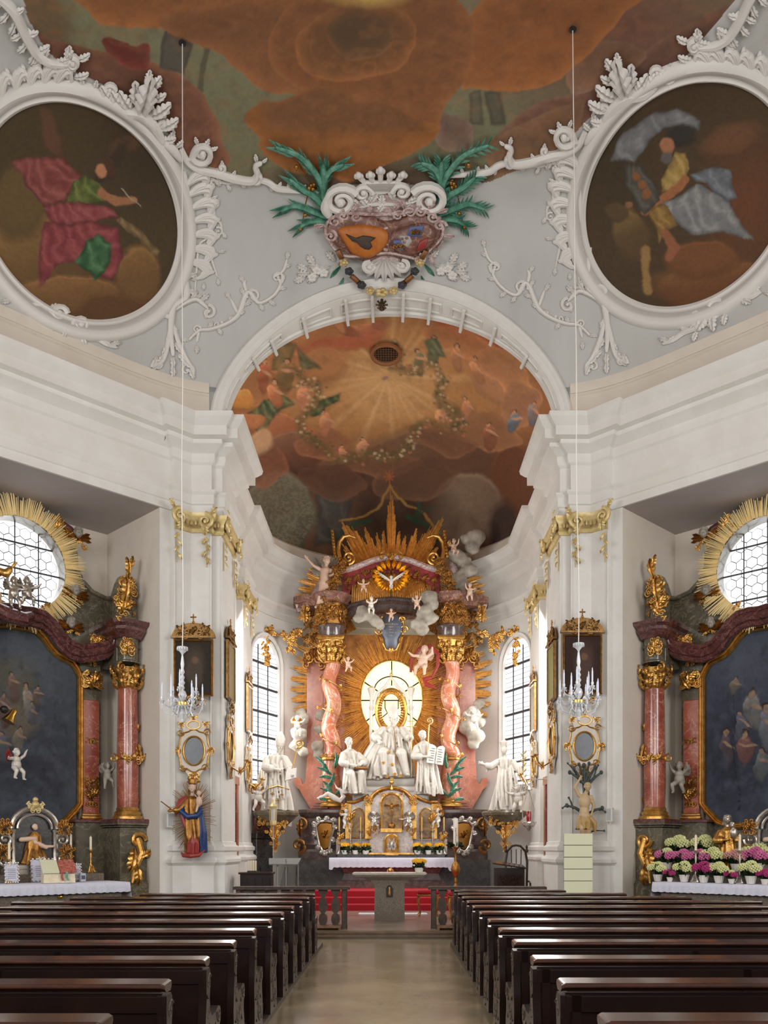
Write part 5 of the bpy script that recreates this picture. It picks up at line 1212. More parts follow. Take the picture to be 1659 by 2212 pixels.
b=tb(); b.prism([(tx(x),tz(y)) for x,y in ni],22.755,22.775); fixn(b.build('niche_back',SG,T,smooth=0))
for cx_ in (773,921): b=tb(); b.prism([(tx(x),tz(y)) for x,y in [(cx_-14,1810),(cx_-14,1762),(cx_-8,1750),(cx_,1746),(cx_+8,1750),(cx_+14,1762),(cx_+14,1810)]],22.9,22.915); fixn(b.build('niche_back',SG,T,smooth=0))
b=tb(); b.prism([(tx(x),tz(y)) for x,y in nj],22.735,22.755); d=fixn(b.build('door',M['goldd'],T,smooth=0))
b=wb(at(846,1825,22.7),tl); b.rocaille(.26,.34,4); b.ell((0,-.04,0),(.05,.03,.1)); b.build('door_relief',M['silver'],d)
b=wb(at(846,1745,22.7),tl); b.tube([(0,0,.14),(0,0,-.42)],.02,6); b.tube([(-.22,0,.06),(.22,0,.06)],.02,6)
b.cap((0,-.03,-.02),(0,-.03,.06),.04,.05); b.ell((0,-.05,.12),.032); b.cap((-.03,-.03,.06),(-.19,-.03,.10),.018,.012,6); b.cap((.03,-.03,.06),(.19,-.03,.10),.018,.012,6); b.cap((0,-.03,-.03),(.015,-.05,-.18),.03,.02,6); b.cap((.015,-.05,-.18),(0,-.03,-.32),.02,.012,6); b.ell((0,0,-.50),(.1,.06,.08))
b.build('crucifix',M['goldd'],T)
b=tb()
for x,y,w,h in ((796,1728,.24,.26),(893,1728,.24,.26),(812,1790,.14,.4),(880,1790,.14,.4),(757,1770,.14,.5),(935,1770,.14,.5),(745,1742,.2,.2),(946,1742,.2,.2),(800,1800,.12,.4),(892,1800,.12,.4),(825,1716,.2,.12),(868,1716,.2,.12),(736,1812,.2,.4),(958,1812,.2,.4)):
    b=wb(at(x,y,22.7),tl); b.rocaille(w,h,int(x+y),dens=.9); b.build('gilded_ornament',M['gold'],T)
b=wb(at(846,1690,22.7),tl); b.ell((0,0,0),.065); b.lathe([(.05,-.2),(.02,-.12),(.03,-.06)],n=8); b.tube([(0,0,.06),(0,0,.14)],.01,5); b.build('finial',M['gold'],T)
for sg,px,nm in ((-1,808,'left'),(1,883,'right')):
    p=at(px,1800,22.55); putto('angel_figure','small silvered angel standing %s of the tabernacle niche'%nm,p,.62,sg*-.2,20+sg,'silver','silver',cat='angel')
for sg,px,nm in ((-1,747,'left'),(1,945,'right')):
    p=at(px,1792,22.75); putto('angel_figure','small white angel at the outer %s corner of the tabernacle'%nm,p,.62,sg*-.6,30+sg,'white','gold',cat='angel')
# stepped white pedestal
b=thing('stepped_pedestal','white stepped stone pedestal carrying the enthroned bishop above the tabernacle','pedestal',(0,23.35,2.6)); t=b; l=Vector((0,23.35,2.6))
for i,(x0,x1,y0,y1) in enumerate(((791,897,1680,1704),(778,908,1699,1716),(762,926,1712,1740))):
    b=wb(None,l); a,c=at(x0,0,23.2).x,at(x1,0,23.2).x; b.bbox(a,c,23.08-.05*i+.05,23.95,at(0,y1+6,23.2).z,at(0,y0,23.2).z,.03); b.build('step',M['white'],t,smooth=0)
# ---------------------------------------------------------------- statues of the high altar
PZ=at(0,1681,23.3).z; bl=Vector((.0,23.35,PZ))
t=thing('statue','enthroned bishop saint in flowing white mantle before the bright oval window','statue',bl)
b=MB()
robe(b,[(0,-.05,-.22,.50,.30),(.25,-.08,-.25,.46,.30),(.55,-.05,-.22,.36,.28),(.72,.0,-.08,.27,.24),(1.0,.02,.02,.22,.18),(1.25,.03,.03,.24,.16),(1.34,.03,.03,.12,.1)],8,.14,64,2)
robe(b,[(-.06,-.42,-.1,.30,.26),(.3,-.50,-.08,.26,.22),(.7,-.40,.0,.22,.18),(1.1,-.20,.04,.18,.14)],6,.24,44,4); folds(b,[(-.2,-.1,1.2),(-.1,-.15,1.15)],[(-.75,-.2,.35),(-.55,-.42,-.05),(-.2,-.5,-.05)],7,.05,11)
robe(b,[(.02,.42,-.15,.14,.14),(.45,.36,-.12,.15,.16),(.9,.22,.0,.16,.14),(1.15,.14,.04,.12,.1)],6,.16,40,5)
folds(b,[(-.15,-.12,1.2),(.0,-.15,1.1),(.25,-.10,1.15)],[(-.55,-.30,.1),(.0,-.52,.05),(.45,-.35,.05)],11,.035,2)
folds(b,[(-.12,-.1,1.25),(-.25,-.05,1.1)],[(-.66,-.12,.5),(-.45,-.4,.0)],7,.04,5)
b.cap((-.12,-.1,.66),(-.18,-.48,.62),.15,.13); b.cap((-.18,-.48,.62),(-.15,-.50,.10),.12,.08); b.cap((.14,-.1,.66),(.24,-.46,.60),.15,.13); b.cap((.24,-.46,.6),(.36,-.45,.08),.12,.08)
for s in ((-.15,-.55,.06),(.38,-.52,.05)): b.ell(s,(.06,.14,.05))
head(b,(.05,-.04,1.52),.135,.15,.05,'mitre',(.04,.0,1.30),3)
arm(b,(-.18,0,1.24),(-.38,-.14,1.05),(-.28,-.34,.92),.085,.3,1.3); arm(b,(.26,0,1.24),(.42,-.14,1.02),(.44,-.34,1.0),.085,.3,1.3)
merge_voxel(b,'body',M['white'],t,.019,2); t.scale=(1.22,1.0,1.12)
b=MB(); b.tube([(.47,-.38,.0),(.47,-.38,1.55)],.014,6); b.tube([(.38,-.38,1.42),(.56,-.38,1.42)],.014,6); b.tube([(.35,-.38,1.28),(.59,-.38,1.28)],.014,6); b.build('cross_staff',M['goldp'],t)
b=MB(); 
for x,z in ((-.18,.35),(.02,.30),(-.05,.62),(-.1,.0),(.08,.06),(.02,-.06),(.22,.02)): b.flower((x,-.58,z),.045)
b.tube([(.06,-.18,1.28),(.1,-.25,.95),(.1,-.42,.7),(.14,-.55,.3)],.012,5); b.build('gilded_trim',M['gold'],t)
t=thing('throne_frame','silver and gold ring-shaped throne back with corner pinnacles behind the bishop','throne',(bl.x,23.75,PZ))
b=MB(); cz_=at(0,1535,23.7).z-PZ; 
b.tube([(.42*math.cos(a),0,cz_+.62*math.sin(a)) for a in [2*PI*i/40 for i in range(41)]],.065,8); 
for i in range(44): a=2*PI*i/44; b.leaf((.40*math.cos(a),-.05,cz_+.60*math.sin(a)),a+PI,.13,.08,lobes=2)
b.build('wreath',M['gold'],t)
b=MB(); 
for s in (-1,1):
    b.tube([(s*.56,.02,-.0),(s*.54,.02,.8),(s*.60,.0,1.3),(s*.58,0,cz_+.3)],[.07,.06,.05,.05],8); b.lathe([(.05,0),(.08,.1),(.04,.2),(.06,.45),(.11,.62),(.12,.66),(.05,.7)],(s*.58,0,cz_+.0),10)
    b.tube([(s*.5,0,cz_+.2),(s*.42,0,cz_+.5),(s*.18,0,cz_+.72),(0,0,cz_+.98)],[.05,.05,.05,.03],8)
b.build('frame',M['white'],t)
b=MB(); b.ell((0,0,cz_+1.06),.055); b.tube([(0,0,cz_+.9),(0,0,cz_+1.2)],.015,6)
for s in (-1,1): b.rocaille(.2,.2,5,c=(s*.58,-.05,cz_+.64),dens=.6)
b.build('finial',M['goldp'],t)
# seated evangelist left
p=at(762,1716,22.95); t=thing('statue','white seated saint leaning on a book, lower left of the enthroned bishop','statue',p); t.rotation_euler=(0,0,.25)
b=MB(); robe(b,[(0,.02,-.15,.33,.26),(.3,.0,-.18,.32,.27),(.6,.0,-.10,.29,.24),(.75,.0,.0,.24,.19),(1.0,-.05,.0,.22,.16),(1.2,-.08,.0,.22,.14),(1.28,-.08,0,.1,.09)],7,.13,56,7)
b.cap((.1,-.1,.62),(.16,-.42,.6),.13,.11); b.cap((.16,-.42,.6),(.12,-.38,.06),.1,.07); b.cap((-.12,-.1,.62),(-.12,-.42,.55),.13,.11); b.cap((-.12,-.42,.55),(-.02,-.46,.02),.1,.07); b.ell((.12,-.46,.03),(.05,.13,.04)); b.ell((-.02,-.54,0),(.05,.13,.04))
folds(b,[(-.2,-.1,1.1),(.2,-.1,1.05)],[(-.3,-.35,.1),(.3,-.35,.1)],9,.03,8)
head(b,(-.12,-.06,1.46),.13,.5,.1,'beard',(-.08,0,1.24),5); arm(b,(-.26,0,1.12),(-.34,-.2,.86),(-.10,-.36,.80),.08,.2,1.2); arm(b,(.14,0,1.12),(.30,-.18,.9),(.16,-.36,.82),.08,.2,1.2)
merge_voxel(b,'body',M['white'],t,.02,2)
b=MB(); b.bbox(-.02,.34,-.50,-.28,.66,.74,.01); b.build('book',M['goldd'],t,smooth=0)
# standing prophet right with tablets
p=at(925,1716,23.0); t=thing('statue','white standing saint holding lettered stone tablets and a crozier, right of the bishop','statue',p)
b=MB(); robe(b,[(0,.02,-.02,.36,.24),(.4,.0,-.03,.32,.22),(.8,-.02,-.02,.25,.19),(1.1,-.06,0,.23,.16),(1.4,-.12,.0,.23,.15),(1.5,-.12,0,.1,.09)],8,.16,56,9)
folds(b,[(-.3,-.1,1.25),(.1,-.12,1.2)],[(-.35,-.22,.05),(.32,-.25,.05)],9,.035,3); folds(b,[(-.1,-.14,.9),(.15,-.14,.8)],[(-.05,-.35,-.0),(.2,-.3,-.1)],4,.05,4)
head(b,(-.16,-.06,1.66),.135,.5,.05,'curly',(-.13,0,1.46),8); arm(b,(-.32,0,1.32),(-.40,-.18,1.05),(-.08,-.30,1.04),.08,.2,1.2); arm(b,(.08,0,1.30),(.24,-.12,1.1),(.26,-.26,.98),.08,.15,1.2)
merge_voxel(b,'body',M['white'],t,.02,2)
b=MB(); Rm=Matrix.Translation((.20,-.28,1.08))@Matrix.Rotation(.15,4,'Y')@Matrix.Rotation(-.2,4,'X'); b.m=Rm
for s in (-1,1): b.prism([(s*.01,-.26),(s*.01,.22),(s*.07,.27),(s*.16,.30),(s*.23,.24),(s*.23,-.26)],-.03,.03)
o=fixn(b.build('tablets',M['plaster'],t,smooth=0))
b=MB(Rm); 
for s in (-1,1):
    for k in range(6): b.tube([(s*.05,-.035,.17-k*.07),(s*(.18 if k%2 else .15),-.035,.17-k*.07)],.007,4)
b.build('lettering',M['lead'],t)
b=MB(); b.tube([(-.02,-.22,1.1),(.0,-.22,1.7),(.02,-.22,1.95)],.02,6); b.scroll((.03,-.22,2.06),.09,1.3,-PI/2,1,.022,k=14); b.build('crozier',M['goldp'],t)

# console statues in front of the apse windows
def console(side,sg,px,py,Y,label):
    p=at(px,py,Y); t=thing('wall_console',label,'console',p)
    w=.98; b=MB()
    b.loft([[(x*s_,y*s_*.8+.1*(1-s_),z) for x,y in [(math.cos(2*PI*i/24),math.sin(2*PI*i/24)) for i in range(24)]] for z,s_ in ((0,w*.60),(-.05,w*.64),(-.12,w*.62),(-.18,w*.54),(-.22,w*.5),(-.40,w*.30),(-.55,w*.16))]); b.build('shelf',M['olive'],t)
    b=MB(); b.tube([(0,-.2,-.4),(0,-.1,-.7),(0,0,-1.05)],[.10,.08,.02],8)
    for (x,z,ww,h) in ((-.25,-.30,.4,.25),(.2,-.35,.4,.25),(0,-.5,.5,.35),(0,-.75,.3,.4),(0,-1.0,.12,.3)): b.rocaille(ww,h,int(z*100)+7,c=(x,-.28+abs(z)*.15,z))
    b.build('gilded_foot',M['gold'],t); b=MB(); b.bx(-.3,.3,.3,1.1,-.4,-.05); b.build('bracket',M['plaster'],t,smooth=0)
    return p
p=console('left',-1,596,1752,22.0,'marble wall console with gilded leafy foot under the bishop statue at the left apse window')
t=thing('statue','white bishop statue with tall mitre, crozier and open book by the left apse window','statue',p+Vector((0,0,.01)))
b=MB(); robe(b,[(0,.02,-.02,.42,.28),(.35,.02,-.03,.38,.26),(.75,.02,-.02,.31,.23),(1.05,.0,0,.27,.2),(1.3,.0,.0,.27,.18),(1.48,.02,0,.24,.15),(1.56,.03,0,.1,.1)],8,.13,56,12)
robe(b,[(.35,-.26,.02,.18,.16),(.9,-.30,.02,.20,.18),(1.25,-.18,.02,.18,.15),(1.45,-.08,0,.14,.12)],5,.12,40,13)
folds(b,[(-.25,-.12,1.4),(.2,-.14,1.35)],[(-.35,-.26,.3),(.35,-.3,.3)],9,.03,6)
head(b,(.12,-.06,1.74),.14,.5,.25,'mitre',(.05,0,1.54),9); arm(b,(.24,-.02,1.40),(.40,-.2,1.12),(.46,-.34,1.0),.085,.25,1.3); arm(b,(-.22,-.02,1.40),(-.24,-.24,1.15),(.10,-.38,1.08),.085,.25,1.3)
merge_voxel(b,'body',M['white'],t,.02,2)
b=MB(); b.tube([(.44,-.36,.9),(.60,-.34,1.6)],.018,6); b.ell((.62,-.34,1.66),.035); b.scroll((.67,-.34,1.78),.10,1.4,-PI/2,1,.028,k=16); b.build('crozier',M['gold'],t)
b=MB(); b.loft([[(.30,-.40,.78),(.58,-.48,.86),(.60,-.46,1.12),(.34,-.36,1.08)],[(.32,-.36,.78),(.60,-.44,.86),(.62,-.42,1.12),(.36,-.32,1.08)]]); b.build('book',M['plaster'],t,smooth=0)
b=MB(); 
for x,z in ((-.05,.42),(.2,.40),(-.3,.45),(.1,.25)): b.tube([(x,-.30,z-.07),(x,-.32,z+.07)],.012,4); b.tube([(x-.05,-.32,z+.02),(x+.05,-.32,z+.02)],.012,4)
b.tube([(.4,-.28,.55),(.1,-.34,.66),(-.25,-.30,.55)],.018,6); b.tube([(-.44,-.1,.62),(-.4,-.2,.50),(-.30,-.25,.52)],.016,6); b.build('gilded_trim',M['gold'],t)
p2=at(556,1752,21.7); t=putto('putto','white putto crouching at the left bishop\'s feet on the console',p2,.75,.5,41,'white','gold',tilt=.2)
p=console('right',1,1090,1752,22.0,'marble wall console with gilded leafy foot under the female saint at the right apse window')
t=thing('statue','white crowned female saint with outstretched arm and palm branch by the right apse window','statue',p+Vector((0,0,.01)))
b=MB(); robe(b,[(0,.02,-.02,.38,.26),(.35,.02,-.03,.32,.24),(.75,.02,-.02,.25,.2),(1.05,.0,0,.19,.16),(1.25,.0,.0,.21,.16),(1.4,.0,0,.20,.13),(1.46,.0,0,.09,.08)],9,.14,56,22)
folds(b,[(-.2,-.1,1.2),(.2,-.1,1.3)],[(-.3,-.28,.05),(.36,-.26,.2)],10,.03,9); folds(b,[(.2,-.05,1.2),(.25,0,1.0)],[(.4,-.1,.1),(.45,0,.05)],4,.045,2)
head(b,(-.02,-.05,1.64),.125,-.4,-.1,'curly',(0,0,1.44),4); b.lathe([(.09,0),(.12,.12),(.03,.14),(.02,.28),(0,.3)],(-.02,-.02,1.76),8)
arm(b,(-.18,0,1.32),(-.40,-.1,1.18),(-.60,-.18,1.24),.07,.2,1.2); arm(b,(.2,0,1.32),(.36,-.14,1.1),(.44,-.22,.95),.07,.2,1.2)
merge_voxel(b,'body',M['white'],t,.02,2)
b=MB(); b.tube([(.45,-.24,.1),(.47,-.24,.9),(.50,-.24,1.5)],.012,5)
for k in range(9): b.leaf((.47,-.24,.85+k*.08),PI/2+(.6 if k%2 else -.6),.16,.05,lobes=1)
b.build('palm_branch',M['goldp'],t)
p2=at(1122,1758,21.6); putto('putto','white putto with spread wings beside the right female saint on the console',p2,.8,-.5,44,'white','white',tilt=.2)

p=at(718,1722,22.85); t=thing('drapery','white fluttering stucco scarf over the left plinth beside the tabernacle','drapery',p)
b=MB(); b.tube([(-.35,.0,-.02),(-.12,-.04,.10),(.05,-.05,-.02),(.22,-.05,-.10),(.36,-.02,.05)],[.03,.07,.09,.08,.05],8,flat=.5); b.tube([(.30,-.02,.02),(.24,-.03,.20),(.12,-.02,.26),(.06,0,.40)],[.06,.05,.035,.012],8,flat=.5); b.tube([(-.3,.02,.04),(-.42,0,-.04),(-.34,-.02,-.10)],[.03,.04,.01],7); merge_voxel(b,'drapery',M['white'],t,.016,2)
p=at(1142,1780,19.0); t=thing('sanctuary_lamp','silver hanging sanctuary lamp with red glass beside the right console statue','lamp',p)
b=MB(); b.lathe([(.0,-.18),(.03,-.15),(.05,-.10),(.14,-.04),(.16,.02),(.13,.05),(.06,.06)],n=16); b.rocaille(.3,.16,3,c=(0,-.13,-.02)); b.build('bowl',M['silver'],t)
b=MB(); b.lathe([(.045,.06),(.055,.12),(.055,.28),(.045,.30)],n=12); b.build('red_glass',mat('red_lamp_glass',(120,14,18),.1,emit=(150,16,20),estr=.4),t)
b=MB(); 
for i in range(3): a=2*PI*i/3+.5; b.tube([(.14*math.cos(a),.14*math.sin(a),.02),(.16*math.cos(a),.16*math.sin(a),.35),(.05*math.cos(a),.05*math.sin(a),.7),(0,0,.82)],.008,5)
b.lathe([(.10,.80),(.06,.86),(.02,.9)],n=12); b.tube([(0,0,.85),(0,.6,1.1)],.01,5); b.tube([(0,.6,1.1),(.72,.6,1.1)],.012,5); b.build('chains_and_bracket',M['silver'],t)
p=at(590,0,19.0); zt_=at(0,1738,19.).z-.12; t=thing('processional_lantern','silvered processional lantern on a tall thin pole beside the left console statue','lantern',(p.x,19.0,.12))
b=MB(); b.tube([(0,0,.05),(0,0,zt_-.5)],.013,6); b.lathe([(.12,0),(.10,.03),(.02,.06)],n=14); b.build('pole',M['silver'],t)
b=MB(); b.lathe([(.02,zt_-.52),(.07,zt_-.48),(.08,zt_-.42),(.07,zt_-.38)],n=8); b.lathe([(.09,zt_-.08),(.10,zt_-.04),(.03,zt_+.04),(.02,zt_+.1),(0,zt_+.14)],n=8)
for i in range(6): a=2*PI*i/6; b.tube([(.075*math.cos(a),.075*math.sin(a),zt_-.4),(.085*math.cos(a),.085*math.sin(a),zt_-.06)],.008,5)
b.build('lantern_frame',M['goldp'],t); b=MB(); b.lathe([(.05,zt_-.39),(.055,zt_-.08)],n=8); b.build('lantern_glass',M['crystal'],t)
t=thing('wall_monument','purple-grey marble wall monument with scrolls below the left apse window','monument',(-3.62,22.85,.57)); b=MB(Matrix.Rotation(math.radians(66),4,'Z')); b.bbox(-.5,.35,-.12,.10,0,1.35,.02); b.bbox(-.56,.41,-.17,.1,1.35,1.5,.02); b.build('plinth',M['dark'],t,smooth=0)
b=MB(Matrix.Rotation(math.radians(66),4,'Z')); b.bbox(-.42,.28,-.10,.08,1.5,2.45,.03); b.scroll((-.35,-.12,1.75),.2,1.3,PI/2,1,.05); b.scroll((.2,-.12,1.75),.2,1.3,PI/2,-1,.05); b.scroll((-.3,-.12,2.4),.14,1.3,0,1,.04); b.scroll((.16,-.12,2.4),.14,1.3,PI,-1,.04); b.build('scrolled_body',M['wine'],t)
# ================================================================ SIDE ALTARS
OX,OY=-7.555,16.03; EX=(.7275,.686); AL=math.atan2(.686,.7275)
def la(px,py,d):
    r=(px-CX)/FL; lx=(r*(OY+NY*d)-OX-NX*d)/(EX[0]-r*EX[1]); Yw=OY+EX[1]*lx+NY*d
    return Vector((lx,-d,CZ+(HY-py)/FL*Yw))
LEFT=((OX,OY),AL); RIGHT=((-OX,OY),-AL)
def wpos(side,lx,d,z=0):
    if side=='left': return Vector((OX+EX[0]*lx+NX*d, OY+EX[1]*lx+NY*d, z))
    return Vector((-OX-EX[0]*lx-NX*d, OY+EX[1]*lx+NY*d, z))   # lx measured towards the chancel on both sides
SA=thing('side_altar_retable','olive and red marble side altar retable in the left niche, with gold rays','retable',(OX,OY,0),AL)
def both(fn):
    for s in (-1,1): fn(s)
def sx(pts,s): return [(s*x,z) for x,z in pts]
def lz(px,py,d): p=la(px,py,d); return (p.x,p.z)
for s in (-1,1):
    # plinths
    col=la(276,1700,1.30); pil=la(197,1700,.55)
    zpl=la(276,1770,1.3).z; 
    b=MB(); 
    for (x0,x1,d0,d1,z0,z1) in ((1.05,2.0,0.02,.85,0,1.2),):
        b.bbox(min(s*x0,s*x1),max(s*x0,s*x1),-d1,-d0,z0,z1,.02)
    cx=s*col.x
    for hw,z0,z1 in ((.36,0,.95),(.32,.95,1.0),(.29,1.0,zpl-.16),(.33,zpl-.16,zpl-.12),(.37,zpl-.12,zpl-.04)): b.bbox(cx-hw,cx+hw,-col.y*0-1.30-hw,-.5,z0,z1,.02)
    b.bbox(min(s*1.0,s*1.9),max(s*1.0,s*1.9),-.80,-.02,1.2,zpl-.04,.02)
    b.build('plinth',M['olive'],SA,smooth=0)
    b=MB(); b.bbox(cx-.38,cx+.38,-1.68,-.5,zpl-.08,zpl,.02); b.bbox(min(s*.95,s*1.95),max(s*.95,s*1.95),-.86,-.02,zpl-.06,zpl,.02); b.build('plinth_moulding',M['maroon'],SA,smooth=0)
    # free column
    zc0=la(276,1762,1.3).z; zc1=la(276,1486,1.3).z; zc2=la(276,1434,1.3).z
    b=MB(); b.lathe([(.205,zc0+.1),(.215,zc0+1.0),(.205,lerp(zc0,zc1,.6)),(.185,zc1)],(cx,-1.3,0),28); b.build('column_shaft',M['red'],SA)
    b=MB(); b.lathe([(.30,zpl),(.30,zpl+.05),(.26,zpl+.08),(.27,zpl+.13),(.22,zpl+.17),(.23,zpl+.21),(.205,zpl+.24)],(cx,-1.3,0),24); b.build('column_base',M['gold'],SA)
    b=MB(); b.lathe([(.19,zc1-.03),(.22,zc1),(.19,zc1+.02),(.20,zc1+.15),(.27,zc1+.38)],(cx,-1.3,0),18)
    for i in range(8):
        a=2*PI*i/8; b.m=Matrix.Translation((cx+.20*math.cos(a),-1.3+.20*math.sin(a),zc1))@Matrix.Rotation(a+PI/2,4,'Z'); b.leaf((0,0,-.04),PI/2,.22,.17,curl=.45); b.leaf((.05,-.02,.10),PI/2,.18,.15,curl=.55); b.leaf((-.04,-.05,.22),PI/2+.3,.15,.13,curl=.5)
        if i%2: b.scroll((0,-.12,.36),.085,1.3,PI/2,1 if i%4==1 else -1,.026,k=12)
    b.m=None; b.build('capital',M['gold'],SA)
    zb=la(276,1640,1.3).z; b=MB(); b.lathe([(.215,-.03),(.235,0),(.215,.03)],(cx,-1.3,zb),24); b.m=Matrix.Translation((cx,-1.54,zb)); b.rocaille(.55,.26,3); b.m=None
    for e in (-1,1): b.scroll((cx+e*.30,-1.3,zb),.08,1.2,PI/2,e,.022)
    b.build('shaft_ring',M['gold'],SA)
    ze=zc2; b=MB(); b.lathe([(.24,ze),(.24,ze+.02),(.20,ze+.05),(.20,ze+.30),(.24,ze+.34)],(cx,-1.3,0),20); b.bbox(cx-.18,cx+.18,-1.2,-.5,ze,ze+.55,.02); b.lathe([(.21,ze+.34),(.21,ze+.62)],(cx,-1.3,0),20); b.build('entablature_block',M['olive'],SA)
    b=MB(); b.m=Matrix.Translation((cx-s*.12,-1.52,ze+.28)); b.rocaille(.3,.4,12); b.m=None; b.build('gilded_cartouche',M['gold'],SA); b=MB(); b.m=Matrix.Translation((cx-s*.25,-1.6,ze+1.0)); b.rocaille(.36,.62,5,dens=1.4); b.leaf((0,-.05,.1),PI/2,.5,.2); b.build('gilded_cartouche',M['gold'],SA)
    zk=la(276,1372,1.3).z
    b=MB(); pr=[(.24,zk-.10),(.28,zk-.04),(.34,zk+.04),(.34,zk+.10),(.40,zk+.15),(.42,zk+.22)]
    for (o0,za),(o1,zb_) in zip(pr[:-1],pr[1:]): b.loft([[(cx+x*o,-1.3+y*o if y<0 else -.5,z) for x,y in ((-1,-.55),(-.6,-1),(.6,-1),(1,-.55),(1,1),(-1,1))] for o,z in ((o0,za),(o1,zb_))])
    b.build('column_cornice',M['maroon'],SA,smooth=0)
    # little broken-gable pedestal with flame vase above the column
    zg=zk+.22; b=MB(); 
    b.loft([[(cx+x*w,-1.15+y*w,z) for x,y in ((-1,-1),(1,-1),(1,1),(-1,1))] for w,z in ((.24,zg),(.24,zg+.08),(.18,zg+.12),(.17,zg+.55),(.20,zg+.62),(.15,zg+.85),(.10,zg+.98))]); b.build('gable_block',M['olive'],SA,smooth=0)
    b=MB(Matrix.Translation((cx-s*.04,-1.36,zg+.78))); b.rocaille(.34,.42,21,dens=1.5); b.scroll((-s*.12,-.08,-.02),.1,1.3,0,s,.03); b.leaf((0,-.03,.1),PI/2+.15,.42,.16); b.leaf((0,-.06,.25),PI/2-.2,.32,.12); b.build('gilded_finial',M['gold'],SA)
    b=MB(Matrix.Translation((cx,-1.34,zg+.35))); b.rocaille(.26,.4,22); b.build('gilded_mask',M['goldd'],SA)
    # inner pilaster
    px_=s*pil.x; zp0=la(197,1757,.55).z; zp1=la(197,1512,.55).z
    b=MB(); b.bbox(px_-.24,px_+.24,-.50,-.05,zpl,la(197,1430,.55).z,.02); b.build('pilaster_backing',M['olive'],SA,smooth=0)
    b=MB(); b.bbox(px_-.165,px_+.165,-.58,-.50,zp0,zp1,.02); b.build('pilaster_shaft',M['red'],SA,smooth=0)
    b=MB(); b.bbox(px_-.21,px_+.21,-.62,-.48,zpl,zpl+.07,.01); b.bbox(px_-.19,px_+.19,-.60,-.48,zpl+.07,zp0,.02); b.build('pilaster_base',M['gold'],SA,smooth=0)
    for i,(yy,w,h) in enumerate(((1475,.42,.62),(1425,.2,.3),(1392,.3,.4),(1600,.24,.16),(1720,.26,.5),(1690,.3,.2))):
        b=MB(Matrix.Translation((px_,-.60 if i!=2 else -.86,la(197,yy,.6).z))); b.rocaille(w,h,i+40,dens=1.3); b.build('pilaster_ornament',M['gold'] if i in (0,2) else M['goldd'],SA)
    # outer wing with gilded ears
    b=MB(); x0=col.x+.16; x1=min(la(324,1600,1.25).x,2.03); WX=x1; w_=x1-x0; b.prism(sx([(x0,0),(x1,0),(x1,1.1),(x1-.04,1.3),(x1,1.9),(x1-.06,2.2),(x1-.02,ze),(x0,ze)],s),-1.30,-.6); fixn(b.build('wing_panel',M['olive'],SA,smooth=0))
    for zz,h in ((la(310,1600,1.).z,.9),(la(310,1745,1.).z,.6),(la(310,1820,1.).z,.6),(la(310,1470,1.).z,.5)):
        b=MB(Matrix.Translation((s*(WX-.06),-1.32,zz))); b.scroll((0,0,h*.2),.11,1.2,PI/2,-s,.035); b.leaf((0,0,0),-PI/2+.1*s,h*.6,.2); b.leaf((0,0,0),PI/2,h*.4,.2); b.build('gilded_ear',M['goldd'],SA)
    b=MB(Matrix.Translation((cx-s*.05,-1.62,1.35))); b.scroll((s*.12,0,.45),.14,1.3,0,s,.05); b.tube([(s*.1,0,.5),(s*.18,-.02,.2),(s*.05,0,-.1),(-s*.02,-.02,-.4)],[.06,.08,.07,.03],8); b.leaf((0,-.05,.3),-PI/2-.3*s,.5,.24); b.leaf((s*.05,-.05,0),-PI/2,.45,.2); b.leaf((s*.12,-.04,.1),.6,.3,.16); b.build('plinth_cartouche',M['gold'],SA)
    # maroon cornice curve from crown to column
    P=[la(px,py,d) for px,py,d in ((44,1330,.75),(70,1332,.78),(95,1340,.8),(115,1358,.8),(132,1382,.8),(152,1403,.8),(175,1412,.82),(205,1408,.9),(232,1403,1.0),(246,1392,1.05),(250,1370,1.1))]
    b=MB(); 
    for o,r,dz in ((0,.10,0),(.06,.06,.12),(-.04,.07,-.12)): b.tube([(s*p.x,p.y-o,p.z+dz) for p in P],r,8)
    b.build('curved_cornice',M['maroon'],SA)
    # upper olive body
    U=[la(px,py,.5) for px,py in ((40,1325),(95,1335),(130,1375),(170,1408),(262,1400),(266,1300),(250,1292),(225,1294),(195,1280),(172,1255),(160,1225),(158,1195),(166,1170),(160,1155),(150,1150),(140,1150))]
    cc_=la(38,1228,.3); 
    ring=[(1.02*math.cos(a),cc_.z+1.08*math.sin(a)) for a in [math.radians(x) for x in range(40,-91,-10)]]
    poly=[(p.x,p.z) for p in U]+ring; 
    b=MB(); b.prism(sx(poly,s),-.58,-.12); fixn(b.build('upper_body',M['olive'],SA,smooth=0))
    b=MB(); b.tube([(s*la(px,py,.5).x,-.60,la(px,py,.5).z) for px,py in ((262,1300),(250,1293),(225,1295),(195,1281),(172,1256),(160,1226),(158,1195))],.05,8); b.build('upper_moulding',M['olive'],SA)
    # broken pediment scroll above
    P=[la(px,py,.55) for px,py in ((168,1168),(160,1158),(148,1146),(132,1134),(118,1130))]
    b=MB(); b.tube([(s*p.x,p.y,p.z) for p in P],[.07,.1,.11,.10,.08],8); b.build('upper_scroll',M['maroon'],SA)
    for k,(px,py,w,h) in enumerate(((122,1140,.3,.4),(118,1125,.2,.3),(168,1175,.36,.2),(95,1318,.3,.36),(160,1300,.34,.14),(155,1365,.34,.16))):
        b=MB(Matrix.Translation((s*la(px,py,.6).x,-.66,la(px,py,.6).z))); b.rocaille(w,h,k+60); b.build('upper_ornament',M['gold'],SA)
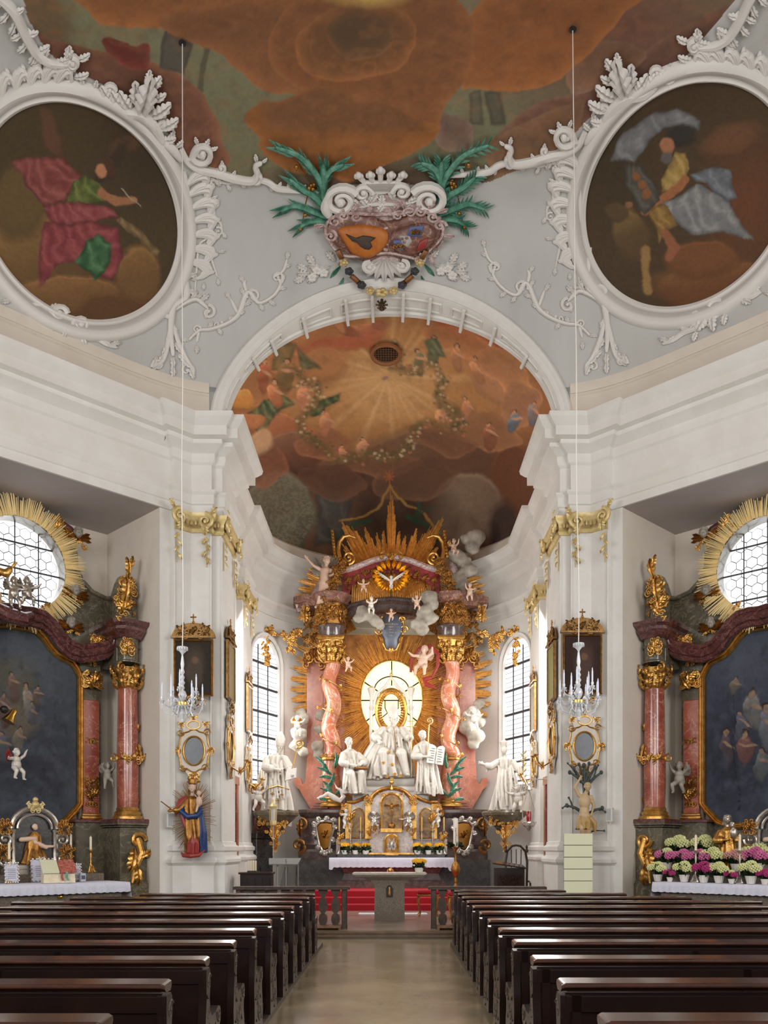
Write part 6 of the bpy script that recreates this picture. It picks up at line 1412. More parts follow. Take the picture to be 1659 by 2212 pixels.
    for k,(px,py) in enumerate(((170,1160),(165,1285),(155,1355))):
        p=la(px,py,.75); b=MB(Matrix.Translation((s*p.x,p.y,p.z))); head(b,(0,0,.08),.11,s*-.3,.1,seed=k); h_=merge_voxel(b,'cherub_head',M['cloudst'],SA,.016,2)
        b=MB(Matrix.Translation((s*p.x,p.y+.05,p.z))); [b.leaf((0,0,.0),PI/2+e*(1.1+.3*q2),.28,.1,curl=.05,lobes=2) for e in (-1,1) for q2 in range(3)]; b.build('cherub_wings',M['goldd'],SA)
# back board behind the painting
zt=la(45,1350,.5).z
b=MB(); b.bx(-1.5,1.5,-.42,-.1,1.0,la(40,1480,.5).z); b.bx(-1.0,1.0,-.42,-.1,3.5,zt+.3); b.build('back_board',M['olive'],SA,smooth=0)
cc_=la(38,1228,.3)
b=MB(); n=56
b.loft([[(r*math.cos(2*PI*i/n),y,cc_.z+r*1.05*math.sin(2*PI*i/n)) for i in range(n)] for r,y in ((.86,-.16),(.86,-.62),(1.04,-.62),(1.10,-.5),(1.10,-.16))],caps=(0,0)); fixn(b.build('oculus_ring',M['olive'],SA))
b=MB(); rays(b,(0,-.66,cc_.z),.84,.88,lambda a,i,rd: .30+.13*abs(math.sin(a*8))+rd.uniform(-.04,.05),230,.019,9,th=.03); b.build('ray_ring',M['goldl'] if 'goldl' in M else M.setdefault('goldl',mat('bright_gilded_rays',(255,232,176),.4,.15)),SA,smooth=0)
# copy for the right niche
_nk=len(SA.children)
SB=dup(SA,(-OX,OY,0),-AL,'olive and red marble side altar retable in the right niche, with gold rays')
for k,side in enumerate(('left','right')):
    w=thing('window_%d'%(4+k),None,None,wpos(side,0,.28,cc_.z),AL if side=='left' else -AL); w['kind']='structure'
    b=MB(); b.add([(.86*math.cos(2*PI*i/48),0,.90*math.sin(2*PI*i/48)) for i in range(48)],[tuple(range(48))]); b.build('pane',M['glass'],w,smooth=0)
    b=MB(); 
    for x in (-.45,0,.45): h_=.9*math.sqrt(1-(x/.86)**2); b.tube([(x,-.03,-h_),(x,-.03,h_)],.014,5)
    for z in (-.55,0,.5): h_=.86*math.sqrt(1-(z/.9)**2); b.tube([(-h_,-.03,z),(h_,-.03,z)],.02,5)
    r=.115
    for i in range(-5,6):
        for j in range(-6,7):
            x=i*r*1.75+(j%2)*r*.87; z=j*r*1.55
            if (x/.80)**2+(z/.84)**2<1: b.tube([(x+r*math.cos(a*PI/3+PI/6),-.015,z+r*math.sin(a*PI/3+PI/6)) for a in range(7)],.0055,4,caps=False)
    b.build('glazing_bars',M['lead'],w)

# ---------------------------------------------------------------- altar paintings
def frame_outline(off=0):
    R=[la(px,py,.5) for px,py in ((45,1362),(62,1364),(78,1370),(90,1382),(104,1402),(118,1418),(134,1428),(152,1436),(160,1448),(167,1462))]
    pts=[(p.x,p.z) for p in R]; zb=la(165,1735,.5).z; x=pts[-1][0]; pts+=[(x,zb),(x-.08,zb-.10),(x-.30,zb-.34),(x-.5,zb-.42)]
    pts[0]=(0,pts[0][1]+.0); full_=pts+[(-a,c) for a,c in pts[::-1][:-1]]
    return full_
FO=frame_outline()
def paint_left(px,py):
    P=Paint(px,py,(74,78,86),warp=14,ws=40)
    P.glow(60,1650,140,160,(50,52,62),.8); P.glow(60,1420,130,90,(96,100,104),.6)
    P.blob(30,1480,50,60,(90,88,78),soft=.5); P.blob(20,1560,60,40,(112,100,84),soft=.5,op=.8)
    for x,y,h,cl in ((28,1470,55,(120,84,70)),(62,1500,60,(150,140,128)),(8,1520,60,(110,70,60)),(72,1535,40,(96,90,92)),(40,1585,50,(130,116,90)),(5,1600,60,(84,90,100)),(85,1500,40,(110,80,70)),(-30,1500,70,(100,80,90)),(-50,1620,90,(88,60,56)),(-90,1520,80,(90,90,70))): P.person(x,y-15,h*1.25,(150,124,100),tuple(int(c*.55+34) for c in cl))
    f=fbm(px/18,py/18,5); P.mix((f-.45)*1.2,L3((98,102,112))); f=fbm(px/12+50,py/16,4); P.mix((f-.55)*1.3,L3((38,38,44))); P.grain(.16,3); return P.c
def paint_right(px,py):
    P=Paint(px,py,(66,70,82),warp=14,ws=40)
    P.glow(1590,1420,120,90,(92,96,108),.7); P.glow(1580,1640,120,160,(40,42,54),.8)
    for x,y,h,cl in ((1582,1480,34,(120,110,92)),(1625,1510,70,(130,126,120)),(1655,1540,90,(110,112,124)),(1600,1560,50,(90,92,110)),(1570,1600,60,(74,56,62)),(1610,1600,60,(130,70,60)),(1645,1640,60,(96,100,100)),(1700,1560,80,(120,96,80))): P.person(x,y-15,h*1.25,(152,126,104),tuple(int(c*.55+34) for c in cl))
    P.line([(1585,1500),(1590,1760)],.8,(30,32,40),soft=1)
    f=fbm(px/18,py/18,5); P.mix((f-.45)*1.2,L3((88,94,108))); f=fbm(px/12+50,py/16,4); P.mix((f-.55)*1.3,L3((34,36,44))); P.grain(.16,3); return P.c
for side,fn in (('left',paint_left),('right',paint_right)):
    g=thing('altar_painting',{'left':'dark painting of crowded figures in a curved gilded frame over the left altar','right':'dark blue painting of figures in a curved gilded frame over the right altar'}[side],'painting',wpos(side,0,.48,0),AL if side=='left' else -AL)
    xs_=np.linspace(-1,1,200); tt=np.linspace(0,1,300); ox=np.array([p[0] for p in FO]); oz=np.array([p[1] for p in FO])
    zmin,zmax=oz.min(),oz.max(); zc_=(zmin+zmax)/2
    ang=np.linspace(0,2*PI,260); 
    # radial fill of the star-shaped outline
    oa=np.arctan2(oz-zc_,ox); rr=np.hypot(ox,oz-zc_); idx=np.argsort(oa); oa=oa[idx];
    # intersect rays with outline segments
    def rad(a):
        c_,s_=math.cos(a),math.sin(a); best=0
        for (x0,z0),(x1,z1) in zip(FO,FO[1:]+FO[:1]):
            z0-=zc_; z1-=zc_; dx,dz=x1-x0,z1-z0; det=-c_*dz+s_*dx
            if abs(det)<1e-9: continue
            t_=(-x0*dz+z0*dx)/det; u_=(c_*z0-s_*x0)/det
            if t_>0 and -.001<=u_<=1.001: best=max(best,t_)
        return best
    RR=np.array([rad(a) for a in ang]); fr=np.linspace(.002,1,150)[:,None]
    X=fr*RR*np.cos(ang); Z=fr*RR*np.sin(ang)+zc_; Yv=np.zeros_like(X)
    sg=1 if side=='left' else -1
    wp=wpos(side,0,.5); cA=math.cos(AL if side=='left' else -AL); sA=math.sin(AL if side=='left' else -AL)
    WX=wp.x+X*cA; WY=wp.y+X*sA; pxx,pyy=pj(WX,np.maximum(WY,1),Z)
    grid_obj('canvas',X,Yv,Z,M['oil'],fn(pxx,pyy)*.95,g,flip=(True))
    b=MB(); P=[Vector((x,-.03,z)) for x,z in FO]
    def ringp(o,y): 
        out=[]
        for i,(x,z) in enumerate(FO):
            a=Vector(FO[i-1]); c_=Vector(FO[(i+1)%len(FO)]); d=(c_-a).normalized(); nn=Vector((d.y,-d.x))*-1
            if nn.dot(Vector((x,z-zc_)))<0: nn=-nn
            out.append((x+nn.x*o,y,z+nn.y*o))
        return out
    rg=[ringp(o,y) for o,y in ((-.01,0),(-.01,-.06),(.02,-.10),(.05,-.07),(.08,-.11),(.11,-.09),(.12,0))]
    b.loft(rg,caps=(0,0)); fixn(b.build('frame',M['gold'],g,smooth=40))

# ---------------------------------------------------------------- side altar tables
for side in ('left','right'):
    rz=AL if side=='left' else -AL; sg=1 if side=='left' else -1
    o=wpos(side,0,0)
    t=thing('side_altar_table','grey-veined stone altar block in the %s niche under a white lace cloth'%side,'altar',o,rz); XE=1.10*sg
    lo,hi=(-1.3*1,1.08) if sg>0 else (-1.08,1.3)
    b=MB(); b.bbox(lo+.08,hi-.08,-2.88,-2.0,.1,.98,.03); b.bbox(lo,hi,-2.95,-1.95,0,.12,.02); b.bbox(lo+.02,hi-.02,-2.93,-1.95,.94,1.03,.02); b.build('block',M['stone'],t,smooth=0)
    b=MB(); b.bbox(lo,hi,-1.95,-1.62,0.0,1.18,.02); b.build('gradine',M['stone'],t,smooth=0)
    c=thing('altar_cloth','white lace-edged linen cloth on the %s side altar'%side,'tablecloth',o+Vector((0,0,1.03)),rz)
    b=MB(); n=70; a1=[];a2=[];a3=[];a4=[]
    for i in range(n+1):
        x=lerp(lo-.03,hi+.03,i/n); f=.012*math.sin(i*1.9)+.008*math.sin(i*.7); a1.append((x,-1.97,.008)); a2.append((x,-2.955,.008)); a3.append((x,-2.975-f*.5,-.06)); a4.append((x,-2.985-f,-.155-.015*abs(math.sin(i*.9))))
    b.loft([a1,a2,a3,a4],caps=(0,0),closed=False)
    xe=hi+.03 if sg>0 else lo-.03; b.loft([[(xe,-1.97,.008),(xe,-2.955,.008)],[(xe+sg*.02,-1.97,-.2),(xe+sg*.03,-2.97,-.26)]],caps=(0,0),closed=False); b.build('cloth',M['linen'],c,smooth=180)
def onL(side,px,py,d): 
    p=la(px,py,d); return wpos(side,p.x,d,p.z)
# left altar: shrine, missal, cards, candlesticks
def shrine(side,label,px=72):
    p=la(px,1860,1.75); base=wpos(side,p.x,1.75,1.18); rz=AL if side=='left' else -AL
    t=thing('reliquary_shrine',label,'shrine',base,rz); k=1
    b=MB(); b.bbox(-.52,.52,-.14,.14,0,.10,.02); b.bbox(-.46,.46,-.12,.12,.1,.18,.02); b.bx(-.44,.44,.0,.10,.18,.95); b.build('base',M['silver'],t,smooth=0)
    b=MB(); 
    for s in (-1,1): b.lathe([(.05,0),(.035,.1),(.03,.55),(.05,.62)],(s*.36,-.06,.18),10); b.scroll((s*.50,-.05,.62),.12,1.3,PI,-s,.035); b.scroll((s*.52,-.05,.25),.09,1.3,0,s,.03)
    b.tube([(.40*math.cos(PI*i/16),-.06,.82+.36*math.sin(PI*i/16)) for i in range(17)],.05,8); b.tube([(.30*math.cos(PI*i/16),-.08,.82+.26*math.sin(PI*i/16)) for i in range(17)],.025,6)
    b.build('arch_frame',M['silver'],t)
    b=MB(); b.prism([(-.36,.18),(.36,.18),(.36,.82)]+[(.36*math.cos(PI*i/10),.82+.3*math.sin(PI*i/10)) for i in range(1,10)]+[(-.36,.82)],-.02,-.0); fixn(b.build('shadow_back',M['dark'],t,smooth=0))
    b=MB(); robe(b,[(0.18,.0,-.06,.22,.08),(.45,-.02,-.08,.14,.08),(.7,.0,-.07,.10,.06),(.76,.0,-.07,.05,.04)],6,.15,30,3); b.build('gilded_figure_robe',M['goldd'],t)
    b=MB(); b.cap((-.02,-.1,.58),(.18,-.14,.48),.05,.04); b.cap((.1,-.12,.5),(.30,-.16,.50),.035,.025); b.cap((-.25,-.1,.62),(0,-.1,.64),.045,.05); head(b,(.0,-.08,.84),.06,.5); merge_voxel(b,'figure_body',M['flesh'],t,.014,2)
    b=MB(); b.rocaille(.3,.24,6,c=(0,-.1,1.2)); b.ell((0,-.1,1.34),.05); b.ell((0,-.1,1.25),.07); b.build('crest_ornament',M['goldp'],t)
    for x_,z_ in ((.52,.85),(-.52,.85),(.56,.4),(-.56,.4)): b=MB(); b.rocaille(.26,.3,8,c=(x_,-.09,z_)); b.build('side_ornament',M['goldd'],t)
shrine('left','silvered arched reliquary shrine with a small gilded figure on the left side altar',72)
shrine('right','gilded and silvered shrine with arched top on the right side altar, behind the flowers',2)
cs2=None
def sc(side,px,h,hc,label,m='gold',group=None,d=1.78,z=1.18,rb=.075):
    p=la(px,1800,d); return candlestick('',m,'candle',h,hc,rb,label,group,tuple(wpos(side,p.x,d,z)),.022)
G1='gilded candlesticks on the left side altar'
sc('left',20,.40,.28,'gilded candlestick with white candle on the left side altar, at the left image edge',group=G1,d=2.15,z=1.04)
sc('left',153,.42,.28,'gilded candlestick with white candle beside the missal on the left side altar',group=G1)
sc('left',196,.42,.24,'gilded candlestick with white candle at the right end of the left side altar',group=G1)
def card(px,w,h,label,d=2.2):
    p=la(px,1900,d); t=thing('altar_card',label,'frame',wpos('left',p.x,d,1.045),AL)
    b=MB(Matrix.Rotation(-.15,4,'X')); b.bx(-w/2,w/2,-.01,.01,.0,h); b.build('card',M['linen'],t,smooth=0)
    b=MB(Matrix.Rotation(-.15,4,'X')); 
    for i in range(22):
        u=i/22*4; e=int(u); f=u-e; x,z=((-w/2+w*f,0),(w/2,h*f),(w/2-w*f,h),(-w/2,h-h*f))[e]; b.ell((x,-.015,z+.012),(.022,.015,.02),6,4)
    b.rocaille(w*.5,h*.2,4,c=(0,-.02,h*1.03)); b.build('frame',M['silver'],t)
    b=MB(Matrix.Rotation(-.15,4,'X'))
    for i in range(6): b.bx(-w*.3,w*.3,-.013,-.011,h*.25+i*h*.09,h*.25+i*h*.09+.006)
    b.build('printed_lines',M['lead'],t,smooth=0)
card(26,.22,.34,'small white framed altar card, leftmost on the left side altar')
card(92,.38,.40,'wide white framed altar card standing behind the open missal',1.99); card(164,.20,.30,'small white framed altar card right of the missal')
p=la(125,1900,2.5); t=thing('missal','open missal with red picture page and ribbons on a cloth-covered stand, left side altar','book',wpos('left',p.x,2.5,1.045),AL-.2)
b=MB(); b.loft([[(-.26,-.18,0),(.26,-.18,0),(.26,.12,0),(-.26,.12,0)],[(-.25,-.16,.16),(.25,-.16,.16),(.25,.14,.34),(-.25,.14,.34)]]); b.build('stand_cloth',mat('ivory_cloth',(226,214,184),.8,col2=(214,200,170),nscale=20),t,smooth=0)
for s in (-1,1):
    b=MB(); b.loft([[(s*.005,-.19,.165),(s*.29,-.21,.16),(s*.29,.15,.37),(s*.005,.16,.36)],[(s*.005,-.19,.20),(s*.14,-.20,.225),(s*.29,.15,.40),(s*.005,.16,.39)]] if 0 else [[(s*.005,-.19,.17),(s*.28,-.19,.17),(s*.28,.15,.37),(s*.005,.15,.37)],[(s*.005,-.20,.195),(s*.28,-.20,.205),(s*.28,.145,.405),(s*.005,.145,.395)]]); fixn(b.build('pages',M['cream'] if s<0 else mat('picture_page',(196,130,110),.6,col2=(150,50,50),nscale=24),t,smooth=0))
for x,m in ((.02,'redcoat'),(.10,'green')): b=MB(); b.loft([[(x,-.205,.19),(x+.035,-.205,.19)],[(x-.01,-.215,.10),(x+.03,-.215,.10)],[(x+.01,-.22,.04),(x+.05,-.22,.04)]],caps=(0,0),closed=False); b.build('ribbon',M[m],t)
p=la(178,1900,2.3); t=thing('box','small white box beside the altar card on the left side altar','box',wpos('left',p.x,2.3,1.045),AL); b=MB(); b.bbox(-.05,.05,-.04,.04,0,.15,.008); b.build('carton',M['linen'],t,smooth=0); b=MB(); b.bx(-.035,.035,-.043,-.041,.04,.11); b.build('printed_panel',M['blueg'],t,smooth=0)
p=la(133,1935,2.95); t=thing('mensa_knob','small brass knob on the front of the left side altar','knob',wpos('left',p.x,2.9,.82),AL); b=MB(); b.ell((0,-.03,0),.035); b.lathe([(.05,-.01),(.05,.01)],n=12); b.build('knob',M['brass'],t)
# lamp, putti near the left painting
p=onL('left',22,1540,1.6); t=thing('spotlight','small brass spotlight on a black joint in front of the left altar painting','lamp',p,AL)
b=MB(); b.ell((-.10,0,.05),.07); b.tube([(-.8,.1,.2),(-.5,.05,.12),(-.1,0,.05)],.02,6); b.build('joint',M['black'],t)
b=MB(Matrix.Rotation(.5,4,'Y')); b.lathe([(.03,.10),(.05,.08),(.06,-.02),(.12,-.16),(.11,-.16)],(0.04,0,0),14); b.build('shade',M['brass'],t)
p=onL('left',35,1688,1.2); t=putto('putto','white flying putto with red sash in front of the left altar painting',p,.62,AL+.4,51,'white','redcoat')
p=onL('left',232,1705,1.0); putto('putto','pale seated putto on the right pilaster of the left side altar',p,.55,AL,52,'cloudst','cloudst')
p=onL('right',222,1722,1.0); putto('putto','pale putto with one raised arm on the inner pilaster of the right side altar',p,.72,-AL,53,'cloudst','cloudst')
# group on the cornice in front of the left oculus
p=onL('left',15,1332,1.1); t=thing('figure_group','silvered and gilded saint between angels on a red scrolled ledge before the left round window','sculpture',p,AL)
b=MB(); b.tube([(-.6,0,.25),(-.3,-.05,.12),(0,-.05,.02),(.3,-.05,.0),(.45,0,.12)],[.08,.13,.15,.13,.07],10); b.build('ledge',M['maroon'],t)
b=MB(); robe(b,[(.1,-.3,0,.22,.16),(.5,-.3,0,.16,.13),(.8,-.28,0,.15,.11),(.9,-.28,0,.07,.06)],6,.16,36,2); head(b,(-.28,-.03,1.04),.10,.3,0,'beard',(-.28,0,.9)); arm(b,(-.38,0,.82),(-.5,-.1,.95),(-.45,-.15,1.15),.05,.1,.8); arm(b,(-.18,0,.82),(-.05,-.12,.75),(.05,-.15,.9),.05,.1,.8); merge_voxel(b,'gilded_figure',M['gold'],t,.018,2)
for x,z,sd in ((.12,.15,3),(.35,.2,9)):
    b1,b2=putto_mesh('x',None,.62,sd); b1.v=[(v[0]+x,v[1],v[2]+z) for v in b1.v]; b2.v=[(v[0]+x,v[1],v[2]+z) for v in b2.v]; merge_voxel(b1,'silver_angel',M['silver'],t,.016,2); b2.build('angel_wings',M['silver'],t)
# right altar: Madonna, candlesticks, hydrangeas
p=la(1690-1572,1850,2.0); t=thing('statue','gilded standing Madonna with child in silver on the right side altar, among the hydrangeas','statue',wpos('right',p.x,2.0,1.18),-AL+.2)
b=MB(); robe(b,[(0.0,.0,0,.17,.13),(.3,0,0,.15,.12),(.55,.0,0,.13,.10),(.78,.0,0,.14,.10),(.86,0,0,.06,.05)],8,.14,40,31); arm(b,(-.12,0,.76),(-.18,-.1,.6),(-.02,-.16,.62),.05,.1,.8); b.cap((.12,0,.76),(.17,-.08,.6),.055,.05)
merge_voxel(b,'gilded_robe',M['gold'],t,.014,2)
b=MB(); head(b,(.0,-.02,.99),.085,.2,.1,'veil',(0,0,.84)); b.ell((.12,-.12,.74),(.07,.06,.10)); head(b,(.10,-.13,.88),.055,0,0); merge_voxel(b,'head_and_child',M['silver'],t,.012,1)
b=MB(); b.lathe([(.2,-.14),(.2,-.04),(.17,0)],n=16); b.build('base',M['silver'],t)
G2='silver candlesticks on the right side altar'
sc('right',1690-1479,.42,.24,'silver candlestick with white candle behind the left hydrangeas, right side altar','silver',G2)
sc('right',1690-1503,.55,.26,'silver candlestick with white candle in front of the pink hydrangeas, right side altar','silver',G2,d=2.72,z=1.04)
sc('right',1690-1598,.55,.26,'silver candlestick with white candle right of the gilded Madonna, right side altar','silver',G2,d=2.72,z=1.04)
def hydrangea(loc,label,cols,s=1.,seed=0,group='hydrangeas on the right side altar'):
    t=thing('potted_hydrangea',label,'potted flowers',loc,-AL,group); rd=random.Random(seed); r=.075*s
    b=MB(); n=24; b.loft([[(q_*(1+.05*math.cos(12*a))*math.cos(a),q_*(1+.05*math.cos(12*a))*math.sin(a),z) for a in [2*PI*i/48 for i in range(48)]] for q_,z in ((r*.75,0),(r*.8,.01),(r*1.15,.12*s),(r*1.2,.13*s),(r*1.05,.125*s))],caps=(1,1)); b.build('pot',M['white'],t)
    b=MB(); 
    for i in range(30): a=rd.uniform(0,6.28); b.m=Matrix.Translation((0,0,.12*s+rd.uniform(0,.07)))@Matrix.Rotation(a,4,'Z'); b.leaf((0,0,0),rd.uniform(.1,1.2),rd.uniform(.12,.20)*s,.09*s,curl=.15,lobes=1)
    b.build('foliage',M['foliage'],t)
    for j,(x,y,z,rr,c_) in enumerate(cols):
        b=MB(); 
        for i in range(60):
            p=math.acos(1-2*(i+.5)/60); a=i*2.4; v=Vector((math.sin(p)*math.cos(a),math.sin(p)*math.sin(a),math.cos(p)*.75))*rr*s
            if v.z<-.5*rr*s: continue
            b.ell((x*s+v.x,y*s+v.y,.24*s+z*s+v.z),rr*s*.22,5,4)
        b.build('flower_head',M[c_],t)
    return t
M['hpink']=mat('pink_hydrangea',(214,120,160),.6,col2=(190,90,140),nscale=40); M['hmag']=mat('magenta_hydrangea',(190,50,120),.6,col2=(160,36,100),nscale=40); M['hcream']=mat('cream_hydrangea',(226,226,170),.6,col2=(206,210,140),nscale=40); M['hmix']=mat('dusky_hydrangea',(200,170,140),.6,col2=(200,120,140),nscale=25)
def hy(px,z,d,s,kind,label,seed):
    p=la(1690-px,1900,d); col={'c':'hcream','p':'hpink','m':'hmag','x':'hmix'}[kind]; rd=random.Random(seed)
    heads=[(-.11,-.02,.02,.085,col),(.09,-.05,.0,.09,col),(.0,.02,.07,.08,col if seed%3 else 'hcream')]
    hydrangea(tuple(wpos('right',p.x,d,z)),label,heads,s,seed)
F='hydrangea in a white pot on the right altar, '
row=[(1421,2.70,.95,'c','cream '+F+'leftmost of the front row'),(1447,2.78,.62,'m','small magenta '+F+'second from the left'),(1478,2.72,1.0,'c','cream '+F+'left of the tall candlestick'),(1520,2.74,1.0,'m','magenta '+F+'just right of the tall candlestick'),(1553,2.74,.98,'c','cream '+F+'below the gilded Madonna'),(1580,2.82,.62,'m','small magenta '+F+'right of the Madonna'),(1622,2.74,1.05,'c','yellowish cream '+F+'near the right image edge'),(1652,2.78,.7,'m','magenta '+F+'cut by the right image edge')]
for i,(px,d,s_,k,lb) in enumerate(row): hy(px,1.045,d,s_,k,lb,i+1)
F='hydrangea on the middle ledge of the right altar, '
row=[(1440,2.30,1.1,'p','pink '+F+'leftmost','1.2'),(1476,2.32,1.05,'p','bright pink '+F+'between the left candlesticks',''),(1512,2.34,1.05,'p','rose pink '+F+'left of the Madonna',''),(1540,2.30,1.15,'c','large cream '+F+'touching the Madonna',''),(1590,2.30,1.05,'x','dusky pink '+F+'right of the Madonna',''),(1632,2.30,1.15,'p','mixed pink '+F+'near the right edge','')]
for i,(px,d,s_,k,lb,_) in enumerate(row): hy(px,1.24,d,s_,k,lb,i+21)
t=thing('flower_bench','low stone step carrying the middle row of hydrangeas on the right side altar','shelf',wpos('right',0,0,1.045),-AL); b=MB(); b.bbox(-1.0,1.2,-2.45,-1.99,0,.19,.01); b.build('step',M['stone'],t,smooth=0)
F='hydrangea at the back of the right side altar, '
for i,(px,k,lb) in enumerate(((1466,'c','cream '+F+'leftmost'),(1522,'c','greenish cream '+F+'left of the gilded Madonna'),(1640,'c','pale green '+F+'at the right image edge'))): hy(px,1.19+(.24 if i<2 else 0),1.80,1.25 if i<2 else 1.5,k,lb,i+40)
t=thing('flower_bench','narrow box carrying the back row of hydrangeas on the right side altar','shelf',wpos('right',0,0,1.18),-AL); b=MB(); b.bbox(-1.0,-.55,-1.93,-1.66,0,.245,.01); b.build('step',M['stone'],t,smooth=0)
# ================================================================ PIER FITTINGS
def capital(label,path,z=8.36,h=.40,vol=()):
    t=thing('pilaster_capital',label,'capital',(path[0][0],path[0][1],z-h)); l=Vector((path[0][0],path[0][1],z-h))
    b=wb(None,l); b.sweep(path,[(0,z-.36),(.04,z-.36),(.07,z-.30),(.05,z-.26),(.06,z-.16),(.12,z-.08),(.14,z),(0,z)])
    # egg and dart
    for (x0,y0),(x1,y1) in zip(path[:-1],path[1:]):
        L=math.hypot(x1-x0,y1-y0); n=int(L/.075)
        nx,ny=-(y1-y0)/L,(x1-x0)/L
        for i in range(n): u=(i+.5)/n; b.ell((lerp(x0,x1,u)+nx*.08,lerp(y0,y1,u)+ny*.08,z-.18),(.03,.03,.055),6,4)
    b.build('band',M['goldp'],t)
    for (x,y,rz,sg,pend) in vol:
        b=MB(Matrix.Translation(Vector((x,y,z-.16))-l)@Matrix.Rotation(rz,4,'Z')); b.scroll((0,-.13,0),.14,1.5,PI/2,sg,.045,k=18); b.leaf((0,-.10,-.02),-PI/2,.28,.18); b.leaf((-sg*.1,-.12,.12),PI/2+sg*.8,.2,.12); b.build('volute',M['goldp'],t)
        if pend:
            b=MB(Matrix.Translation(Vector((x,y,z-.45))-l)@Matrix.Rotation(rz,4,'Z'))
            for k in range(4): b.leaf((0,-.05,-.02-.13*k),-PI/2+(.5 if k%2 else -.5),.16,.09,lobes=2); b.flower((0,-.07,-.06-.13*k),.04-.005*k)
            b.tube([(0,-.03,0),(0,-.03,-.6)],.012,5); b.build('pendant',M['goldp'],t)
for sg,side in ((1,'left'),(-1,'right')):
    f=lambda p:(sg*p[0],p[1])
    pth=[(-3.45,17.8),(-3.45,16.48),(-3.64,16.48),(-3.64,16.34),(-4.035,16.34),Wl(-.25,.12)]
    P=[f(p) for p in pth]; P=P if sg>0 else P[::-1]
    vols=[]
    for (x,y,rz,v,pd) in ((-4.25,16.05,AL,1,True),(-3.72,16.34,0,-1,True),(-3.45,16.56,PI/2,1,True),(-3.45,17.65,PI/2,-1,True)):
        vols.append((sg*x,y,sg*rz,v*sg,pd))
    capital('pale gilded pilaster capital with hanging blossoms on the %s pier of the chancel arch'%side,P,vol=vols)
    P=[f(p) for p in [(-3.80,22.0),(-3.80,20.7),(-3.95,20.7)]]; P=P if sg>0 else P[::-1]
    capital('pale gilded capital on the farther pilaster at the %s end of the apse'%side,P,vol=[(sg*-3.8,20.85,sg*PI/2,sg,True),(sg*-3.8,21.85,sg*PI/2,-sg,True)])
    # doors in the chancel recess
    d=thing('door_%d'%(1 if sg>0 else 2),None,None,(sg*-3.95,19.3,.12)); d['kind']='structure'
    b=MB(); b.bx(min(0,sg*.08),max(0,sg*.08),-.75,.95,0,3.1); b.build('surround',M['pinkd'] if sg>0 else M['darkr'],d,smooth=0)
    b=MB(); b.bx(min(0,sg*.14),max(0,sg*.14),-.85,1.05,3.1,3.3); b.bx(min(0,sg*.13),max(0,sg*.13),-.8,-.62,0,3.1); b.bx(min(0,sg*.13),max(0,sg*.13),.8,1.0,0,3.1); b.build('door_moulding',M['pinkd'],d,smooth=0)
    b=MB(); b.bx(min(0,sg*.10),max(0,sg*.10),-.55,.75,0.05,2.9); b.build('door_leaf',M['wood'],d,smooth=0)
def pxy(side,px,py,Y): p=at(px,py,Y); return p
def portrait(loc,rz,w,h,label,m,cv=None,top=.3,fm='goldk',cross=True):
    t=thing('framed_painting',label,'painting',loc,rz)
    n,k=60,44; xs_,zs_=np.meshgrid(np.linspace(-w/2,w/2,k),np.linspace(-h/2,h/2,n)); 
    P=Paint(xs_*300,-zs_*300,m,warp=10,ws=40); P.glow(10,-30,w*110,h*120,tuple(int(min(255,c*1.7+10)) for c in m),.8)
    P.blob(8,40,w*70,h*95,tuple(int(c*1.3+12) for c in m),soft=.4); P.blob(12,-42,19,24,(110,84,66),soft=.5); P.grain(.2,8)
    grid_obj('canvas',xs_,np.zeros_like(xs_)-.035,zs_,M['oil'],P.c if cv is None else P.c*0+L3(cv),t)
    b=MB(); N=[(-w/2,-h/2),(w/2,-h/2),(w/2,h/2),(-w/2,h/2)]
    b.loft([[(x+(o if x>0 else -o),y,z+(o if z>0 else -o)) for x,z in N] for o,y in ((0,0),(0,-.04),(.015,-.06),(.035,-.04),(.05,-.05),(.055,0))],caps=(0,0)); fixn(b.build('frame',M['goldk'],t,smooth=0))
    b=MB(); b.prism([((w/2+.1)*math.cos(PI*i/12),h/2+.08+top*math.sin(PI*i/12)) for i in range(13)],-.03,0); b.m=Matrix.Translation((0,-.03,h/2+.06+top*.45)); b.rocaille(w*1.0,top*.95,3,dens=1.6,t=.018); b.scroll((w*.35,-.02,-top*.25),.07,1.2,0,1,.02); b.scroll((-w*.35,-.02,-top*.25),.07,1.2,PI,-1,.02); b.m=None
    b.bx(-w/2-.1,w/2+.1,-.08,0,h/2+.07,h/2+.11)
    b.build('crest',M[fm],t)
    if cross: b=MB(); z=h/2+.08+top; b.tube([(0,-.02,z),(0,-.02,z+.17)],.014,6); b.tube([(-.06,-.02,z+.11),(.06,-.02,z+.11)],.014,6); b.ell((0,-.02,z+.01),.03); b.build('cross',M['goldd'],t)
    b=MB(Matrix.Translation((0,-.03,-h/2-.1-top*.25))); b.rocaille(w*.75,top*.75,8,dens=1.3,t=.016); b.leaf((0,0,.05),-PI/2,top*.7,.2); b.build('foot_ornament',M[fm],t)
    return t
portrait((-3.91,16.04,at(0,1443,16.04).z),.0,.68,1.02,'dark framed painting with carved gilded crest and cross on the left chancel pier','' or (50,42,34))
portrait((3.78,16.04,at(0,1435,16.04).z),0,.68,1.08,'dark framed painting with carved gilded crest and cross on the right chancel pier',(52,36,30))
portrait((-3.41,17.1,at(0,1450,17).z),PI/2,.66,1.10,'obliquely seen gilt framed picture on the inner side of the left chancel pier',(130,112,80),cv=(150,130,92),top=.32,cross=True)
portrait((3.41,17.1,at(0,1452,17).z),-PI/2,.66,1.10,'obliquely seen gilt framed green-gold picture on the inner side of the right pier',(150,140,80),cv=(150,142,84),top=.32,cross=True)
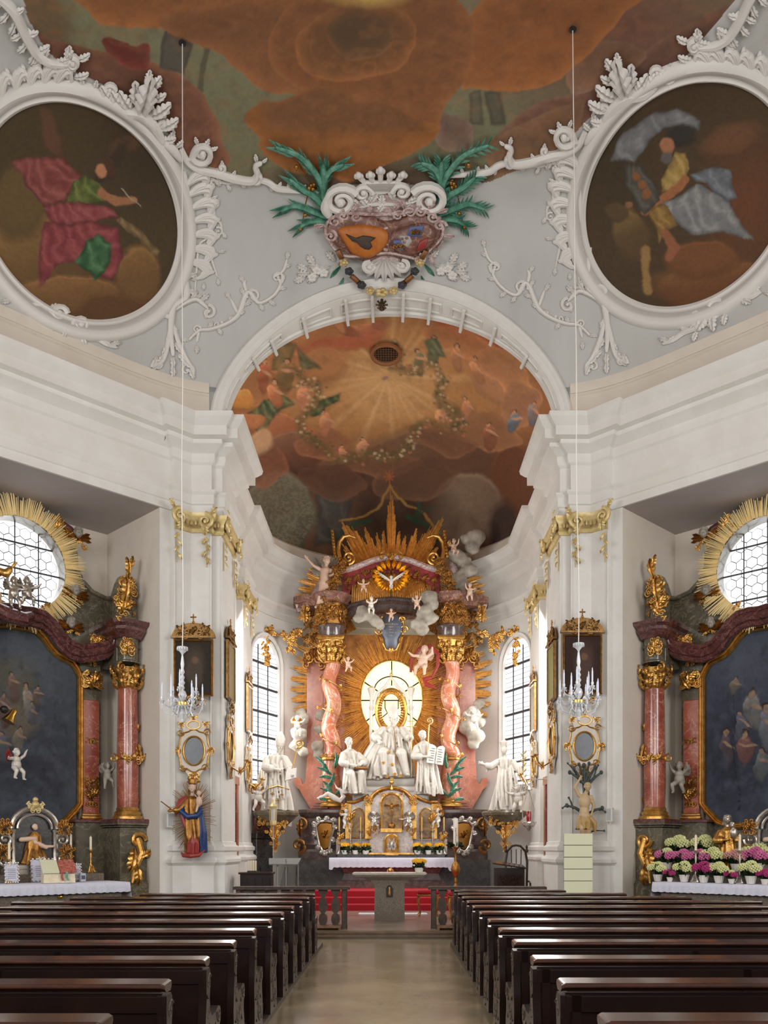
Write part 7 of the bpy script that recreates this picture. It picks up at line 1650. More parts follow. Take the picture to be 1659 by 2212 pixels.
portrait((-3.76,21.35,at(0,1532,21.3).z),PI/2,.60,1.15,'narrow-looking gilt framed picture on the farther left pilaster beside the apse window',(130,112,80),cv=(120,98,68),top=.32,cross=True)
portrait((3.76,21.35,at(0,1530,21.3).z),-PI/2,.60,1.15,'narrow-looking gilt framed picture on the farther right pilaster beside the apse window',(130,112,80),cv=(128,108,80),top=.32,cross=True)
def oval_cart(loc,rz,label,dark=(44,50,58),s=1.,sconce=False):
    t=thing('oval_cartouche',label,'cartouche',loc,rz)
    b=MB(); b.prism([(.20*s*math.cos(2*PI*i/28),.27*s*math.sin(2*PI*i/28)) for i in range(28)],-.022,.0); 
    b.build('oval_picture',mat('dark_oval',dark,.3,coat=.2,col2=(30,34,40),nscale=9) if not bpy.data.materials.get('dark_oval') else bpy.data.materials['dark_oval'],t)
    b=MB(); b.tube([(.21*s*math.cos(2*PI*i/32),-.03,.285*s*math.sin(2*PI*i/32)) for i in range(33)],.022*s,6); b.build('inner_rim',M['gold'],t)
    b=MB(); N=36
    def rr(a): return 1+.10*abs(math.sin(2*a))+.06*math.cos(8*a)
    o=[(.30*s*rr(a)*math.cos(a),.40*s*rr(a)*math.sin(a)) for a in [2*PI*i/N for i in range(N)]]
    b.loft([[(x,.03,z) for x,z in o],[(x,-.01,z) for x,z in o],[(x*.92,-.035,z*.92) for x,z in o],[(.22*s*math.cos(2*PI*i/N),-.015,.29*s*math.sin(2*PI*i/N)) for i in range(N)]]); 
    b.prism([(x*s,z*s) for x,z in ((-.2,.36),(.2,.36),(.24,.5),(.14,.62),(0,.66),(-.14,.62),(-.24,.5))],-.03,.02); b.prism([(x*s,z*s) for x,z in ((-.2,-.36),(0,-.66),(.2,-.36))],-.03,.02)
    fixn(b.build('stucco_frame',M['plasterw'],t))
    b=MB(); b.tube([(x*1.0,-.025,z) for x,z in o+o[:1]],.016*s,6); b.tube([(.13*s*math.cos(2*PI*i/16),-.045,.51*s+.085*s*math.sin(2*PI*i/16)) for i in range(17)],.012*s,5)
    for (x,z,w,h) in ((0,.66,.3,.16),(.33,.0,.18,.18),(-.33,0,.18,.18),(0,-.52,.24,.26),(.24,.52,.14,.16),(-.24,.52,.14,.16)): b.rocaille(w*s,h*s,int(z*100)+5,c=(x*s,-.02,z*s),dens=.9)
    for k in (-1,1): b.scroll((k*.26*s,-.03,.36*s),.07*s,1.2,0,k,.016*s); b.scroll((k*.22*s,-.03,-.34*s),.07*s,1.2,0,k,.016*s)
    b.build('gilded_rocaille',M['gold'],t)
    if sconce:
        b=MB()
        for k in (-1,1): b.tube([(0,-.05,-.42*s),(k*.06,-.22,-.52*s),(k*.14,-.34,-.42*s),(k*.16,-.38,-.32*s)],.018,6); b.lathe([(.02,0),(.06,.03),(.055,.04),(.02,.05)],(k*.16,-.38,-.32*s),10)
        b.rocaille(.3,.2,9,c=(0,-.2,-.5*s)); b.build('sconce_arm',M['gold'],t)
        for k in (-1,1): b=MB(); b.lathe([(.02,0),(.02,.2),(0,.21)],(k*.16,-.38,-.28*s),8); b.build('candle',M['candle'],t)
    return t
oval_cart((-3.92,16.12,at(0,1622,16.1).z),.0,'gilded white oval cartouche with dark mirror on the left chancel pier')
oval_cart((3.84,16.12,at(0,1612,16.1).z),0,'gilded white oval cartouche with a dim portrait on the right chancel pier')
oval_cart((-3.40,17.05,at(0,1612,17.).z),PI/2,'gilded oval cartouche with candle sconce on the inner side of the left chancel pier',s=1.05,sconce=True)
oval_cart((3.40,17.05,at(0,1600,17.).z),-PI/2,'gilded oval cartouche with candle sconce on the inner side of the right chancel pier',s=1.05,sconce=True)
oval_cart((-3.75,21.2,at(0,1660,21.2).z),PI/2,'gilded oval cartouche with sconce on the farther left pilaster of the chancel',s=.95,sconce=True)
oval_cart((3.75,21.2,at(0,1650,21.2).z),-PI/2,'gilded oval cartouche with sconce on the farther right pilaster of the chancel',s=.95,sconce=True)
# Madonna with aureole (left), tree-bound saint (right)
p=at(416,1842,15.95); t=thing('statue','painted crowned Madonna with child before a ray aureole on the left pier','statue',p)
b=MB(); robe(b,[(0,.0,0,.14,.11),(.3,.03,-.02,.17,.13),(.65,.0,-.02,.15,.12),(.9,-.02,0,.15,.11),(1.05,-.02,0,.14,.09),(1.12,-.02,0,.06,.05)],7,.14,48,33); arm(b,(-.13,0,1.02),(-.24,-.10,.84),(-.34,-.20,.82),.05,.12,.8); merge_voxel(b,'gilded_dress',M['goldd'],t,.014,2)
b=MB(); robe(b,[(.0,.16,.03,.10,.10),(.4,.17,.03,.10,.12),(.75,.13,.03,.09,.10),(1.0,.09,.03,.07,.07)],5,.2,36,4); b.tube([(-.12,-.02,1.0),(-.22,-.10,.82),(-.05,-.16,.70),(.12,-.16,.72),(.2,-.08,.85)],[.05,.07,.06,.06,.05],8); merge_voxel(b,'blue_mantle',M['bluecoat'],t,.014,2)
b=MB(); b.tube([(-.10,0,1.08),(-.22,-.04,1.0),(-.26,-.1,.86)],[.06,.075,.06],8); robe(b,[(-.02,.02,-.1,.12,.05),(.2,.04,-.12,.10,.05),(.35,.05,-.1,.06,.04)],5,.2,30,8); b.tube([(.05,-.1,.3),(-.12,-.08,.55),(-.22,-.08,.85)],[.04,.05,.05],7); b.build('red_drapery',M['redcoat'],t)
b=MB(); head(b,(.0,-.03,1.26),.085,.1,0,'curly',(0,0,1.12)); b.ell((.16,-.14,1.0),(.065,.06,.10)); head(b,(.16,-.15,1.15),.055,.1); b.cap((.2,-.15,1.04),(.26,-.2,1.14),.02,.015,6); b.cap((.14,-.15,.93),(.12,-.2,.8),.03,.02,6); merge_voxel(b,'flesh_parts',M['flesh'],t,.011,1)
b=MB(); b.lathe([(.06,1.34),(.085,1.36),(.09,1.44),(.02,1.47)],(0,-.02,0),12)
for i in range(6): b.ell((.09*math.cos(i),.09*math.sin(i)-.02,1.46),.016,6,4)
b.tube([(-.35,-.22,.84),(-.56,-.22,1.0)],.012,6); b.build('crown_and_sceptre',M['goldd'],t)
b=MB(); rays(b,(0,.06,.72),.16,.45,lambda a,i,rd: rd.uniform(.16,.26)+(.08 if (i//5)%2 else 0),120,.010,3); b.build('ray_aureole',M['auro'] if 'auro' in M else M.setdefault('auro',mat('antique_gilt_rays',(170,128,72),.4,.3)),t,smooth=0)
b=MB(); b.tube([(-.22,0,.0),(-.15,-.12,-.05),(0,-.16,-.06),(.15,-.12,-.05),(.24,0,.05)],[.015,.04,.05,.04,.015],8); b.ell((0,.0,-.04),(.12,.12,.06)); b.build('crescent_base',M['redcoat'],t)
p=at(1262,1800,15.95); t=thing('statue','pale carved saint bound to a dark tree, one arm raised, right pier','statue',p)
b=MB(); b.ell((0,-.04,.62),(.12,.09,.17)); b.ell((-.01,-.04,.42),(.10,.08,.13)); b.cap((-.02,-.04,.36),(.02,-.04,.3),.11,.11); legs(b,(-.05,-.03,.3),(-.06,-.1,.08),(-.04,-.02,-.12),(-.04,-.1,-.16),.08); legs(b,(.06,-.03,.3),(.07,-.07,.06),(.05,0,-.14),(.05,-.08,-.18),.08)
arm(b,(-.11,-.03,.74),(-.20,-.06,.90),(-.12,-.08,1.04),.045,0,.7); arm(b,(.12,-.03,.72),(.18,-.02,.55),(.15,.0,.40),.045,0,.7); head(b,(.05,-.09,.90),.085,-.4,.35,'curly',(.01,-.03,.76)); merge_voxel(b,'body',M['candle'] if False else mat('aged_wood_flesh',(196,168,128),.45),t,.012,2)
b=MB(); robe(b,[(.08,.0,-.05,.15,.10),(.22,.0,-.05,.15,.11),(.34,.0,-.04,.13,.10)],7,.16,40,3); b.tube([(.1,-.08,.3),(.18,-.1,.2),(.2,-.05,.02)],[.04,.05,.02],7); b.build('loincloth',mat('ochre_cloth',(176,142,84),.5),t)
b=MB(); tr=[(.05,.08,-.25),(.02,.08,.2),(.06,.08,.8),(.02,.08,1.05)]; b.tube(tr,[.09,.08,.07,.05],8)
for (x0,z0,x1,z1,r) in ((.04,.95,-.28,1.2,.035),(.04,1.0,-.1,1.36,.03),(.04,.95,.1,1.38,.03),(.04,.9,.34,1.2,.035),(.0,.4,-.34,.55,.035),(.05,.35,.36,.50,.035),(.05,.0,.4,.05,.02),(-.1,1.1,-.32,1.38,.018),(.2,1.08,.28,1.34,.018),(-.2,.48,-.3,.7,.02),(.02,.98,.0,1.34,.04),(.05,.95,.22,1.30,.035),(-.04,1.0,-.2,1.28,.03),(-.3,.52,-.42,.50,.02),(.3,.46,.42,.42,.02)): b.tube([(x0,.07,z0),((x0+x1)/2,.05,(z0+z1)/2+.03),(x1,.02,z1)],[r,r*.85,r*.5],7); b.ell((x1,.02,z1),(r*1.1,r,r*1.3),7,5)
b.build('tree',mat('grey_green_bark',(70,80,74),.6,col2=(48,54,50),nscale=12),t)
t=thing('hymn_board','tall pale green slotted hymn board leaning before the right chancel pier','board',(at(1249,0,15.6).x,15.6,0))
zt_=at(0,1800,15.6).z; w=.275
for i in range(8): b=MB(); b.bbox(-w,w,-.02,.02,.10+i*(zt_-.10)/8+.006,.10+(i+1)*(zt_-.10)/8-.006,.006); b.build('slat',M['cream'],t,smooth=0)
b=MB(); b.bx(-w-.0,w+.0,.02,.035,.1,zt_-.01); b.build('backing',M['lead'],t,smooth=0)
b=MB(); 
for s in (-1,1): b.bx(s*w*.8-.02,s*w*.8+.02,-.1,.12,0,.1)
b.build('foot',M['lead'],t,smooth=0)
for side,px,py in (('left',365,1772),('right',1318,1760)):
    p=at(px,py,15.98); t=thing('wall_box','small grey plastic wall box on the %s chancel pier'%side,'box',p,AL if side=='left' else -AL)
    b=MB(); b.bbox(-.07,.07,-.06,.04,-.14,.14,.012); b.build('housing',M['box'],t,smooth=0); b=MB(); b.bx(-.045,.045,-.064,-.06,-.11,.11); b.build('cover',mat('light_cover',(180,182,178),.4) if side=='left' else bpy.data.materials['light_cover'],t,smooth=0)
# ================================================================ CHANDELIERS
def chandelier(px,pyhole,py0,py1,nlow,nup,label,dx):
    X,Y,Z=vhit(np.array([float(px)]),np.array([float(pyhole)])); X,Y,Z=float(X[0]),float(Y[0]),float(Z[0])
    k=Y/FL; z0=at(0,py1,Y).z; z1=at(0,py0,Y).z
    t=thing('chandelier',label,'chandelier',(X+dx,Y,z0)); H=z1-z0
    b=MB(); pts=[]
    for i in range(40): u=i/39; pts.append((-dx*u+.012*math.sin(u*17)*(1-u),0,H+(Z-z0-H)*u))
    b.tube(pts,.0085,5); b.build('cord',mat('white_cord',(226,222,212),.6) if not bpy.data.materials.get('white_cord') else bpy.data.materials['white_cord'],t)
    b=MB(); b.lathe([(.03,0),(.06,.015),(.02,.06)],( -dx,0,Z-z0-.06),10); b.build('ceiling_hook',M['black'],t)
    b=MB(); b.lathe([(.0,0),(.02,.01),(.03,.04),(.012,.06),(.03,.10),(.045,.14),(.02,.18),(.03,.21),(.09,.25),(.10,.28),(.03,.30),(.025,.34),(.05,.38),(.065,.43),(.05,.48),(.02,.51),(.035,.54),(.02,.58),(.04,.62),(.02,.66),(.035,.70),(.018,.74),(.035,.78),(.02,.84),(.03,.9),(.012,H-.12),(.02,H-.1),(.06,H-.05),(.085,H),(.07,H-.01),(.01,H-.08)],n=14)
    for i in range(14): a=2*PI*i/14; b.ell((.08*math.cos(a),.08*math.sin(a),H-.03),(.007,.007,.025),5,4)
    b.build('crystal_stem',M['crystal'],t)
    b=MB(); b.lathe([(.075,.26),(.10,.27),(.10,.31),(.06,.33)],n=16); b.build('brass_hub',M['brass'],t)
    R1,R2=.30,.22
    for (n,R,zz,o) in ((nlow,R1,.33,.2),(nup,R2,.50,.6)):
        for i in range(n):
            a=o+2*PI*i/n; c_,s_=math.cos(a),math.sin(a); b=MB()
            b.tube([(.06*c_,.06*s_,.30),(R*.5*c_,R*.5*s_,zz-.22 if R==R1 else zz-.12),(R*.85*c_,R*.85*s_,zz-.18 if R==R1 else zz-.10),(R*c_,R*s_,zz-.06),(R*c_,R*s_,zz)],.010,6)
            b.lathe([(.012,-.03),(.04,0),(.042,.008),(.015,.02),(.022,.05),(.016,.07)],(R*c_,R*s_,zz),10)
            for m_ in range(5): e=2*PI*m_/5; b.ell((R*c_+.04*math.cos(e),R*s_+.04*math.sin(e),zz-.035),(.007,.007,.022),5,4)
            b.ell((R*c_,R*s_,zz-.10),(.012,.012,.03),6,4)
            ar=b.build('arm',M['crystal'],t)
            b=MB(); b.lathe([(.0125,zz+.07),(.0125,zz+.23),(.008,zz+.24),(.009,zz+.26),(.0,zz+.29)],(R*c_,R*s_,0),8); b.build('candle',mat('white_candle_tube',(226,230,246),.4) if not bpy.data.materials.get('white_candle_tube') else bpy.data.materials['white_candle_tube'],ar)
    b=MB()
    for i in range(18):
        a=2*PI*i/18; b.tube([(.10*math.cos(a),.10*math.sin(a),.29),(.2*math.cos(a),.2*math.sin(a),.24),(.27*math.cos(a),.27*math.sin(a),.28)],.005,4); 
        b.ell((.14*math.cos(a),.14*math.sin(a),.22),(.008,.008,.022),5,4)
    b.build('crystal_drops',M['crystal'],t)
chandelier(394,87,1398,1562,6,3,'crystal chandelier hanging on a long white cord before the left chancel pier',.0)
chandelier(1237,58,1390,1558,8,5,'fuller crystal chandelier hanging on a long white cord before the right chancel pier',.09)
# ================================================================ CEILING STUCCO AND MEDALLIONS
def pm(px,py,s):
    if s<0: return px,py
    t_=min(1,max(0,(py-450)/300)); return 1656-px+28*t_, py-37*(1-t_)-8*t_
class Orn(VMB):
    def __init__(o,s=-1): VMB.__init__(o); o.s=s
    def P(o,px,py,y=0): a,c=pm(px,py,o.s); return q(a,c,y)
    def sc(o,px,py,r,turns,a0,d,t,k=16): 
        a=math.radians(a0); 
        if o.s>0: a=PI-a; d=-d
        x,_,z=o.P(px,py); o.scroll((x,-t*.8,z),r*KP,turns,a,d,t,k=k)
    def lf(o,px,py,ang,L,w,curl=.18,lobes=4,side=0):
        a=math.radians(ang); 
        if o.s>0: a=PI-a; side=-side
        x,_,z=o.P(px,py); o.leaf((x,-.01,z),a,L*KP,w*KP,curl=curl,lobes=lobes,side=side)
    def st(o,pts,r,n=7):
        P=[o.P(*p) for p in pts]; m=len(P); out=[];rad=[]
        for i in range(m-1):
            p0=Vector(P[max(i-1,0)]);p1=Vector(P[i]);p2=Vector(P[i+1]);p3=Vector(P[min(i+2,m-1)])
            for j in range(5):
                u=j/5; v=.5*((2*p1)+(p2-p0)*u+(2*p0-5*p1+4*p2-p3)*u*u+(3*p1-p0-3*p2+p3)*u**3); out.append(v+Vector((0,-r*.5,0)))
                g=(i+u)/(m-1); rad.append(r*(.45+.55*math.sin(PI*min(1,g*.9+.1))))
        out.append(Vector(P[-1])+Vector((0,-r*.5,0))); rad.append(r*.3); o.tube(out,rad,n)
def med_paint_l(px,py):
    P=Paint(px,py,(70,56,34),warp=12,ws=50)
    P.glow(60,600,220,200,(112,82,48),.9); P.glow(330,330,160,180,(56,44,28),.8); P.blob(60,560,80,110,(112,84,48),soft=.3,hi=(134,102,60),lo=(80,56,34)); P.blob(40,440,60,80,(96,76,44),soft=.4)
    P.blob(150,640,120,46,(112,80,46),soft=.2,hi=(134,96,58)); P.blob(300,600,50,70,(108,78,44),soft=.2,hi=(128,94,54)); P.blob(250,680,90,40,(92,62,36),soft=.3)
    P.blob(110,290,16,60,(92,62,44),rot=-20,soft=.5); P.blob(280,310,50,18,(84,60,40),rot=-30,soft=.5); P.blob(240,350,14,60,(60,46,32),rot=40,soft=.5)
    P.poly([(18,352),(60,345),(130,340),(172,378),(140,430),(95,445),(60,405)],(112,54,50),soft=4,hi=(146,84,76),fold=7)
    P.poly([(145,435),(150,395),(180,375),(215,400),(225,430),(200,435),(160,440)],(74,84,40),soft=3,hi=(116,122,62),fold=6)
    P.poly([(95,445),(150,430),(245,450),(250,470),(200,480),(110,480)],(124,56,58),soft=3,hi=(150,84,82),fold=6)
    P.poly([(95,480),(200,478),(255,500),(262,560),(240,605),(170,570),(120,575),(80,620),(85,540)],(116,50,54),soft=4,hi=(150,78,78),fold=9)
    P.poly([(185,520),(215,505),(240,530),(235,570),(200,608),(190,585),(160,570)],(44,80,50),soft=3,hi=(88,124,84),fold=9)
    P.line([(215,415),(250,433),(285,430)],9,(150,100,70),soft=4); P.blob(288,430,8,7,(160,112,80),soft=.3); P.line([(262,400),(300,448)],1.3,(150,140,110),soft=1)
    P.blob(226,352,14,14,(76,50,34),soft=.3); P.blob(214,366,12,17,(176,120,86),soft=.3); P.blob(238,372,10,14,(74,48,32),soft=.4)
    P.poly([(240,478),(255,470),(345,540),(338,550),(290,515)],(118,92,58),soft=2,hi=(150,124,84),fold=4)
    P.grain(.18,5); return P.c*1.1
def med_paint_r(px,py):
    P=Paint(px,py,(72,56,36),warp=12,ws=50)
    P.glow(1620,440,140,200,(106,62,38),.9); P.blob(1560,620,140,60,(104,66,38),soft=.25,hi=(122,84,50)); P.blob(1520,560,80,40,(112,72,42),soft=.25); P.glow(1330,380,90,180,(60,50,32),.8)
    P.blob(1580,300,60,34,(104,70,46),soft=.6,rot=-20)
    P.poly([(1316,345),(1345,280),(1420,240),(1465,230),(1510,258),(1508,280),(1470,268),(1430,272),(1400,300),(1370,350)],(112,110,112),soft=4,hi=(140,140,140),fold=12)
    P.blob(1468,290,34,22,(50,46,42),soft=.4)
    P.poly([(1455,325),(1480,325),(1490,360),(1470,400),(1430,410),(1425,380)],(146,118,64),soft=3,hi=(180,152,92),fold=6); P.line([(1475,385),(1430,430),(1400,455)],10,(150,96,62),soft=4)
    P.blob(1438,310,15,20,(160,108,78),soft=.25); P.blob(1436,338,11,14,(96,88,82),soft=.4)
    P.poly([(1430,440),(1500,400),(1560,420),(1610,500),(1630,520),(1560,500),(1500,505),(1460,480)],(112,112,112),soft=4,hi=(146,144,140),fold=9)
    P.poly([(1490,375),(1540,360),(1580,365),(1595,430),(1570,440),(1530,400),(1500,395)],(96,100,104),soft=3,hi=(128,130,132),fold=8)
    P.poly([(1405,450),(1440,440),(1470,490),(1440,505),(1425,530)],(126,96,50),soft=3,hi=(158,126,72),fold=6); P.line([(1440,510),(1462,530),(1450,555)],10,(140,88,60),soft=4)
    P.poly([(1340,360),(1390,350),(1430,430),(1400,465),(1385,450)],(74,70,62),soft=2,hi=(96,92,80),fold=5); 
    for x,y in ((1378,380),(1388,400),(1398,420)): P.blob(x,y,9,11,(128,84,50),soft=.3)
    P.blob(1365,510,38,60,(88,68,42),rot=-15,soft=.3,hi=(124,98,60)); P.blob(1336,460,24,22,(84,66,44),soft=.3); P.blob(1360,440,10,8,(128,90,66),soft=.4); P.line([(1395,540),(1400,590),(1405,625)],9,(142,110,66),soft=4)
    P.grain(.18,5); return P.c*1.1
for s,side,(cx,cy,rx,ry,sh),fn in ((-1,'left',(168,454,212,241,43),med_paint_l),(1,'right',(1488,417,220,250,-43),med_paint_r)):
    t=thing('ceiling_medallion',{'left':'oval ceiling painting of a saint in rose and green robes writing, left of the arch','right':'oval ceiling painting of a bearded saint with an ox, right of the arch'}[side],'painting',(0,0,0))
    c0=vsurf(np.array([float(cx)]),np.array([float(cy)]),0.); c0=Vector((float(c0[0][0]),float(c0[1][0]),float(c0[2][0]))); t.location=c0
    ang=np.linspace(0,2*PI,260); fr=np.linspace(.002,1.01,150)[:,None]
    px=cx+fr*(rx*np.cos(ang)+sh*np.sin(ang)); py=cy+fr*ry*np.sin(ang)
    x,y,z=vsurf(px,py,.03); grid_obj('painted_field',x-c0.x,y-c0.y,z-c0.z,M['paint'],fn(px,py),t)
    b=MB(); rings=[]
    for f,off in ((.99,.0),(.99,.07),(1.02,.11),(1.05,.07),(1.08,.09),(1.12,.14),(1.16,.12),(1.18,.06),(1.19,.0)):
        a=np.linspace(0,2*PI,160,endpoint=False); X,Y_,Z=vsurf(cx+f*(rx*np.cos(a)+sh*np.sin(a)),cy+f*ry*np.sin(a),off); rings.append([Vector((float(u),float(v),float(w)))-c0 for u,v,w in zip(X,Y_,Z)])
    b.loft(rings,caps=(0,0)); fixn(b.build('frame',M['stucco'],t,smooth=50))
for s,side in ((-1,'left'),(1,'right')):
    # scrolled edge between fresco and cove
    b=Orn(s)
    b.st([(392,318),(405,345),(430,362),(470,372),(510,384),(545,388),(556,372),(552,355),(566,348)],.075); b.st([(556,385),(580,392),(600,405),(640,410),(690,415)],.06)
    b.sc(436,325,22,1.3,200,1,.07); b.st([(410,352),(418,330),(428,316),(445,312)],.07); b.sc(552,384,12,1.2,90,-1,.05); b.sc(478,360,10,1.1,200,1,.04)
    for px,py,a,L in ((440,318,60,24),(428,312,110,20),(452,322,20,20),(482,362,100,18),(500,382,60,18),(565,350,40,16),(555,350,100,20),(520,388,-60,20),(600,405,60,16),(625,410,100,16),(655,412,70,16),(440,372,-70,26),(470,378,-80,24),(585,398,-80,16)): b.lf(px,py,a,L,L*.55)
    o=b.build('stucco_ornament',M['stucco']); tag(o,'scrolling white stucco edge of the big fresco, %s of the coat of arms'%side,'stucco')
    b=Orn(s)   # acanthus crest on the medallion
    b.st([(352,300),(330,262),(300,240),(265,235),(235,215)],.10); b.st([(300,245),(302,215),(315,190),(325,165)],.09); 
    for px,py,a,L,w in ((300,250,75,100,52),(300,230,98,62,36),(322,190,50,40,26),(285,238,120,56,30),(262,232,118,50,30),(320,250,35,60,34),(342,275,30,50,30),(240,218,120,44,26),(250,232,95,36,24),(318,212,20,44,24),(345,300,10,36,22),(318,180,80,34,20),(230,210,160,40,24)): b.lf(px,py,a,L,w,curl=.2,lobes=5)
    b.sc(352,268,12,1.2,0,1,.05); b.sc(236,190,12,1.2,0,1,.05)
    b.st([(352,300),(375,320),(392,345)],.08); b.st([(235,212),(205,195),(170,190),(140,196)],.06)
    for px,py,a,L in ((365,300,60,24),(380,318,50,24),(205,192,80,22),(180,188,100,22)): b.lf(px,py,a,L,L*.6)
    o=b.build('stucco_ornament',M['stucco']); tag(o,'tall white acanthus crest on the upper edge of the %s ceiling medallion'%side,'stucco')
    b=Orn(s)   # leafy border running up and outwards
    b.st([(-60,-60),(0,-10),(30,20),(55,70),(80,110),(110,130),(150,135)],.09)
    for i,(px,py) in enumerate(((5,5),(20,25),(35,45),(50,70),(60,90),(78,110),(95,125),(120,132),(150,132),(-20,-20),(150,128),(165,128),(140,150),(160,165))): b.lf(px,py,(80,10)[i%2]+10*(i%3),34,20,lobes=4); b.lf(px,py,200+20*(i%3),30,18,lobes=3)
    b.sc(155,130,12,1.2,90,-1,.06)
    o=b.build('stucco_ornament',M['stucco']); tag(o,'white leafy stucco border running up to the %s image corner'%side,'stucco')
    # shell plumes beside and above the medallion
    for nm,lst in (('inner side',((408,420,35),(415,448,28),(416,478,20),(415,508,12),(412,538,2),(408,565,-10),(405,395,42))),('top',((5,205,95),(35,195,90),(65,187,85),(95,182,80),(120,182,72)))):
        b=Orn(s)
        for px,py,a in lst:
            L=54
            for da,k_ in ((0,1.),(-11,.9),(10,.86)):
                r0=math.radians(a+da); r1=math.radians(a+da-32); mx_,my_=px+L*.55*k_*math.cos(r0),py-L*.55*k_*math.sin(r0); Q=[(px-6*math.cos(r0),py+6*math.sin(r0)),(mx_,my_),(mx_+L*.40*k_*math.cos(r1),my_-L*.40*k_*math.sin(r1)),(mx_+L*.5*k_*math.cos(r1-1),my_-L*.5*k_*math.sin(r1-1)+6)]
                b.st(Q,.062,6)

            r=math.radians(a-12); b.sc(px+L*.92*math.cos(r),py-L*.92*math.sin(r),7,1.1,a,-1,.035,k=10)
        if nm!='top': b.st([(398,370),(404,420),(404,500),(398,570),(392,610)],.06)
        o=b.build('stucco_ornament',M['stucco']); tag(o,'curling white shell plumes along the %s of the %s ceiling medallion'%(nm,side),'stucco')
    b=Orn(s)  # hanging spray
    b.st([(392,560),(398,600),(402,640),(385,655),(372,670),(368,720),(372,770)],.07); b.st([(378,670),(400,655),(425,648),(450,668)],.05); b.st([(372,690),(350,680),(330,688)],.05)
    b.st([(372,700),(385,740),(400,775),(418,800)],.045); b.st([(368,700),(362,740),(350,780),(332,790)],.045); b.sc(378,652,14,1.3,60,1,.06); b.sc(450,675,14,1.1,90,-1,.035); b.sc(402,800,14,1.1,-40,1,.03); b.sc(340,790,12,1.1,200,-1,.03)
    for i,(px,py,a) in enumerate(((372,700,-70),(368,720,-110),(376,740,-60),(364,745,-125),(384,765,-50),(356,765,-130),(372,770,-90),(395,780,-40),(350,785,-150),(330,688,160),(412,650,60),(432,652,40),(402,600,20),(400,625,-20),(385,660,200),(372,790,-90),(408,795,-70),(340,770,-120))): b.lf(px,py,a,26,13,lobes=3)
    o=b.build('stucco_ornament',M['stucco']); tag(o,'hanging white leaf spray below the %s ceiling medallion, next to the chancel arch'%side,'stucco')
    b=Orn(s)  # vine scrolls over the arch
    b.st([(408,735),(430,715),(455,712),(490,700),(515,680),(530,640),(540,632),(560,655),(590,640),(606,615),(600,600)],.045); b.st([(430,712),(425,740)],.03); b.st([(535,635),(528,615),(532,605)],.03); b.st([(590,600),(612,585),(620,560)],.03); b.st([(515,680),(505,660),(498,645)],.03)
    b.sc(548,640,14,1.2,200,-1,.03); b.sc(600,600,12,1.2,-60,1,.03); b.sc(425,712,8,1.1,0,1,.025); b.sc(470,702,10,1.1,40,-1,.025)
    for i,(px,py,a) in enumerate(((410,735,180),(425,745,-90),(450,712,60),(470,708,-60),(495,700,70),(512,682,30),(525,660,20),(530,640,120),(560,655,-60),(580,648,-40),(600,625,10),(606,610,60),(528,612,120),(620,562,80),(612,580,30),(498,648,120),(445,690,90))): b.lf(px,py,a,20,10,lobes=3)
    o=b.build('stucco_ornament',M['stucco']); tag(o,'thin white stucco vine with curls over the %s shoulder of the chancel arch'%side,'stucco')
    b=Orn(s)  # thin tendrils near plumes
    b.st([(430,400),(455,430),(462,470),(450,510),(430,530),(425,580),(420,640)],.03)
    b.st([(430,530),(450,545),(470,600)],.025); b.st([(455,470),(475,480),(480,500)],.025); b.sc(462,440,10,1.2,90,-1,.025); b.sc(452,545,12,1.2,120,-1,.03); b.sc(472,500,9,1.1,120,-1,.022); b.sc(455,395,12,1.2,0,1,.025); b.st([(430,400),(460,388),(490,395),(520,392)],.025)
    for px,py,a in ((470,600,-80),(480,500,-60),(455,430,30),(470,545,10),(440,610,-90),(430,600,200),(520,392,10),(490,396,-60),(420,640,0)): b.lf(px,py,a,18,9,lobes=3)
    o=b.build('stucco_ornament',M['stucco']); tag(o,'fine white stucco tendrils beside the plumes of the %s medallion'%side,'stucco')
    b=Orn(s)  # cartouche at the medallion's foot
    b.sc(125,680,16,1.3,0,1,.06); b.sc(172,705,16,1.3,180,-1,.06); b.st([(30,648),(55,660),(90,662),(120,688),(145,708)],.06); b.st([(150,712),(180,722),(205,730),(230,745),(252,752)],.05)
    for px,py,a,L,w in ((148,690,-60,46,26),(140,688,-95,44,22),(156,700,-40,40,22),(60,655,170,30,16),(80,662,200,30,18),(100,670,20,30,16),(190,722,20,32,18),(215,735,-30,28,14),(235,745,10,26,12),(45,652,120,24,14),(110,690,-80,28,16),(175,725,-70,26,14),(25,650,190,24,12)): b.lf(px,py,a,L,w)
    o=b.build('stucco_ornament',M['stucco']); tag(o,'white scroll and shell cartouche at the foot of the %s ceiling medallion'%side,'stucco')

# ---------------------------------------------------------------- coat of arms over the arch
T=thing('coat_of_arms','coat of arms with white crown, green palm fronds and chain above the chancel arch','coat of arms',(0,0,0))
def vb(): return Orn(-1)
def fin(b,nm,m,par=T,**k): return b.build(nm,m,par,**k)
b=vb()
def vpoly(b,pts,h=.1,bev=.85,y0=0.0):
    c=(sum(p[0] for p in pts)/len(pts),sum(p[1] for p in pts)/len(pts)); 
    mk=lambda f,y:[b.P(c[0]+(p[0]-c[0])*f,c[1]+(p[1]-c[1])*f,-y) for p in pts]
    b.loft([mk(1,y0),mk(1,y0+h*.5),mk(bev,y0+h),mk(bev*.45,y0+h*1.12)],caps=(0,1))
def smoothp(pts,k=4):
    out=[];m=len(pts)
    for i in range(m):
        p0,p1,p2,p3=[np.array(pts[(i+j-1)%m],float) for j in range(4)]
        for j in range(k): u=j/k; out.append(tuple(.5*((2*p1)+(p2-p0)*u+(2*p0-5*p1+4*p2-p3)*u*u+(3*p1-p0-3*p2+p3)*u**3)))
    return out
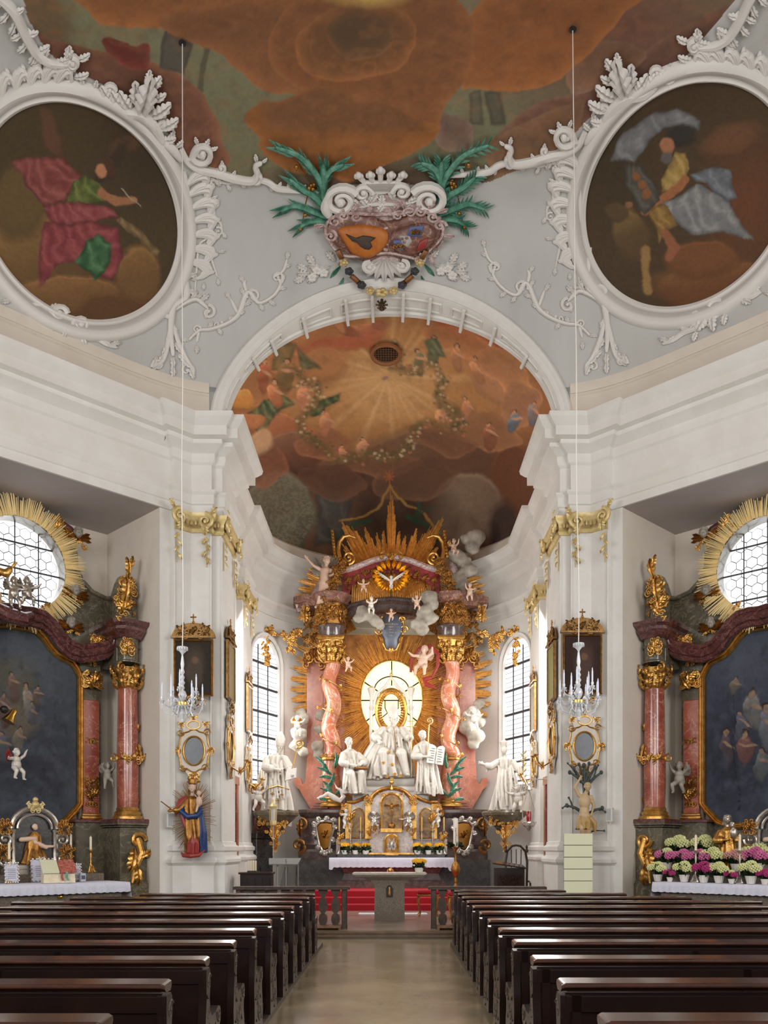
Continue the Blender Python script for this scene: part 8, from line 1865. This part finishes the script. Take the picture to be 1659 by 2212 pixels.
vpoly(b,smoothp([(708,440),(716,405),(745,398),(775,420),(825,405),(880,418),(905,398),(940,405),(952,440),(950,480),(958,520),(930,545),(900,560),(872,560),(850,585),(800,585),(780,560),(748,545),(712,520),(698,490)]),.14); fin(b,'cartouche_body',M['mauve'])
b=vb(); 
vpoly(b,smoothp([(718,462),(745,452),(800,458),(838,470),(900,452),(945,470),(956,490),(950,525),(925,545),(880,562),(835,550),(790,565),(745,545),(715,515),(700,492)]),.12,y0=.12); fin(b,'shield_surround',M['wine'])
b=vb(); vpoly(b,smoothp([(732,490),(760,478),(800,478),(836,492),(832,530),(800,556),(765,548),(748,525)]),.10,y0=.22); sh=fin(b,'left_shield',mat('orange_field',(196,118,44),.5,col2=(176,98,38),nscale=5))
b=vb(); bh=[(755,505),(748,496),(757,500),(770,506),(785,500),(800,502),(812,506),(806,512),(800,516),(805,528),(798,536),(788,534),(780,528),(772,518),(762,514)]; vpoly(b,bh,.05,y0=.325); 
b.st([(770,506),(758,502),(750,490)],.02); b.st([(795,504),(803,494),(798,484)],.02); fin(b,'bull_head',mat('dark_bull',(70,58,50),.6),sh)
b=vb(); vpoly(b,smoothp([(846,495),(880,478),(915,472),(940,488),(934,520),(905,545),(868,548),(848,530)]),.10,y0=.22); sh2=fin(b,'right_shield',M['wine'])
for pts,nm in (([(884,478),(915,474),(908,505),(878,502)],'blue_quarter'),([(848,512),(868,510),(872,540),(852,532)],'blue_quarter'),([(905,515),(925,505),(918,532),(898,540)],'wine_quarter')):
    b=vb(); vpoly(b,pts,.03,y0=.325); qd=fin(b,nm,mat('heraldic_blue',(88,100,146),.5) if nm=='blue_quarter' and not bpy.data.materials.get('heraldic_blue') else (bpy.data.materials['heraldic_blue'] if nm=='blue_quarter' else M['redcoat']),sh2)
b=vb(); vpoly(b,[(862,500),(884,500),(890,515),(880,530),(866,522)],.03,y0=.325)
fin(b,'white_charge',M['stucco'],sh2)
b=vb()
for px,py in ((868,508),(878,506),(873,516)): b.ell(b.P(px,py,-.37),(.03,.02,.03),7,5)
fin(b,'roundels',M['wine'],sh2)
b=vb(); 
for x0,y0 in ((897,496),(860,532)):
    b=vb(); b.st([(x0-10,y0),(x0-8,y0-10),(x0-4,y0-2),(x0,y0-12),(x0+4,y0-2),(x0+8,y0-10),(x0+10,y0),(x0-10,y0)],.018)
    b.v=[(x,y-.36,z) for x,y,z in b.v]; fin(b,'small_crown',M['goldd'],sh2)
b=vb(); 
for (px,py,r,a,d) in ((725,470,14,0,1),(745,455,12,90,1),(770,458,10,0,-1),(860,455,12,0,1),(885,448,12,180,-1),(910,445,12,90,1),(935,458,13,0,-1),(950,480,12,0,1),(905,560,12,90,-1),(838,500,14,90,1),(838,525,12,270,-1),(715,505,13,90,-1)): b.sc(px,py,r,1.3,a,d,.035)
for px,py,a in ((760,448,60),(800,455,90),(850,445,60),(875,440,110),(925,440,60),(945,450,30),(705,480,180),(955,505,0),(925,548,-60),(745,552,-120)): b.lf(px,py,a,26,14)
b.st([(705,505),(710,470),(745,450),(800,452),(860,450),(915,442),(950,470),(952,510),(905,562)],.04); b.st([(905,562),(840,545),(745,552),(705,505)],.04)
b.v=[(x,y-.20,z) for x,y,z in b.v]; fin(b,'brown_rocaille',M['mauve'])
b=vb()
b.sc(926,420,34,1.6,150,-1,.085,k=26); b.sc(868,402,18,1.2,180,-1,.06); b.v=[(x,y-.12,z) for x,y,z in b.v]; fin(b,'white_volute',M['stucco']); b=vb()
b.sc(738,422,32,1.6,30,1,.085,k=26); b.sc(785,405,18,1.2,0,1,.06); b.st([(712,410),(705,440),(715,465)],.10); b.v=[(x,y-.12,z) for x,y,z in b.v]; fin(b,'white_volute',M['stucco']); b=vb()
b.sc(800,578,14,1.3,90,1,.05); b.sc(868,576,14,1.3,90,-1,.05)
for i in range(7): a=-90+(i-3)*20; b.lf(830+ (i-3)*2,560,a,52,16,curl=.1,lobes=1)
b.v=[(x,y-.12,z) for x,y,z in b.v]; fin(b,'white_shell',M['stucco']); b=vb()
for px,py,a in ((800,430,60),(850,425,100),(825,440,90),(775,435,140),(880,430,30),(815,455,60),(795,440,120),(860,440,20)): b.lf(px,py,a,30,18)
b.st([(775,440),(825,432),(880,438)],.04); b.v=[(x,y-.12,z) for x,y,z in b.v]; fin(b,'white_leaf_spray',M['stucco'])
b=vb()
b.st([(788,398),(786,383)],.06); b.st([(786,384),(822,388),(858,384)],.06); b.st([(788,398),(822,402),(856,398)],.07)
for x,y in ((775,362),(800,360),(822,350),(845,360),(870,360)): b.st([((x-822)*.7+822,385),(x,y+6),(x,y)],.055); b.ell(b.P(x,y,-.08),(.06,.05,.06),7,5); b.ell(b.P(x-5,y+4,-.06),(.05,.04,.05),7,5); b.ell(b.P(x+5,y+4,-.06),(.05,.04,.05),7,5)
vpoly(b,[(790,383),(854,383),(852,397),(792,397)],.08,y0=.04); b.st([(805,400),(800,415),(790,425)],.05); b.st([(840,400),(845,415),(855,425)],.05); b.lf(822,400,-90,30,16)
b.v=[(x,y-.08,z) for x,y,z in b.v]; fin(b,'crown',M['stucco'])
fr=[((722,495),(705,440),(690,380),(650,330),(596,308)),((705,440),(700,395),(712,360),(742,346)),((705,450),(680,420),(650,400),(625,378)),((712,470),(680,455),(640,440),(606,452)),((715,485),(690,475),(665,478),(645,492)),((700,400),(700,370),(698,345))]
for s in (-1,1):
    mx=lambda p:(p[0] if s<0 else 1652-p[0]+(0), p[1]-(0 if s<0 else 4))
    b=vb(); rd=random.Random(5)
    for pts in fr:
        b.st([mx(p) for p in pts],.055)
        for i in range(len(pts)-1):
            for u in (.15,.4,.65,.9):
                x=lerp(pts[i][0],pts[i+1][0],u); y=lerp(pts[i][1],pts[i+1][1],u); a=math.degrees(math.atan2(-(pts[i+1][1]-pts[i][1]),pts[i+1][0]-pts[i][0])); X,Y_=mx((x,y))
                for e in (-30,30):
                    an=a+e; an=an if s<0 else 180-an; b.lf(X,Y_,an,27,5,curl=.08,lobes=1,side=.3*(1 if e<0 else -1))
    b.v=[(x,y-.06,z) for x,y,z in b.v]; fin(b,'palm_fronds',M['green'])
    b=vb(); c_=mx((670,395)); 
    for px,py in ((672,392),(678,390),(668,398),(676,400),(640,350),(660,460),(650,492)): X,Y_=mx((px,py)); b.ell(b.P(X,Y_,-.1),(.04,.04,.04),6,4)
    b.st([mx((672,398)),mx((660,440)),mx((652,490))],.01); b.st([mx((642,350)),mx((660,380)),mx((674,396))],.01); fin(b,'berries',M['goldd'])
    b=vb(); 
    for px,py,a in ((735,575,230),(742,600,250)): X,Y_=mx((px,py)); b.lf(X,Y_,a if s<0 else 180-a,34,10,curl=.05,lobes=1)
    fin(b,'green_leaf',M['green'])
    b=vb(); 
    for px,py,a,L in ((715,575,200,40),(700,580,170,36),(690,590,220,34),(672,592,180,30),(660,600,200,26),(725,565,130,30),(680,575,120,30),(665,585,150,26)): X,Y_=mx((px,py)); b.lf(X,Y_,a if s<0 else 180-a,L,16)
    for px,py in ((685,585),(675,600),(700,590)): X,Y_=mx((px,py)); b.flower(b.P(X,Y_,-.06),.09)
    fin(b,'white_bouquet',M['stucco'])
# chain
CH=[(735,548),(744,568),(755,588),(768,606),(782,620),(800,633),(825,637)]
for s in (-1,1):
    for i,(px,py) in enumerate(CH[:-1] if s<0 else CH[:-1]):
        X=px if s<0 else 1650-px; b=vb(); nx_=CH[i+1]; a=math.atan2(nx_[1]-py,nx_[0]-px)
        if i in (0,3): 
            u=np.array([math.cos(a),math.sin(a)]); v=np.array([-u[1],u[0]]); 
            pts=[(X+(1 if s<0 else -1)*(u[0]*p+v[0]*r),py+u[1]*p+v[1]*r) for p,r in ((-12,-6),(12,-6),(12,6),(-12,6))]; vpoly(b,pts,.10,y0=.20,bev=.8); fin(b,'chain_plaque',M['wine'] if False else mat('bronze_plaque',(120,76,34),.4,.3) if not bpy.data.materials.get('bronze_plaque') else bpy.data.materials['bronze_plaque'])
        else:
            for k in range(5): e=2*PI*k/5; b.ell(b.P(X+5*math.cos(e),py+5*math.sin(e),-.25),(.045,.04,.045),7,5)
            b.ell(b.P(X,py,-.28),(.05,.05,.05),7,5); fin(b,'chain_bead',M['goldp'] if i in (1,5) else M['lead'])
b=vb(); 
for k in range(5): b.ell(b.P(825+8*math.cos(k*1.257),637+6*math.sin(k*1.257),-.25),(.06,.05,.05),7,5)
fin(b,'chain_centre',M['goldp'])
b=vb(); b.st([(825,645),(825,655),(825,664)],.03)
b.ell(b.P(825,666,-.02),.06,6,4); b.tube([b.P(825,664,-.0),b.P(825,666,-.28)],.03,6)
for k in range(8):
    e=k*PI/4; c_=b.P(825,666,-.25); r=.11; b.add([(c_[0]+.02*math.cos(e+PI/2),c_[1],c_[2]+.02*math.sin(e+PI/2)),(c_[0]-.02*math.cos(e+PI/2),c_[1],c_[2]-.02*math.sin(e+PI/2)),(c_[0]+r*math.cos(e-.18),c_[1]-.02,c_[2]+r*math.sin(e-.18)),(c_[0]+r*math.cos(e+.18),c_[1]-.02,c_[2]+r*math.sin(e+.18)),(c_[0],c_[1]-.04,c_[2])],[(0,1,4),(0,4,3),(1,2,4),(2,3,4),(0,3,2,1)])
fin(b,'star_pendant',mat('dark_bronze',(70,50,30),.4,.5))
# ---- things that are one single mesh stand at top level themselves
for e in [o for o in SC.objects if o.type=='EMPTY' and o.parent is None]:
    ch=KIDS.get(e.name,[])
    if len(ch)==1 and not KIDS.get(ch[0].name):
        c=ch[0]; mw=Matrix.LocRotScale(e.location,e.rotation_euler,e.scale)@Matrix.LocRotScale(c.location,c.rotation_euler,c.scale); c.parent=None; c.matrix_world=mw
        for k in ('label','category','group','kind'):
            if k in e: c[k]=e[k]
        nm=e.name; bpy.data.objects.remove(e); c.name=nm
PARTLAB={'crozier':'gilded crozier','palm_fronds':'green painted palm fronds','red_drapery':'red drapery','lettering':'faint lettering','left_shield':'orange shield with a dark bull head','right_shield':'quartered wine and blue shield','twisted_shaft':'twisted pink marble shaft','gloria_rays':'gilded rays around the oval window','lambrequin':'crimson lambrequin with gold embroidery','blue_mantle':'blue mantle','cushion':'red cushion','ray_ring':'ring of pale gold rays','red_glass':'red glass','crucifix':'gilded crucifix','missal':'','carving':'carved foliage on the bench end','green_palm_leaves':'green palm leaves wound round the column'}
for o in SC.objects:
    if o.parent is not None and o.name.split('.')[0] in PARTLAB and PARTLAB[o.name.split('.')[0]]: o['label']=PARTLAB[o.name.split('.')[0]]
# ================================================================ camera, light, world
cam=bpy.data.cameras.new('camera'); co=bpy.data.objects.new('camera',cam); C.objects.link(co)
co.location=(0,0,CZ); co.rotation_euler=(PI/2,0,0)
cam.sensor_fit='VERTICAL'; cam.sensor_height=24; cam.lens=FL/2212*24; cam.shift_y=(HY-1106)/2212; cam.shift_x=-(CX-829.5)/2212
cam.clip_start=.05; cam.clip_end=200
SC.camera=co
SC.view_settings.view_transform='Standard'; SC.view_settings.look='None'; SC.view_settings.exposure=.22; SC.view_settings.gamma=1
w=bpy.data.worlds.new('world'); SC.world=w; w.use_nodes=True
w.node_tree.nodes['Background'].inputs[0].default_value=(.9,.95,1,1); w.node_tree.nodes['Background'].inputs[1].default_value=.6
def area(name,loc,target,sx,sy,power,col=(1,.98,.95),spread=180):
    l=bpy.data.lights.new(name,'AREA'); l.shape='RECTANGLE'; l.size=sx; l.size_y=sy; l.energy=power; l.color=col; l.spread=math.radians(spread)
    o=bpy.data.objects.new(name,l); C.objects.link(o); o.location=loc
    d=Vector(target)-Vector(loc); o.rotation_euler=d.to_track_quat('-Z','Y').to_euler(); return o
# added area lamps: chancel and nave pairs stand in for unseen windows
for s in (-1,1):
    area('chancel_fill_light',(s*3.85,19.3,6.0),(0,21.5,4.2),2.2,3.6,(230 if s<0 else 290),(1,.985,.96))  # lamp added at the solid recess wall, no window modelled
    area('nave_fill_light',(s*8.4,7.0,5.6),(0,9,3.5),3.2,5.0,(420 if s<0 else 420),(.96,.98,1))  # fill lamps added along the side walls, no windows modelled
    area('nave_fill_light',(s*8.4,0.5,5.6),(0,8,4.5),3.2,5.0,420,(.97,.985,1))
    area('apse_window_light',(s*3.25,23.15,5.2),(0,20,3),1.0,3.4,110,(1,.99,.97))
area('rear_fill_light',(0,-5.8,6.5),(0,14,6),9,3.5,700,(1,.98,.95))  # added frontal fill behind the camera
SC.cycles.max_bounces=7; SC.cycles.diffuse_bounces=4; SC.cycles.glossy_bounces=3; SC.cycles.transmission_bounces=4; SC.cycles.transparent_max_bounces=8
SC.cycles.use_denoising=True; SC.cycles.sample_clamp_indirect=4; SC.cycles.sample_clamp_direct=0; SC.cycles.caustics_reflective=False; SC.cycles.caustics_refractive=False
SC.cycles.use_adaptive_sampling=True
